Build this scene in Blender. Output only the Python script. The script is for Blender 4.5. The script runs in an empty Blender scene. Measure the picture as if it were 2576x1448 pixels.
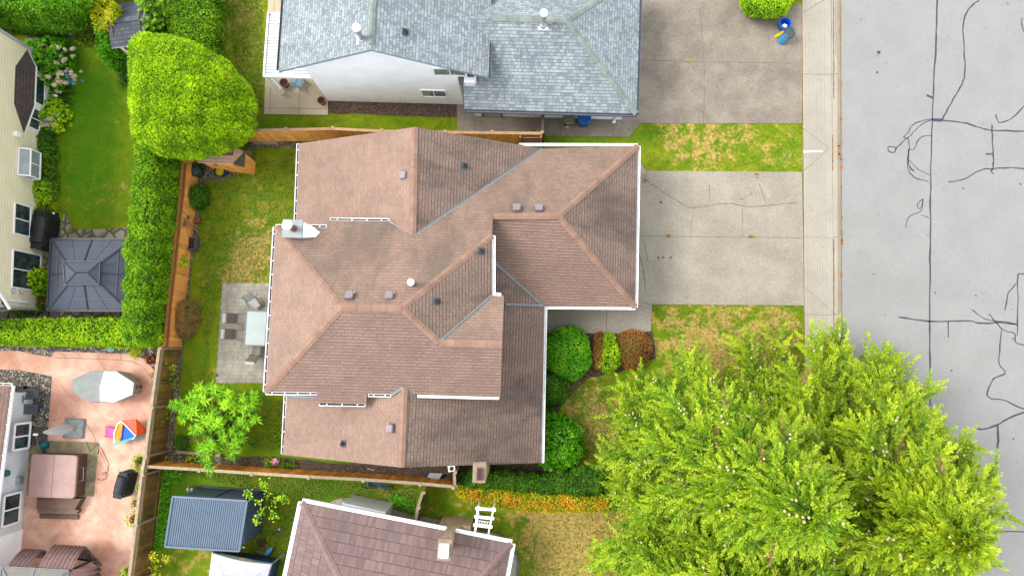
import bpy, math, random
import numpy as np
from mathutils import Vector, Matrix, Quaternion
random.seed(7); RNG = np.random.default_rng(7)
sc = bpy.context.scene
COL = sc.collection
# ---------------------------------------------------------------- camera
H = 36.0                                   # camera height above the ground, metres
F = 1752.2; CX, CY = 1288.0, 724.0         # focal length and centre, in units of a 2576 px wide frame
NX, NY, YAW = 1314.6, 908.5, 0.032         # where the plumb line falls in that frame; turn of the frame against the street grid
_n = Vector((NX - CX, -(NY - CY), -F)).normalized()
ROT = Matrix.Rotation(YAW, 3, 'Z') @ _n.rotation_difference(Vector((0, 0, -1))).to_matrix()
cd = bpy.data.cameras.new('camera'); cam = bpy.data.objects.new('camera', cd); COL.objects.link(cam)
cam.matrix_world = Matrix.Translation((0, 0, H)) @ ROT.to_4x4()
cd.sensor_width = 36.0; cd.lens = F / 2576.0 * 36.0; cd.clip_start = 0.1; cd.clip_end = 500
sc.camera = cam
# ---------------------------------------------------------------- sky, sun, exposure
SUN_EL, SUN_AZ = math.radians(50), math.radians(-82)     # azimuth from north (+y), clockwise
wd = bpy.data.worlds.new('World'); sc.world = wd; wd.use_nodes = True
nt = wd.node_tree; bg = nt.nodes['Background']
sky = nt.nodes.new('ShaderNodeTexSky'); sky.sky_type = 'NISHITA'; sky.sun_disc = False
sky.sun_elevation = SUN_EL; sky.sun_rotation = SUN_AZ; sky.dust_density = 1.5; sky.air_density = 1.0
hs = nt.nodes.new('ShaderNodeHueSaturation'); hs.inputs['Saturation'].default_value = 0.22
nt.links.new(sky.outputs[0], hs.inputs['Color']); cl = nt.nodes.new('ShaderNodeMix'); cl.data_type = 'RGBA'; cl.inputs[0].default_value = 0.6      # even cloud layer over the clear sky
cl.inputs[7].default_value = (7.6, 7.7, 7.9, 1); nt.links.new(hs.outputs[0], cl.inputs[6]); nt.links.new(cl.outputs[2], bg.inputs[0])
bg.inputs[1].default_value = 0.15
sl = bpy.data.lights.new('sun', 'SUN'); sl.energy = 1.9; sl.angle = math.radians(25); sl.color = (1, .955, .89)
so = bpy.data.objects.new('sun', sl); COL.objects.link(so)
sd = Vector((math.sin(SUN_AZ) * math.cos(SUN_EL), math.cos(SUN_AZ) * math.cos(SUN_EL), math.sin(SUN_EL)))
so.rotation_euler = sd.to_track_quat('Z', 'Y').to_euler(); so.location = sd * 60
sc.view_settings.view_transform = 'Standard'; sc.view_settings.look = 'None'
sc.view_settings.exposure = 1.34; sc.view_settings.gamma = 1.0
try: sc.view_settings.use_curve_mapping = False
except Exception: pass
# ---------------------------------------------------------------- measuring helpers
def ray(p): return ROT @ Vector((p[0] - CX, -(p[1] - CY), -F))
def at(p, z=0.0):
    d = ray(p); return Vector((0, 0, H)) + d * ((z - H) / d.z)
def onp(p, pl):                             # pl: z = a + b x + c y
    d = ray(p); t = (pl[0] - H) / (d.z - pl[1] * d.x - pl[2] * d.y); return Vector((0, 0, H)) + d * t
def onw(p, P, n):                           # any plane
    d = ray(p); o = Vector((0, 0, H)); t = (Vector(P) - o).dot(n) / d.dot(n); return o + d * t
def crop(ox, oy, s): return lambda u, v: ((ox + u / s) / 1.19255, (oy + v / s) / 1.19255)
cA = crop(0, 0, 3.2175); cB = crop(700, 0, 3.2175); cC = crop(1350, 0, 3.2175); cD = crop(2150, 0, 2.784)
cE = crop(0, 400, 2.4133); cF = crop(500, 400, 3.2175); cG = crop(1200, 400, 3.2175); cH = crop(1850, 350, 3.2175)
cI = crop(0, 1000, 4.0214); cJ = crop(0, 1330, 3.648); cK = crop(450, 1100, 3.2175); cL = crop(450, 1380, 3.963)
cM = crop(1050, 1340, 3.22); cN = crop(1550, 880, 2.785); cO = crop(2500, 700, 1.608); cP = crop(1750, 1000, 1.9486)
cQ = crop(1450, 620, 4.524); cR = crop(780, 1100, 4.519); cT = crop(630, 820, 4.024); cU = crop(0, 90, 4.258); cX = crop(540, 370, 7.622)
def lin(c): c /= 255.0; return c / 12.92 if c <= .04045 else ((c + .055) / 1.055) ** 2.4
def px(r, g, b, k=.36): return (lin(r) * k, lin(g) * k, lin(b) * k)
# ---------------------------------------------------------------- mesh helpers
class MB:
    def __init__(s): s.v = []; s.f = []; s.m = []; s.uv = []; s.r = []; s.org = Vector((0, 0, 0))
    def add(s, vs, fs, m=0, r=None, uvs=None):
        b = len(s.v); s.v += [tuple(x) for x in vs]
        if r is None: r = random.random()
        for i, f in enumerate(fs):
            s.f.append([b + j for j in f]); s.m.append(m); s.r.append(r); s.uv.append(uvs[i] if uvs else None)
        return s
    def hexa(s, a, b, m=0, r=None):          # two quads (lists of 4), bottom a and top b
        return s.add(list(a) + list(b), [(3, 2, 1, 0), (4, 5, 6, 7), (0, 1, 5, 4), (1, 2, 6, 5), (2, 3, 7, 6), (3, 0, 4, 7)], m, r)
    def box(s, c, sz, rz=0, m=0, r=None):
        c = Vector(c); R = Matrix.Rotation(rz, 3, 'Z'); x, y, z = sz[0] / 2, sz[1] / 2, sz[2] / 2
        a = [c + R @ Vector(q) for q in ((-x, -y, -z), (x, -y, -z), (x, y, -z), (-x, y, -z))]
        b = [q + Vector((0, 0, 2 * z)) for q in a]
        return s.hexa(a, b, m, r)
    def bar(s, p, q, w, h, m=0, up=(0, 0, 1), r=None):
        p = Vector(p); q = Vector(q); d = (q - p).normalized(); u = Vector(up)
        if abs(d.dot(u)) > .98: u = Vector((1, 0, 0))
        sd_ = d.cross(u).normalized() * w / 2; u = sd_.cross(d).normalized() * h / 2
        a = [p - sd_ - u, p + sd_ - u, q + sd_ - u, q - sd_ - u]; b = [p - sd_ + u, p + sd_ + u, q + sd_ + u, q - sd_ + u]
        return s.hexa(a, b, m, r)
    def prism(s, poly, z0, z1, m=0, mt=None, r=None):
        n = len(poly); a = [(p[0], p[1], z0) for p in poly]; b = [(p[0], p[1], z1) for p in poly]
        if r is None: r = random.random()
        s.add(a + b, [tuple(range(n - 1, -1, -1))] + [(i, (i + 1) % n, n + (i + 1) % n, n + i) for i in range(n)], m, r)
        return s.add(b, [tuple(range(n))], m if mt is None else mt, r)
    def tube(s, path, r0, n=8, m=0, r1=None, cap=True, r=None):
        path = [Vector(p) for p in path]; k = len(path); r1 = r0 if r1 is None else r1; vs = []; fs = []
        for i, p in enumerate(path):
            d = (path[min(i + 1, k - 1)] - path[max(i - 1, 0)]).normalized()
            u = d.cross(Vector((0, 0, 1)) if abs(d.z) < .95 else Vector((1, 0, 0))).normalized(); w_ = d.cross(u)
            rr = r0 + (r1 - r0) * i / (k - 1)
            for j in range(n):
                t = 2 * math.pi * j / n; vs.append(p + u * math.cos(t) * rr + w_ * math.sin(t) * rr)
        for i in range(k - 1):
            for j in range(n): fs.append((i * n + j, i * n + (j + 1) % n, (i + 1) * n + (j + 1) % n, (i + 1) * n + j))
        if cap: fs += [tuple(range(n)), tuple(range(k * n - 1, (k - 1) * n - 1, -1))]
        return s.add(vs, fs, m, r)
    def lathe(s, c, prof, n=20, m=0, sx=1, sy=1, rz=0, r=None):
        c = Vector(c); vs = []; fs = []; k = len(prof); R = Matrix.Rotation(rz, 3, 'Z')
        for (rr, z) in prof:
            for j in range(n):
                t = 2 * math.pi * j / n; vs.append(c + R @ Vector((math.cos(t) * rr * sx, math.sin(t) * rr * sy, z)))
        for i in range(k - 1):
            for j in range(n): fs.append((i * n + j, i * n + (j + 1) % n, (i + 1) * n + (j + 1) % n, (i + 1) * n + j))
        fs += [tuple(range(n - 1, -1, -1)), tuple(range((k - 1) * n, k * n))]
        return s.add(vs, fs, m, r)
    def sheet(s, poly, z, m=0):              # flat polygon facing up
        p = [(q[0], q[1], z) for q in poly]
        a = sum(p[i][0] * p[(i + 1) % len(p)][1] - p[(i + 1) % len(p)][0] * p[i][1] for i in range(len(p)))
        if a < 0: p.reverse()
        return s.add(p, [tuple(range(len(p)))], m)
    def ribbon(s, pts, w, z, m=0):           # thin flat strip with its own small thickness
        n = len(pts); L = []
        for i, p in enumerate(pts):
            d = Vector(pts[min(i + 1, n - 1)][:2]) - Vector(pts[max(i - 1, 0)][:2])
            if d.length < 1e-6: d = Vector((1, 0))
            d.normalize(); ww = w * random.uniform(.65, 1.3) / 2
            L.append(((p[0] - d.y * ww, p[1] + d.x * ww, z), (p[0] + d.y * ww, p[1] - d.x * ww, z)))
        vs = [q for a in L for q in a]
        return s.add(vs, [(2 * i + 1, 2 * i + 3, 2 * i + 2, 2 * i) for i in range(n - 1)], m)
    def slab(s, pts, th=.14, m=0, ms=1, mb=None):    # roof plane: top polygon with slope-aligned uv, sides, underside
        P = [Vector(p) for p in pts]; n = len(P); nm = Vector((0, 0, 0))
        for i in range(n): nm += (P[i] - P[0]).cross(P[(i + 1) % n] - P[0])
        nm.normalize()
        if nm.z < 0: P.reverse(); nm = -nm
        e = Vector((0, 0, 1)).cross(nm)
        e = Vector((1, 0, 0)) if e.length < 1e-3 else e.normalized()
        t = nm.cross(e)
        uv = [(p.dot(e), p.dot(t)) for p in P]
        s.add(P, [tuple(range(n))], m, None, [uv])
        Q = [p - Vector((0, 0, th)) for p in P]
        s.add(P + Q, [(i, n + i, n + (i + 1) % n, (i + 1) % n) for i in range(n)], ms)
        s.add(Q, [tuple(range(n - 1, -1, -1))], ms if mb is None else mb); return s
    def cap(s, p, q, w=.16, drop=.07, m=0):  # folded ridge shingles
        p = Vector(p); q = Vector(q); d = (q - p); L = d.length; d.normalize()
        sd_ = d.cross(Vector((0, 0, 1))).normalized() * w; k = max(1, int(L / .3)); up = Vector((0, 0, .03)); dn = Vector((0, 0, drop))
        for i in range(k):
            a = p + d * L * i / k + up + Vector((0, 0, .012 * (i % 2))); b = p + d * (L * (i + 1) / k) + up + Vector((0, 0, .012 * (i % 2)))
            s.add([a - sd_ - dn, a, a + sd_ - dn, b - sd_ - dn, b, b + sd_ - dn], [(0, 1, 4, 3), (1, 2, 5, 4)], m, None)
        return s
    def build(s, name, mats, parent=None, smooth=False, loc=None):
        o_ = Vector((0, 0, 0))
        if parent is not None and parent.name not in LOCAL: o_ = WORLD_ORG.get(parent.name, Vector((0, 0, 0)))
        elif loc is not None: o_ = Vector(loc)
        me = bpy.data.meshes.new(name)
        me.from_pydata([(x[0] - o_.x, x[1] - o_.y, x[2] - o_.z) for x in s.v], [], s.f)
        if not isinstance(mats, (list, tuple)): mats = [mats]
        for m in mats: me.materials.append(m)
        me.polygons.foreach_set('material_index', s.m)
        a = me.attributes.new('rnd', 'FLOAT', 'FACE'); a.data.foreach_set('value', s.r)
        if any(u is not None for u in s.uv):
            ul = me.uv_layers.new(name='UVMap'); k = 0
            for f, u in zip(s.f, s.uv):
                for j in range(len(f)):
                    ul.data[k].uv = u[j] if u else (0, 0); k += 1
        if smooth: me.polygons.foreach_set('use_smooth', [True] * len(s.f))
        me.update()
        o = bpy.data.objects.new(name, me); COL.objects.link(o)
        if parent is not None:
            o.parent = parent
            WORLD_ORG[o.name] = o_
            if parent.name in LOCAL: LOCAL.add(o.name)
        elif loc is not None: o.location = o_; WORLD_ORG[o.name] = o_
        return o
LOCAL = set(); WORLD_ORG = {}
def thing(name, label, cat, loc, rz=0, group=None, local=False):
    o = bpy.data.objects.new(name, None); COL.objects.link(o); o.empty_display_size = .2
    o.location = Vector(loc); o.rotation_euler = (0, 0, rz); o['label'] = label; o['category'] = cat
    if group: o['group'] = group
    if local: LOCAL.add(o.name)
    WORLD_ORG[o.name] = Vector(loc); return o
def tag(o, label, cat, group=None):
    o['label'] = label; o['category'] = cat
    if group: o['group'] = group
    return o
def kind(o, k='structure'): o['kind'] = k; return o
def copy_tree(o, parent=None):
    c = o.copy(); COL.objects.link(c); c.parent = parent
    for ch in [x for x in list(COL.objects) if x.parent == o]: copy_tree(ch, c)
    return c
def dup(o, loc, rz, label):
    c = copy_tree(o); c.location = loc; c.rotation_euler = (0, 0, rz); c['label'] = label; return c
# ---------------------------------------------------------------- materials
def new_mat(name):
    m = bpy.data.materials.new(name); m.use_nodes = True; t = m.node_tree
    return m, t, t.nodes['Principled BSDF']
def N(t, typ, **kw):
    n = t.nodes.new(typ)
    for k, v in kw.items():
        if hasattr(n, k) and k not in n.inputs: setattr(n, k, v)
        else: n.inputs[k].default_value = v
    return n
def mth(t, op, a, b=None, clamp=False):
    n = t.nodes.new('ShaderNodeMath'); n.operation = op; n.use_clamp = clamp
    for i, x in enumerate((a, b)):
        if x is None: continue
        if isinstance(x, (int, float)): n.inputs[i].default_value = x
        else: t.links.new(x, n.inputs[i])
    return n.outputs[0]
def mix(t, f, a, b, mode='MIX'):
    n = t.nodes.new('ShaderNodeMix'); n.data_type = 'RGBA'; n.blend_type = mode
    for i, x in ((0, f), (6, a), (7, b)):
        if isinstance(x, (int, float)): n.inputs[i].default_value = x
        elif isinstance(x, tuple): n.inputs[i].default_value = (*x[:3], 1)
        else: t.links.new(x, n.inputs[i])
    return n.outputs[2]
def noise(t, vec, scale, detail=3, rough=.6, dist=0):
    n = N(t, 'ShaderNodeTexNoise'); n.inputs['Scale'].default_value = scale; n.inputs['Detail'].default_value = detail
    n.inputs['Roughness'].default_value = rough; n.inputs['Distortion'].default_value = dist
    t.links.new(vec, n.inputs['Vector']); return n.outputs['Fac']
def ramp(t, f, lo, hi):                       # 0..1 smooth ramp
    n = t.nodes.new('ShaderNodeMapRange'); n.interpolation_type = 'SMOOTHSTEP'
    n.inputs['From Min'].default_value = lo; n.inputs['From Max'].default_value = hi; t.links.new(f, n.inputs['Value']); return n.outputs[0]
def pos(t): return t.nodes.new('ShaderNodeNewGeometry').outputs['Position']
def rndattr(t, name='rnd'):
    n = t.nodes.new('ShaderNodeAttribute'); n.attribute_name = name; return n.outputs['Fac']
def bump(t, b, h, s=.4, d=.02):
    n = t.nodes.new('ShaderNodeBump'); n.inputs['Strength'].default_value = s; n.inputs['Distance'].default_value = d
    t.links.new(h, n.inputs['Height']); t.links.new(n.outputs[0], b.inputs['Normal'])
def plain(name, c, rough=.6, var=.12, scale=3, metal=0, bmp=.15, rn=0.0, fine=25):
    m, t, b = new_mat(name); p = pos(t)
    f = mth(t, 'ADD', mth(t, 'MULTIPLY', noise(t, p, scale, 4), .65), mth(t, 'MULTIPLY', noise(t, p, fine, 2), .35))
    lo = tuple(x * (1 - var * 2) for x in c); hi = tuple(min(1, x * (1 + var * 2)) for x in c)
    col = mix(t, ramp(t, f, .25, .75), lo, hi)
    if rn: col = mix(t, 1.0, col, mix(t, rndattr(t), (1 - rn,) * 3, (1 + rn,) * 3), 'MULTIPLY')
    t.links.new(col, b.inputs['Base Color']); b.inputs['Roughness'].default_value = rough; b.inputs['Metallic'].default_value = metal; b.inputs['Specular IOR Level'].default_value = .3
    if bmp: bump(t, b, f, bmp, .01)
    return m
def shingles(name, c1, c2, line, ch=.15, bw=.3, stain=None, sa=0.0, ss=.35, wide=.03, gap=.55, lam=.5, streak=0):
    m, t, b = new_mat(name); uv = t.nodes.new('ShaderNodeUVMap'); uv.uv_map = 'UVMap'; v = uv.outputs[0]
    def brick(w, off, mort):
        n = N(t, 'ShaderNodeTexBrick'); n.inputs['Scale'].default_value = 1; n.inputs['Brick Width'].default_value = w
        n.inputs['Row Height'].default_value = ch; n.inputs['Mortar Size'].default_value = mort; n.inputs['Mortar Smooth'].default_value = .3
        n.offset = off; n.inputs['Color1'].default_value = (0, 0, 0, 1); n.inputs['Color2'].default_value = (1, 1, 1, 1); n.inputs['Mortar'].default_value = (.5, .5, .5, 1)
        t.links.new(v, n.inputs['Vector']); return n
    n1 = brick(bw, .5, .0); n2 = brick(bw * .37, .31, .0); n3 = brick(bw, .5, .009)
    sep = t.nodes.new('ShaderNodeSeparateXYZ'); t.links.new(v, sep.inputs[0])
    fr = mth(t, 'FRACT', mth(t, 'DIVIDE', sep.outputs[1], ch))
    rn = mth(t, 'ADD', mth(t, 'MULTIPLY', n1.outputs['Color'], lam), mth(t, 'MULTIPLY', n2.outputs['Color'], 1 - lam))
    p = pos(t); fine = noise(t, p, 90, 2)
    col = mix(t, ramp(t, rn, .1, .9), c1, c2)
    big = noise(t, p, .8, 4)
    col = mix(t, 1.0, col, mix(t, ramp(t, big, .3, .7), (.90, .90, .90), (1.09, 1.08, 1.07)), 'MULTIPLY')
    col = mix(t, .8, col, mix(t, fine, (.72,) * 3, (1.28,) * 3), 'MULTIPLY')
    if sa:
        mp = t.nodes.new('ShaderNodeMapping'); mp.inputs['Scale'].default_value = (1, .45, 1) ; t.links.new(v, mp.inputs['Vector'])
        st = mth(t, 'ADD', mth(t, 'MULTIPLY', noise(t, mp.outputs[0], ss, 5, .62, .4), .75), mth(t, 'MULTIPLY', noise(t, mp.outputs[0], ss * 6, 3, .6), .25))
        col = mix(t, mth(t, 'MULTIPLY', ramp(t, st, .44, .66), sa), col, stain)
    hl = mth(t, 'MULTIPLY', mth(t, 'LESS_THAN', fr, wide / ch), ramp(t, n1.outputs['Color'], -.3, .9))  # dark course line: butt-edge shadow and dirt put into the colour
    vl = mth(t, 'MULTIPLY', n3.outputs['Fac'], gap)
    col = mix(t, mth(t, 'MAXIMUM', mth(t, 'MULTIPLY', hl, .8), vl), col, line)
    t.links.new(col, b.inputs['Base Color']); b.inputs['Roughness'].default_value = .9
    hh = mth(t, 'SUBTRACT', mth(t, 'SUBTRACT', 1.0, fr), mth(t, 'MULTIPLY', n3.outputs['Fac'], .5))
    bump(t, b, hh, .5, .025); return m
def siding(name, c, step=.19, dark=.72, axis=2, rough=.5):
    m, t, b = new_mat(name); p = pos(t); sep = t.nodes.new('ShaderNodeSeparateXYZ'); t.links.new(p, sep.inputs[0])
    fr = mth(t, 'FRACT', mth(t, 'DIVIDE', sep.outputs[axis], step))
    col = mix(t, ramp(t, noise(t, p, 1.2, 4), .3, .7), tuple(x * .93 for x in c), tuple(x * 1.04 for x in c))
    col = mix(t, mth(t, 'LESS_THAN', fr, .2), col, tuple(x * dark for x in c))
    t.links.new(col, b.inputs['Base Color']); b.inputs['Roughness'].default_value = rough; bump(t, b, fr, .35, .02); return m
LEAFK = 1.75
def foliage(name, cols, trans=.35, k=1.0):
    cols = [tuple(min(.75, x * LEAFK * k) for x in c) for c in cols]
    m, t, b = new_mat(name); r = rndattr(t); cr = t.nodes.new('ShaderNodeValToRGB'); e = cr.color_ramp
    while len(e.elements) < len(cols): e.elements.new(.5)
    for i, c in enumerate(cols): e.elements[i].position = i / (len(cols) - 1); e.elements[i].color = (*c, 1)
    t.links.new(r, cr.inputs[0]); p = pos(t)
    col = mix(t, 1.0, cr.outputs[0], mix(t, ramp(t, noise(t, p, 1.1, 3), .3, .7), (.78, .86, .8), (1.18, 1.1, 1.1)), 'MULTIPLY')
    t.links.new(col, b.inputs['Base Color']); b.inputs['Roughness'].default_value = .55; b.inputs['Specular IOR Level'].default_value = .25
    tr = t.nodes.new('ShaderNodeBsdfTranslucent'); t.links.new(col, tr.inputs[0])
    ms = t.nodes.new('ShaderNodeMixShader'); ms.inputs[0].default_value = trans
    t.links.new(b.outputs[0], ms.inputs[1]); t.links.new(tr.outputs[0], ms.inputs[2])
    t.links.new(ms.outputs[0], t.nodes['Material Output'].inputs['Surface']); return m
def aggregate(name, c, big=.12, speck=.35, rust=.15, sc_=1.0):
    m, t, b = new_mat(name); p = pos(t)
    f = mth(t, 'ADD', mth(t, 'MULTIPLY', noise(t, p, 38 * sc_, 2, .8), .45), mth(t, 'MULTIPLY', noise(t, p, 13 * sc_, 3, .8), .55)); g = noise(t, p, .55, 5, .6, .3); h2 = noise(t, p, 3.2, 4, .65)
    col = mix(t, ramp(t, g, .3, .7), tuple(x * (1 - big) for x in c), tuple(x * (1 + big) for x in c))
    col = mix(t, ramp(t, h2, .58, .8), col, tuple(x * .72 for x in c))
    col = mix(t, .9, col, mix(t, ramp(t, f, .3, .7), (1 - speck,) * 3, (1 + speck,) * 3), 'MULTIPLY')
    col = mix(t, mth(t, 'MULTIPLY', ramp(t, noise(t, p, 1.3, 4), .6, .8), rust), col, px(190, 150, 105))
    t.links.new(col, b.inputs['Base Color']); b.inputs['Roughness'].default_value = .9; bump(t, b, f, .3, .01); return m
def pebbles(name, cols, scale=11, dark=(.02, .018, .014)):
    m, t, b = new_mat(name); p = pos(t); v = N(t, 'ShaderNodeTexVoronoi'); v.inputs['Scale'].default_value = scale; t.links.new(p, v.inputs['Vector'])
    v2 = N(t, 'ShaderNodeTexVoronoi'); v2.feature = 'DISTANCE_TO_EDGE'; v2.inputs['Scale'].default_value = scale; t.links.new(p, v2.inputs['Vector'])
    s = t.nodes.new('ShaderNodeSeparateColor'); t.links.new(v.outputs['Color'], s.inputs[0])
    cr = t.nodes.new('ShaderNodeValToRGB'); e = cr.color_ramp; e.interpolation = 'CONSTANT'
    while len(e.elements) < len(cols): e.elements.new(.5)
    for i, c in enumerate(cols): e.elements[i].position = i / len(cols); e.elements[i].color = (*c, 1)
    t.links.new(s.outputs[0], cr.inputs[0])
    ed = ramp(t, v2.outputs['Distance'], .02, .16)
    col = mix(t, ed, dark, cr.outputs[0]); t.links.new(col, b.inputs['Base Color']); b.inputs['Roughness'].default_value = .8
    bump(t, b, ed, .8, .04); return m
def glass(name, c, rough=.12):
    m, t, b = new_mat(name); p = pos(t)
    col = mix(t, ramp(t, noise(t, p, 1.6, 3), .42, .6), c, tuple(min(1, x * 2.4 + .006) for x in c))
    t.links.new(col, b.inputs['Base Color']); b.inputs['Roughness'].default_value = rough; b.inputs['Specular IOR Level'].default_value = .8; return m
def vcol_mat(name, rough=.7):                # colour comes from a mesh colour attribute (printed / dyed surface)
    m, t, b = new_mat(name); n = t.nodes.new('ShaderNodeAttribute'); n.attribute_name = 'col'; t.links.new(n.outputs['Color'], b.inputs['Base Color']); b.inputs['Roughness'].default_value = rough; return m
WHITE = plain('white_paint', (.74, .74, .76), .45, .04); WHITEDIRTY = plain('weathered_white_paint', (.5, .5, .5), .6, .12)
DEBRIS = plain('gutter_debris', (.030, .022, .032), .9, .3, 6)
FASCIA = plain('brown_fascia', px(120, 92, 80), .7, .1); SOFFIT = plain('soffit', (.35, .33, .31), .8, .1)
BROWN = shingles('brown_shingle', px(168, 136, 120), px(186, 153, 136), px(122, 96, 84), .15, .3, px(96, 84, 74), .55, .33)
BROWNC = shingles('brown_shingle_clean', px(168, 136, 121), px(184, 151, 136), px(118, 92, 82), .15, .3, px(120, 98, 86), .15, .4)
BROWNW = shingles('brown_shingle_west_lit', px(184, 150, 132), px(198, 164, 146), px(150, 120, 106), .15, .3, px(120, 98, 86), .15, .4, wide=.012, gap=.4)  # west slopes: the lighter tone of their lit side put into the colour
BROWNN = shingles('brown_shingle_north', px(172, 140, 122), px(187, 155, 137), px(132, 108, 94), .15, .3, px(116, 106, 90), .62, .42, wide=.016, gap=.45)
BROWNE = shingles('brown_shingle_east_shade_stained', px(158, 132, 118), px(176, 148, 133), px(92, 76, 70), .15, .3, px(92, 80, 78), .72, .42, wide=.035)  # east slopes: algae stains, plus their shaded tone put into the colour
CAPB = plain('brown_ridge_shingle', px(190, 152, 132), .9, .10, 2, rn=.08)
FLASH = plain('grey_flashing', px(126, 132, 134, .45), .45, .1, 4, .3)
GREYS = shingles('grey_shingle', px(150, 164, 176), px(206, 217, 221), px(122, 134, 148), .155, .22, px(130, 150, 140), .35, .5, lam=.55, gap=.5)
CAPG = plain('greenish_ridge_shingle', px(168, 182, 176), .9, .10, 3, rn=.14)
MAUVE = shingles('mauve_metal_tile', px(152, 126, 124), px(174, 146, 143), px(108, 84, 86), .46, .30, px(120, 96, 92), .4, .5, wide=.035, gap=.75, lam=.4)
DSH = shingles('slate_shed_shingle', px(84, 92, 108), px(108, 116, 130), px(52, 58, 72), .2, .3, px(130, 132, 140), .3, .8)
PSH = shingles('pink_shed_shingle', px(190, 150, 128, .5), px(208, 168, 144, .5), px(110, 76, 68, .5), .2, .3, px(120, 90, 80), .3, .8)
PSHD = plain('moss_dark_shingle', px(96, 98, 80), .95, .15, 5)
SIDW = siding('white_siding', (.85, .89, .95), .2, .96); SIDB = siding('beige_siding', px(240, 228, 198, .86), .19, .80); SIDG = siding('pale_grey_siding', px(220, 226, 230, .8), .16, .88, 1)
SIDT = siding('taupe_siding', px(170, 160, 150), .2, .8)
GLASS = glass('dark_window_glass', (.012, .022, .024)); GLASSL = glass('pale_window_glass', (.10, .14, .145), .2)
DARK = plain('black_plastic', (.012, .013, .015), .5, .2); CHAR = plain('charcoal_cloth', (.022, .024, .028), .75, .2, 4)
METAL = plain('galvanised_metal', (.32, .34, .36), .35, .1, 3, .6); GREYM = plain('grey_metal', (.10, .105, .12), .5, .1, 3, .3)
BRICK = shingles('chimney_brick', px(184, 154, 126, .8), px(218, 194, 164, .8), px(160, 140, 118, .7), .075, .2, px(130, 116, 92, .45), .3, 1.2, wide=.006, gap=.25)
CEDARW = plain('orange_cedar_board', px(226, 158, 80, .85), .75, .13, 3, rn=.18); CEDARC = plain('weathered_cap_board', px(200, 160, 120, .5), .85, .12, 4, rn=.1)
OLDW = plain('old_brown_board', px(128, 98, 44, .62), .85, .22, 2.5, rn=.35); OLDC = plain('grey_rail_board', px(190, 170, 140, .45), .85, .15, 5, rn=.1)
RUSTW = plain('rust_brown_board', px(190, 122, 40, .95), .8, .25, 2.5, rn=.3)
TERRA = plain('terracotta', px(176, 110, 70), .8, .15); SOIL = plain('soil', px(84, 62, 44), .95, .3, 8); BARK = plain('bark', px(110, 86, 66), .9, .3, 6)
BLUEP = plain('blue_plastic', px(20, 96, 178, .5), .4, .1); GREENP = plain('olive_plastic', px(86, 96, 62), .5, .12); TEALP = plain('teal_plastic', px(20, 120, 130, .5), .45, .15)
SKYB = plain('pale_blue_plastic', px(150, 195, 215, .45), .5, .06); ORANGE = plain('orange_plastic', px(240, 84, 12, .55), .45, .08); YELP = plain('yellow_plastic', px(250, 170, 10, .55), .45, .06)
PINKP = plain('pink_plastic', px(250, 110, 180, .5), .45, .05); BLUEB = plain('bright_blue_plastic', px(0, 100, 215, .55), .45, .05); CYANP = plain('turquoise_plastic', px(40, 185, 195, .5), .45, .05); YELB = plain('yellow_sack', px(245, 205, 20, .5), .55, .08)
GAZ = plain('gazebo_panel', px(98, 106, 122, .40), .6, .06, 2, .3); SLATEB = plain('slate_blue_metal', px(112, 132, 154, .46), .45, .05, 2, .25)
TUBC = plain('mauve_vinyl', px(198, 160, 152, .42), .55, .06, 2); TUBW = plain('brown_tub_panel', px(134, 100, 82), .6, .12, 4)
PALEC = plain('pale_cover_cloth', px(226, 228, 224, .44), .7, .05, 3); GREYC = plain('grey_cover_cloth', px(166, 172, 170, .40), .7, .08, 3)
BEIGEC = plain('taupe_sling', px(160, 148, 132), .7, .08, 8); CANW = plain('canopy_cloth', px(206, 208, 226, .48), .65, .04, 2); CANB = plain('navy_canopy_wall', px(12, 54, 92, .5), .6, .2, 3)
BROWNT = plain('mauve_brown_curtain', px(146, 116, 112, .5), .8, .15, 4); TAUPE = plain('taupe_roof_sheet', px(150, 146, 138), .6, .08, 3)
BAYR = shingles('dark_bay_shingle', px(88, 74, 72), px(110, 92, 86), px(60, 48, 48), .15, .3, px(70, 66, 70), .4, .6)
CONC = aggregate('exposed_aggregate', px(193, 184, 166, .36), .12, .34, .2); CONCD = aggregate('old_aggregate', px(172, 160, 144, .345), .24, .38, .3)  # the older concrete is darker and more mottled
SIDEWALK = aggregate('broomed_concrete', px(210, 203, 186, .35), .07, .16, .15); PATIOC = aggregate('smooth_patio_concrete', px(212, 196, 166, .50), .09, .10, .15)
GUTTERC = aggregate('gutter_pan', px(178, 168, 150, .36), .14, .16, .75)
ASPH = aggregate('old_grey_asphalt', px(202, 202, 200, .29), .05, .16, .0, 1.3); SEAL = plain('bitumen_seal', px(84, 86, 106, .36), .6, .1)
JOINT = plain('joint_dirt', px(140, 130, 106), .95, .2); JOINTO = plain('mossy_joint', px(176, 126, 50), .95, .25, 8); CRACK = plain('crack', px(122, 110, 92), .95, .2)
GRAVEL = pebbles('grey_pea_gravel', [px(160, 150, 126, .55), px(124, 112, 90, .55), px(200, 190, 170, .55), px(140, 128, 100, .55), px(104, 94, 76, .55)], 17, px(88, 76, 54))
RIVER = pebbles('river_rock', [px(196, 182, 156, .5), px(128, 128, 132, .5), px(168, 148, 118, .5), px(220, 214, 204, .5), px(100, 102, 110, .5), px(180, 158, 134, .5)], 9, px(52, 48, 46))
MULCH = pebbles('bark_mulch', [px(122, 94, 72, .55), px(84, 64, 50, .55), px(154, 126, 100, .55), px(100, 78, 62, .55)], 20, px(64, 50, 38))
FLAG = pebbles('flagstone', [px(196, 188, 164), px(170, 160, 132), px(206, 186, 160), px(160, 158, 140)], 1.9, px(108, 104, 50))
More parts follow.
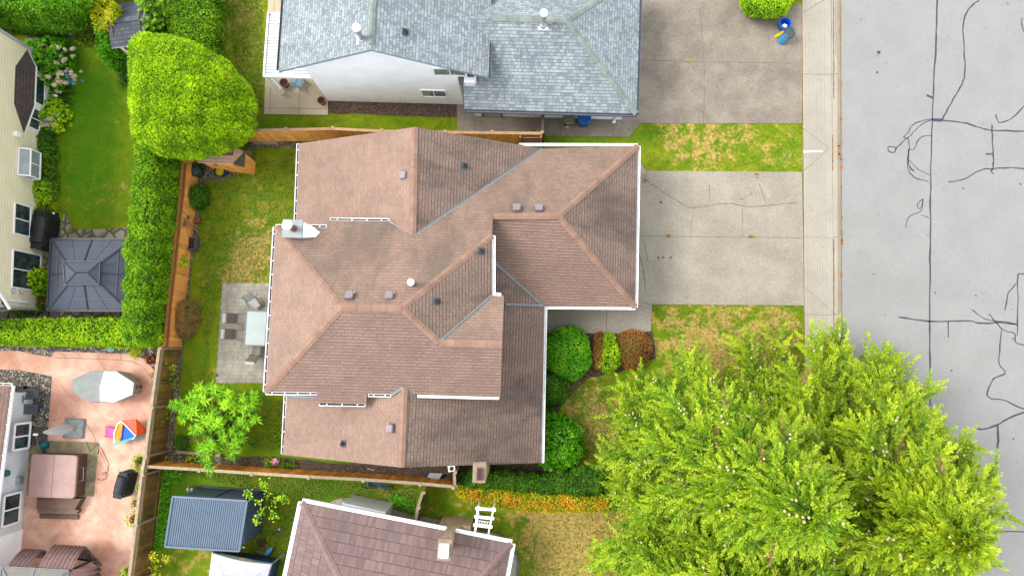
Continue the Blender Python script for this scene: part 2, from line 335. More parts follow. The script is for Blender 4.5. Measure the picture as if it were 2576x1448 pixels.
PAVER = plain('weathered_patio_paver', px(186, 180, 164, .44), .9, .16, 1.6, rn=.12); FLAGD = plain('grey_paver', px(128, 118, 106), .9, .14, 3, rn=.14)
BLOCK = plain('pale_block', px(196, 188, 168), .9, .1)
def stamped():
    m, t, b = new_mat('stamped_pink_concrete'); p = pos(t); mp = t.nodes.new('ShaderNodeMapping'); mp.inputs['Rotation'].default_value = (0, 0, .78); t.links.new(p, mp.inputs[0])
    n = N(t, 'ShaderNodeTexBrick'); n.inputs['Scale'].default_value = 1; n.inputs['Brick Width'].default_value = 1.1; n.inputs['Row Height'].default_value = .55
    n.inputs['Mortar Size'].default_value = .012; n.inputs['Color1'].default_value = (*px(228, 172, 146, .58), 1); n.inputs['Color2'].default_value = (*px(212, 156, 134, .58), 1); n.inputs['Mortar'].default_value = (*px(186, 126, 102, .55), 1)
    t.links.new(mp.outputs[0], n.inputs['Vector'])
    col = mix(t, ramp(t, noise(t, p, 1.0, 6, .65, .5), .35, .68), n.outputs['Color'], px(242, 198, 172, .58))
    col = mix(t, mth(t, 'MULTIPLY', ramp(t, noise(t, p, .35, 4), .45, .65), .6), col, px(206, 134, 100, .55))
    col = mix(t, .7, col, mix(t, noise(t, p, 14, 4, .7, 1.5), (.72,) * 3, (1.28,) * 3), 'MULTIPLY')
    t.links.new(col, b.inputs['Base Color']); b.inputs['Roughness'].default_value = .75; bump(t, b, n.outputs['Fac'], .3, .02); return m
STAMP = stamped()
def grass_mat():
    m, t, b = new_mat('lawn_grass'); p = pos(t); d = rndattr(t, 'dry'); w_ = rndattr(t, 'dark')
    f1 = noise(t, p, 1.5, 5, .66, .3); f2 = noise(t, p, 6, 4, .75); f3 = noise(t, p, 26, 3, .8)
    g = mix(t, ramp(t, f1, .3, .7), px(94, 128, 5, .56), px(146, 148, 16, .56))
    g = mix(t, mth(t, 'MULTIPLY', ramp(t, f2, .42, .75), .6), g, px(92, 142, 3, .56))
    dd = mth(t, 'ADD', d, mth(t, 'ADD', mth(t, 'MULTIPLY', mth(t, 'SUBTRACT', f2, .5), .9), mth(t, 'MULTIPLY', mth(t, 'SUBTRACT', f1, .5), 2.4)))
    s = mix(t, ramp(t, f2, .3, .7), px(198, 166, 78, .42), px(220, 186, 118, .43))
    g = mix(t, mth(t, 'MULTIPLY', ramp(t, dd, .34, .78), .92), g, s)
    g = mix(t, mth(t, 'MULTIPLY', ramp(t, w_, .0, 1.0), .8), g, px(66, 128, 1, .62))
    g = mix(t, .85, g, mix(t, f3, (.66,) * 3, (1.36,) * 3), 'MULTIPLY')
    g = mix(t, .5, g, mix(t, ramp(t, f2, .35, .65), (.8,) * 3, (1.2,) * 3), 'MULTIPLY')
    t.links.new(g, b.inputs['Base Color']); b.inputs['Roughness'].default_value = .85; b.inputs['Specular IOR Level'].default_value = .15
    bump(t, b, mth(t, 'ADD', f3, f2), .5, .03); return m
GRASS = grass_mat()
# ================================================================ foliage builders
def leaf_mesh(name, mats, B, D, S, L, Wd, rnd, parent=None, extra=None, sag=.15, loc=None, midx=None):
    """one rhombic leaf per row: base B, unit axis D, unit side S, length L, width Wd"""
    n = len(B); L = np.asarray(L)[:, None]; Wd = np.asarray(Wd)[:, None]
    mid = B + D * L * .45; tip = B + D * L - np.array([0, 0, 1.]) * L * sag
    V = np.stack([B, mid + S * Wd / 2, tip, mid - S * Wd / 2], 1).reshape(-1, 3)
    nv = len(V); faces = np.arange(n * 4).reshape(n, 4); ev = []; ef = []; em = []; er = []
    if extra is not None:
        ev = np.array(extra.v, float).reshape(-1, 3); ef = [[i + nv for i in f] for f in extra.f]; em = extra.m; er = extra.r
        V = np.vstack([V, ev])
    o_ = np.zeros(3)
    if parent is not None and parent.name not in LOCAL: o_ = np.array(WORLD_ORG.get(parent.name, (0, 0, 0)))
    elif loc is not None: o_ = np.array(loc)
    V = V - o_
    me = bpy.data.meshes.new(name); me.vertices.add(len(V)); me.vertices.foreach_set('co', V.ravel().astype(np.float32))
    tot = np.concatenate([np.full(n, 4), np.array([len(f) for f in ef], int)]).astype(np.int32)
    st = np.concatenate([[0], np.cumsum(tot)[:-1]]).astype(np.int32)
    li = np.concatenate([faces.ravel(), np.array([i for f in ef for i in f], int)]).astype(np.int32)
    me.loops.add(len(li)); me.loops.foreach_set('vertex_index', li)
    me.polygons.add(len(tot)); me.polygons.foreach_set('loop_start', st); me.polygons.foreach_set('loop_total', tot)
    for m in (mats if isinstance(mats, (list, tuple)) else [mats]): me.materials.append(m)
    mi = np.concatenate([np.zeros(n, int) if midx is None else midx, np.array(em, int)]).astype(np.int32)
    me.polygons.foreach_set('material_index', mi)
    a = me.attributes.new('rnd', 'FLOAT', 'FACE'); a.data.foreach_set('value', np.concatenate([rnd, np.array(er, float)]).astype(np.float32))
    me.update(calc_edges=True); me.validate()
    o = bpy.data.objects.new(name, me); COL.objects.link(o)
    if parent is not None:
        o.parent = parent; WORLD_ORG[o.name] = Vector(o_)
        if parent.name in LOCAL: LOCAL.add(o.name)
    elif loc is not None: o.location = Vector(loc); WORLD_ORG[o.name] = Vector(loc)
    return o
def unit(a): return a / np.maximum(np.linalg.norm(a, axis=1, keepdims=True), 1e-9)
def lump(P, f=1.7, ph=0.):
    x, y, z = P[:, 0], P[:, 1], P[:, 2]
    return (np.sin(f * x + 1.3 + ph) * np.cos(f * 1.1 * y + ph) + np.sin(f * 1.9 * y + 2.1 * z + ph) * .7 + np.cos(f * 2.3 * x - 1.7 * z) * .6) / 2.3
def lumpf(P): return lump(P, 3.1, .5) * .55 + lump(P, 7.3, 1.9) * .45
def sample(V, T, n):
    V = np.array(V, float); T = np.array(T); a, b, c = V[T[:, 0]], V[T[:, 1]], V[T[:, 2]]
    cr = np.cross(b - a, c - a); ar = np.linalg.norm(cr, axis=1); k = RNG.choice(len(T), n, p=ar / ar.sum())
    u = RNG.random((n, 1)); v = RNG.random((n, 1)); fl = (u + v) > 1; u = np.where(fl, 1 - u, u); v = np.where(fl, 1 - v, v)
    return a[k] + (b - a)[k] * u + (c - a)[k] * v, unit(cr)[k], ar.sum() / 2
def loft(rings, cap=True):
    n = len(rings[0]); V = [tuple(p) for r in rings for p in r]; T = []
    for i in range(len(rings) - 1):
        for j in range(n):
            a, b = i * n + j, i * n + (j + 1) % n; c, d = a + n, b + n; T += [(a, b, d), (a, d, c)]
    if cap:
        V.append(tuple(np.mean(np.array(rings[-1]), 0))); k = len(V) - 1; o = (len(rings) - 1) * n
        T += [(o + j, o + (j + 1) % n, k) for j in range(n)]
    # outward normals
    Va = np.array(V); cen = Va.mean(0); Ta = np.array(T); m = Va[Ta].mean(1) - cen; nn = np.cross(Va[Ta[:, 1]] - Va[Ta[:, 0]], Va[Ta[:, 2]] - Va[Ta[:, 0]])
    if (np.sum(m * nn, 1) * 1.0).sum() < 0: T = [(a, c, b) for a, b, c in T]
    return V, T
def resample(poly, n):
    P = [Vector(p) for p in poly]; k = len(P); L = [(P[(i + 1) % k] - P[i]).length for i in range(k)]; tot = sum(L); out = []; i = 0; acc = 0
    for j in range(n):
        s = tot * j / n
        while acc + L[i] < s: acc += L[i]; i += 1
        out.append(tuple(P[i].lerp(P[(i + 1) % k], (s - acc) / L[i])))
    return out
def leafy(name, V, T, dens, leaf, mats, parent=None, amp=.12, up=.35, tri=5, spread=.9, asp=.34, hull=True, lf=1.7, gaps=.0, loc=None, size_var=.4, tone=.32, out=.3):
    """sprays of leaves over a closed surface, with an inner stem body darkened for the shade between sprays"""
    _, _, area = sample(V, T, 4); n = int(dens * area)
    P, Nn, _ = sample(V, T, n)
    lm = lump(P, lf) * .5 + lumpf(P) * .5
    if gaps > 0:
        keep = lumpf(P * 1.3) > -1 + gaps; P, Nn, lm = P[keep], Nn[keep], lm[keep]; n = len(P)
    P = P + Nn * (lm * amp)[:, None] + RNG.normal(0, leaf * .35, (n, 3))
    ax = unit(Nn * out + np.array([0, 0, up]) + RNG.normal(0, .5, (n, 3)))
    B = np.repeat(P, tri, 0); A = np.repeat(ax, tri, 0); m = len(B)
    D = unit(A + RNG.normal(0, spread * .55, (m, 3))); S = unit(np.cross(D, np.repeat(Nn, tri, 0) * .8 + np.array([0, 0, .6]) + RNG.normal(0, .45, (m, 3))))
    L = leaf * (1 + RNG.uniform(-size_var, size_var, m)); W_ = L * asp
    tn = np.repeat(RNG.normal(0, .12, n) + lm * tone, tri)  # hollows get darker leaves: shade between sprays put into the tone
    r = np.clip(.5 + tn + RNG.normal(0, .14, m), 0, 1)
    ex = None
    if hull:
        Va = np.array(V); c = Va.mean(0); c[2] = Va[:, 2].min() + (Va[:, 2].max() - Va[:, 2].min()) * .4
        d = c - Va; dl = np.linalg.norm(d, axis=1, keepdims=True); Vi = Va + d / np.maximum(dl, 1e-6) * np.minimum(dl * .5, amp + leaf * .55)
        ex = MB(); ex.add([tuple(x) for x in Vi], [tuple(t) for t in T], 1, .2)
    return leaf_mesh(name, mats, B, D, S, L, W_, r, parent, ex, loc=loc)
def dome(c, rx, ry, h, n=20, k=7, rz=0, base=.05, bulge=1.0, noise_=.06, seed=0):
    rr = random.Random(seed + int(abs(c[0]) * 100)); rings = []; ph = [rr.uniform(0, 6.28) for _ in range(3)]
    for i in range(k):
        a = -.35 + (math.pi / 2 + .3) * i / (k - 1); cr = max(.06, math.cos(a)) ; z = h * (.3 + .7 * math.sin(a)) if a > 0 else h * (.3 + .85 * a)
        ring = []
        for j in range(n):
            t = 2 * math.pi * j / n; w_ = 1 + noise_ * (math.sin(3 * t + ph[0]) + math.sin(5 * t + ph[1] + i) * .6)
            x, y = math.cos(t) * rx * cr * w_, math.sin(t) * ry * cr * w_
            ring.append((c[0] + x * math.cos(rz) - y * math.sin(rz), c[1] + x * math.sin(rz) + y * math.cos(rz), c[2] + max(base, z)))
        rings.append(ring)
    return loft(rings)
STEM = plain('inner_stems_and_shaded_leaves', (.024, .058, .004), .95, .3, 8)  # inner body coloured dark to stand for shade in the leaf gaps
g = lambda *c: [px(*x) for x in c]
F_CEDAR = foliage('clipped_cedar_leaf', g((40, 80, 4, .3), (100, 142, 6, .34), (152, 192, 8, .38), (188, 220, 18, .40)), k=1.75)
F_CED2 = foliage('deep_cedar_leaf', g((24, 70, 6, .3), (62, 118, 8, .33), (112, 172, 16, .38), (150, 206, 30, .40)), k=1.6)  # deeper green cedar foliage
F_HEDGE = foliage('hedge_leaf', g((28, 78, 6, .3), (80, 130, 8, .33), (126, 176, 12, .38), (168, 208, 30, .40)), k=1.38)
F_DARK = foliage('dark_shrub_leaf', g((26, 60, 10), (50, 96, 14), (80, 130, 20), (116, 158, 32)), k=1.6)
F_MIX = foliage('mixed_shrub_leaf', g((40, 76, 8), (84, 120, 14), (128, 160, 22), (176, 196, 50)), k=1.5)
F_LIME = foliage('lime_leaf', g((80, 130, 4), (128, 176, 8), (170, 210, 20), (206, 226, 60)), k=1.4)
F_YEL = foliage('yellow_green_leaf', g((110, 140, 8), (160, 178, 12), (206, 206, 26), (226, 196, 40)), k=1.3)
F_LAUREL = foliage('glossy_round_shrub_leaf', g((30, 94, 18), (66, 144, 16), (116, 190, 20), (170, 224, 44)), k=1.45)
F_RHODO = foliage('broad_shrub_leaf', g((40, 98, 10), (72, 146, 8), (106, 182, 14), (144, 208, 40)), k=1.3)
F_RED = foliage('red_barberry_leaf', g((84, 52, 20), (126, 80, 36), (156, 102, 52), (132, 126, 40)), k=1.9)
F_ORG = foliage('orange_browned_hedge_leaf', g((150, 100, 10), (214, 144, 20), (250, 178, 50), (250, 196, 90)), k=1.5)
F_GOLD = foliage('golden_hedge_leaf', g((96, 120, 6), (140, 152, 10), (186, 176, 16), (220, 190, 40)), k=1.7)
F_SUMAC = foliage('palm_leaf_tree_leaf', g((44, 98, 16), (92, 154, 8), (140, 200, 8), (176, 226, 20)), .35, k=1.3)
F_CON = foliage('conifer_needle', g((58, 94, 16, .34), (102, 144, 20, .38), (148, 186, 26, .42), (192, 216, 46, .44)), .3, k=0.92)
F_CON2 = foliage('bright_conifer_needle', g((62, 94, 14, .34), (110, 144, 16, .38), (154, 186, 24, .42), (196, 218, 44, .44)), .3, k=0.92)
F_DRY = foliage('dry_twig', g((120, 96, 60), (150, 122, 76), (176, 146, 90), (110, 110, 50)), k=1.2)
FL_PINK = foliage('pink_petal', g((220, 40, 100), (236, 90, 120), (240, 60, 70), (250, 150, 170)))
FL_RED = foliage('red_petal', g((140, 20, 10), (176, 40, 20), (196, 60, 40), (210, 190, 160)))
FL_HYD = foliage('hydrangea_petal', g((236, 210, 186, .5), (226, 196, 190, .5), (196, 206, 170, .5), (240, 222, 206, .5)))
FL_BLUE = foliage('blue_petal', g((90, 160, 230), (120, 180, 240), (150, 170, 220), (180, 200, 240)))
FL_LAV = foliage('lavender_petal', g((150, 140, 190), (180, 176, 206), (214, 214, 226), (120, 110, 170)))
# ================================================================ ground
X0, X1, Y0, Y1 = -30.0, 15.0, -14.5, 23.0
gm = MB(); gm.sheet([(-90, -90), (90, -90), (90, 90), (-90, 90)], -.03); o = kind(gm.build('ground', GRASS))
DRY = [(1480, 1030, 90, .25), (900, 315, 90, .12),   # u, v, radius (frame px), strength
 (640, 590, 62, 0.42), (632, 650, 70, 0.6), (600, 690, 50, 0.45), (665, 480, 60, 0.2), (600, 460, 60, 0.15), (625, 400, 40, 0.1),
 (1700, 350, 75, 0.4464), (1790, 372, 85, 0.396), (1900, 360, 80, 0.3024), (1970, 390, 60, 0.36), (1660, 330, 30, 0.216), (1850, 330, 50, 0.216), (1640, 380, 35, -0.25), (1930, 365, 30, -0.2), (1868, 395, 40, -0.25),
 (1700, 830, 80, 0.252), (1800, 860, 110, 0.36), (1930, 850, 110, 0.3024), (1980, 790, 60, 0.216), (1700, 900, 90, 0.252), (1860, 940, 120, 0.36), (1980, 930, 80, 0.36), (1660, 780, 30, 0.144),
 (1480, 1000, 60, 0.25), (1480, 1090, 70, 0.35), (1530, 1120, 60, 0.5), (1540, 1040, 40, 0.3),
 (600, 60, 60, 0.42), (640, 120, 30, 0.4), (620, 20, 50, 0.3), (590, 160, 40, 0.15), (640, 200, 30, 0.3),
 (200, 470, 45, 0.2), (275, 490, 30, 0.42), (225, 520, 28, 0.25), (310, 470, 22, 0.35), (235, 440, 26, 0.25), (170, 420, 30, 0.15), (160, 340, 20, 0.2), (300, 250, 25, 0.3), (300, 300, 20, 0.35),
 (1420, 1390, 130, 0.62), (1530, 1400, 110, 0.66), (1400, 1340, 60, 0.35), (1470, 1320, 90, 0.3), (1200, 1260, 60, 0.3), (1130, 1270, 60, 0.25), (1320, 1290, 60, 0.3), (1320, 1380, 40, -0.15), (1560, 1330, 80, 0.3),
 (1020, 1248, 50, 0.35), (960, 1236, 36, 0.25), (640, 1430, 60, 0.3), (485, 1400, 60, 0.3), (450, 1420, 50, 0.25), (730, 1400, 40, 0.2), (900, 1240, 40, 0.2),
 (470, 1130, 40, 0.35), (560, 1140, 40, 0.15), (660, 1110, 40, 0.1), (1760, 0, 60, 0.216), (1990, 20, 30, 0.216), (530, 700, 30, 0.15), (1060, 1340, 40, 0.2)]
DARKS = [(240, 250, 60, .35), (230, 420, 80, .35), (180, 470, 60, .2), (230, 330, 130, .55), (210, 200, 90, .5), (240, 540, 90, .45), (540, 640, 60, .25), (700, 400, 40, .3), (560, 640, 40, .2), (520, 900, 50, .35), (560, 780, 40, .2),  # deeper green patches, plus the shade east of the hedge put into the colour
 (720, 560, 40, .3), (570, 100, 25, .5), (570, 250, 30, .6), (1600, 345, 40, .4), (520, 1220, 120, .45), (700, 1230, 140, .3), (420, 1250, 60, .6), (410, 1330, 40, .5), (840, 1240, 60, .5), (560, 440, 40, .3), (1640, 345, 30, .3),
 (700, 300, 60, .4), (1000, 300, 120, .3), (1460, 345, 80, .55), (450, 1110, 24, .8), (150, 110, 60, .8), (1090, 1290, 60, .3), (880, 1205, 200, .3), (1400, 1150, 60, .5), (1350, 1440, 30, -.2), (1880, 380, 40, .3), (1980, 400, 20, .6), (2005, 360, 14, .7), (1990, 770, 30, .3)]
def lawn():
    sp = .22; nx = int((X1 - X0) / sp); ny = int((Y1 - Y0) / sp)
    xs = np.linspace(X0, X1, nx + 1); ys = np.linspace(Y0, Y1, ny + 1); gx, gy = np.meshgrid(xs, ys)
    V = np.stack([gx.ravel(), gy.ravel(), np.zeros(gx.size)], 1); V[:, 2] = lump(V, .9) * .015
    idx = np.arange(gx.size).reshape(ny + 1, nx + 1)
    Fc = np.stack([idx[:-1, :-1], idx[:-1, 1:], idx[1:, 1:], idx[1:, :-1]], -1).reshape(-1, 4)
    me = bpy.data.meshes.new('lawn'); me.from_pydata(V.tolist(), [], Fc.tolist()); me.materials.append(GRASS)
    for nm, L in (('dry', DRY), ('dark', DARKS)):
        w_ = np.zeros(len(V))
        for u, v, r, s in L:
            p = at((u, v)); rr = r / 48.0; w_ += s * np.exp(-((V[:, 0] - p.x) ** 2 + (V[:, 1] - p.y) ** 2) / (rr * rr) * .9)
        a = me.attributes.new(nm, 'FLOAT', 'POINT'); a.data.foreach_set('value', np.clip(w_, -.5, 1).astype(np.float32))
    o = bpy.data.objects.new('lawn', me); COL.objects.link(o); return kind(o)
lawn()
def jag(poly, amp=.06, step=.25):            # uneven hand-dug edge
    out = []; n = len(poly)
    for i in range(n):
        a = Vector(poly[i][:2]); b = Vector(poly[(i + 1) % n][:2]); k = max(1, int((b - a).length / step))
        for j in range(k):
            q = a.lerp(b, j / k); out.append((q.x + random.uniform(-amp, amp), q.y + random.uniform(-amp, amp)))
    return out
def dl(pts): return [at(p) for p in pts]
def flat(name, pts, mat, z=.03, jg=0, kd='structure'):
    P = pts if isinstance(pts[0], Vector) else dl(pts)
    if jg: P = jag(P, jg)
    m = MB(); m.sheet(P, z); return kind(m.build(name, mat), kd)
# road with sealed cracks
m = MB()
xe = lambda v, u0, u1: (u0 + (u1 - u0) * v / 1448.0)
KB = [(xe(v, 2090, 2100), v) for v in (-400, 1900)]; GP = [(xe(v, 2106, 2108), v) for v in (-400, 1900)]; RD = [(xe(v, 2116, 2120), v) for v in (-400, 1900)]; SWK = [(xe(v, 2016, 2027), v) for v in (-400, 1900)]
r0, r1 = at(RD[0]), at(RD[1])
m.sheet([r0, (60, r0.y), (60, r1.y), r1], -.02, 0)
def seal(pts, w=.09, mi=1, z=-.014):
    w *= .82
    P = [at(p) for p in pts]; Q = [P[0]]
    if len(P) > 2:                       # poured by hand: smooth curves
        E_ = [P[0]] + P + [P[-1]]; P = [P[0]] + [((E_[i] * 2) + (E_[i + 1] - E_[i - 1]) * t + (E_[i - 1] * 2 - E_[i] * 5 + E_[i + 1] * 4 - E_[i + 2]) * t * t + (E_[i] * 3 - E_[i - 1] - E_[i + 1] * 3 + E_[i + 2]) * t ** 3) * .5 for i in range(1, len(E_) - 2) for t in (.25, .5, .75, 1.)]
    for a, b in zip(P, P[1:]):
        k = max(1, int((b - a).length / .35))
        for j in range(1, k + 1):
            q = a.lerp(b, j / k); q += Vector((random.uniform(-.02, .02), random.uniform(-.02, .02), 0)); Q.append(q)
    m.ribbon(Q, w, z, mi)
seal([(2360, -60), (2357, 60), (2350, 200), (2346, 300), (2342, 420), (2341, 560), (2340, 700), (2340, 805), (2340, 900), (2340, 1020), (2342, 1100)], .10)
seal([cD(1755, 795), cD(1808, 815)], .13)
seal([cD(2195, 0), cD(2120, 60), cD(2075, 140), cD(2060, 220), cD(2068, 420), cD(2075, 600), cD(2050, 700), cD(1960, 860), cD(1905, 960), cD(1880, 1005)], .09)
seal([cD(1810, 1000), cD(1880, 1005)], .22); seal([cD(1880, 1005), cD(2090, 1030), cD(2200, 1065), cD(2300, 1088), cD(2567, 1095), cD(2900, 1100)], .09)
seal([cD(1808, 995), cD(1740, 1000), cD(1640, 1040), cD(1600, 1110), cD(1565, 1145), cD(1600, 1150), cD(1660, 1085), cD(1740, 1020), cD(1808, 1000)], .06)
seal([cD(1600, 1150), cD(1510, 1225), cD(1480, 1275), cD(1440, 1260), cD(1435, 1225), cD(1510, 1235)], .07)
seal([cD(1600, 1150), cD(1612, 1240), cD(1600, 1330), cD(1615, 1400), cD(1650, 1430), cD(1610, 1380)], .06); seal([cD(1800, 1130), cD(1720, 1140), cD(1680, 1180), cD(1650, 1250), cD(1612, 1245)], .06)
seal([(2286, 375), (2284, 420), (2300, 445), (2338, 458)], .06); seal([(2284, 400), (2310, 425), (2340, 440)], .05)
seal([cD(2302, 1040), cD(2302, 1088), cD(2312, 1300), cD(2312, 1410)], .09); seal([cD(2250, 1285), cD(2308, 1288)], .1); seal([(2500, 438), (2499, 425), (2560, 422), (2600, 428), (2700, 430)], .08); seal([(2499, 425), (2470, 427), (2420, 452), (2385, 457)], .07)
seal([cD(2335, 955), cD(2362, 1022), cD(2470, 985), cD(2567, 885), cD(2700, 780)], .07); seal([cD(2550, 150), cD(2550, 210), cD(2575, 270)], .08)
seal([(2322, 500), (2309, 512), (2312, 525), (2321, 515), (2322, 500), (2318, 530), (2287, 545), (2278, 572)], .05); seal([(2318, 540), (2338, 548)], .05)
seal([cO(315, 403), cO(465, 422), cO(660, 422), cO(700, 433), cO(800, 430), cO(885, 438)], .09); seal([cO(555, 425), cO(555, 500)], .06)
seal([cO(670, 367), cO(740, 415), cO(850, 428), cO(885, 440)], .07); seal([cO(752, 388), cO(800, 445), cO(830, 470), cO(875, 480), cO(888, 530), cO(990, 545)], .07)
seal([cO(888, 490), cO(892, 350), cO(890, 210), cO(905, 195), cO(990, 195)], .08); seal([cO(882, 242), cO(845, 290), cO(830, 370)], .08)
seal([cO(812, 465), cO(803, 560), cO(803, 630), cO(830, 672), cO(775, 700), cO(742, 770), cO(765, 796), cO(820, 802), cO(920, 845), cO(990, 850)], .08)
seal([cO(690, 942), cO(735, 942), cO(790, 922), cO(870, 880), cO(980, 845)], .10); seal([cO(792, 925), cO(795, 1000), cO(790, 1090), cO(780, 1200), cO(772, 1300)], .13)
seal([(2480, 1335), (2540, 1336), (2680, 1342)], .08)
for _ in range(16):
    q = at((random.uniform(2130, 2600), random.uniform(0, 1400))); s_ = random.uniform(.02, .06); m.sheet([(q.x + s_ * math.cos(t), q.y + s_ * math.sin(t) * .8) for t in (0, 1, 2, 3, 4, 5)], -.013, 1)
for (u, v, s_) in ((2211, 132, .1), (2207, 182, .06), (2208, 141, .04)): q = at((u, v)); m.sheet([(q.x + s_ * math.cos(t), q.y + s_ * math.sin(t)) for t in np.linspace(0, 5.5, 9)], -.012, 1)
kind(m.build('road', [ASPH, SEAL]))
def strip(name, A, B, mat, z, z1=None):
    a0, a1 = at(A[0]), at(A[1]); b0, b1 = at(B[0]), at(B[1]); m_ = MB()
    m_.prism([a0, a1, b1, b0], z - .2, z); return m_, (a0, a1, b0, b1)
m, q = strip('pavement', SWK, KB, SIDEWALK, .04)
def sx(fr, v): return at((xe(v, 2016 + fr * 74, 2027 + fr * 73), v))
for fr in (.12, .21, .30, .38, .47, .56, .65, .76): m.ribbon([sx(fr, v) for v in np.linspace(-60, 900, 50)], .014, .0445, 2)
for v in (187, 596, 790, 905, 1100, -80): m.ribbon([sx(0, v), sx(1, v + 2)], .02, .045, 1)
for a, b in (((2018, 322), (2086, 374)), ((2086, 374), (2018, 432)), ((2018, 718), (2086, 778)), ((2088, -8), (2020, 32)), ((2018, 850), (2090, 850))): m.ribbon([at(a), at(((a[0] + b[0]) / 2, (a[1] + b[1]) / 2)), at(b)], .018, .0455, 1)
m.sheet([at(cD(718, 1260)), at(cD(860, 1260)), at(cD(890, 1268)), at(cD(720, 1276))], .048, 3)
m.ribbon([sx(.008, v) for v in np.linspace(-60, 1000, 60)], .035, .047, 4)
kind(m.build('pavement', [SIDEWALK, JOINT, plain('broom_line', px(186, 178, 158), .9, .1), WHITE, JOINTO]))
m, q = strip('kerb', KB, GP, SIDEWALK, .02)
for v in (187, 596, 790): m.ribbon([at((2091, v)), at((2107, v))], .02, .024, 1)
def ke(u, v0, v1, w, mi, n=40, z=.025): m.ribbon([at((u + .004 * v + random.uniform(-.6, .6), v)) for v in np.linspace(v0, v1, n)], w, z, mi)
ke(2091, -60, 950, .035, 2); ke(2096, -60, 250, .05, 1); ke(2092, 340, 430, .08, 2); ke(2102, -60, 140, .03, 1); ke(2094, 600, 950, .06, 2)
kind(m.build('kerb', [SIDEWALK, JOINT, JOINTO]))
m, q = strip('gutter_pan', GP, RD, GUTTERC, .0)
ke(2114, -60, 950, .035, 1, 60, .006)
for v in (80, 210, 300, 345, 355, 398, 420, 470, 548, 560, 585, 600, 610, 690, 740, 860, 900, 925, 938):
    q = at((2115 + .004 * v + random.uniform(-2, 1), v)); s_ = random.uniform(.05, .12); m.sheet([(q.x + s_ * .6 * math.cos(t) * random.uniform(.6, 1.2), q.y + s_ * 2 * math.sin(t) * random.uniform(.6, 1.2)) for t in np.linspace(0, 5.6, 9)], .009, 2)
q = at((2108, 385))
for _ in range(16): x = q.x + random.uniform(-.15, .15); y = q.y + random.uniform(-.35, .4); s_ = .05; m.sheet([(x + s_ * math.cos(t), y + s_ * math.sin(t)) for t in (0, 1.1, 2.2, 3.3, 4.4, 5.4)], .011, 2)
kind(m.build('gutter_pan', [GUTTERC, JOINTO, plain('dry_orange_weed', px(196, 132, 44), .9, .3, 12)]))
# driveways
def slab_poly(name, pts, mat, z, lines, lm, cracks=()):
    m = MB(); P = dl(pts)
    if sum(P[i].x * P[(i + 1) % len(P)].y - P[(i + 1) % len(P)].x * P[i].y for i in range(len(P))) < 0: P.reverse()
    m.prism(P, z - .25, z)
    for L in lines:
        w_ = .022
        if isinstance(L[0], float): w_ = L[0]; L = L[1:]
        Q = [at(a) for a in L]; R_ = [Q[0]]
        for a, b in zip(Q, Q[1:]):
            k = max(1, int((b - a).length / .3)); R_ += [a.lerp(b, j / k) + Vector((random.uniform(-.01, .01), random.uniform(-.01, .01), 0)) for j in range(1, k + 1)]
        m.ribbon(R_, w_, z + .005, 1)
    for L in cracks:
        Q = [at(a) for a in L]; R_ = [Q[0]]
        for a, b in zip(Q, Q[1:]):
            k = max(1, int((b - a).length / .12)); R_ += [a.lerp(b, j / k) + Vector((random.uniform(-.03, .03), random.uniform(-.03, .03), 0)) for j in range(1, k + 1)]
        m.ribbon(R_, .025, z + .006, 2)
    return m
m = slab_poly('driveway', [(1560, 400), cH(200, 400), cH(280, 525), (2017, 433), (2022, 768), (1640, 765), (1637, 832), (1600, 838), (1350, 838), (1350, 740), (1560, 740)], CONC, .045,
  [[(1600, 594), cH(1785, 1170)], [.028, (1630, 660), (1618, 600)], [cH(715, 1160), cH(715, 1010), cH(740, 1000)], [cH(1210, 1165), cH(1210, 890)], [cH(890, 650), cH(900, 850)], [(1620, 770), (1372, 770)], [(1655, 768), (1620, 762)], [cN(750, 120), cN(750, 340)]], JOINT,
  [[cH(200, 580), cH(270, 600), cH(330, 650), cH(480, 750), cH(640, 850), cH(740, 885), cH(860, 865), cH(920, 850), cH(1100, 835), cH(1240, 870), cH(1420, 862), cH(1560, 845), cH(1740, 835)], [cH(270, 600), cH(290, 520)], [cH(1180, 800), cH(1310, 745)], [cH(1370, 640), cH(1440, 850)], [cH(205, 1300), cH(250, 1450), (1625, 740)]])
for (u, v) in (cH(425, 828), cH(400, 1362), cH(447, 1360), cH(520, 1360)): q = at((u, v)); m.sheet([(q.x + .07 * math.cos(t), q.y + .06 * math.sin(t)) for t in np.linspace(0, 5.5, 8)], .053, 3)
for (u, v, s_) in ((*cH(280, 620), .12), (*cH(1345, 560), .10), (*cH(1350, 590), .06), (*cH(500, 1152), .12), (*cH(1300, 1160), .15)): q = at((u, v)); m.sheet([(q.x + s_ * 1.4 * math.cos(t) * random.uniform(.5, 1.2), q.y + s_ * .7 * math.sin(t) * random.uniform(.5, 1.2)) for t in np.linspace(0, 5.6, 9)], .054, 4)
kind(m.build('driveway', [CONC, JOINT, CRACK, CRACK, JOINTO]))
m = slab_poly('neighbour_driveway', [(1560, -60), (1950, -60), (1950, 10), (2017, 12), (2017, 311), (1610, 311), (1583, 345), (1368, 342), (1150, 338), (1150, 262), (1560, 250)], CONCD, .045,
  [[(1600, 151), (1760, 157), (2015, 160)], [(1760, 20), (1772, 170), (1770, 310)], [(1604, 75), (1700, 92)], [cC(1640, 1155), cC(1750, 1280)], [cC(1580, 1190), cC(1585, 1310)], [cC(1330, 1190), cC(1325, 1320)], [cC(1060, 1170), cC(1060, 1310)], [cC(785, 1140), cC(780, 1300)], [cC(510, 1140), cC(510, 1300)], [cC(240, 1130), cC(235, 1300)], [cC(320, 1160), cC(345, 1290)]], JOINT)
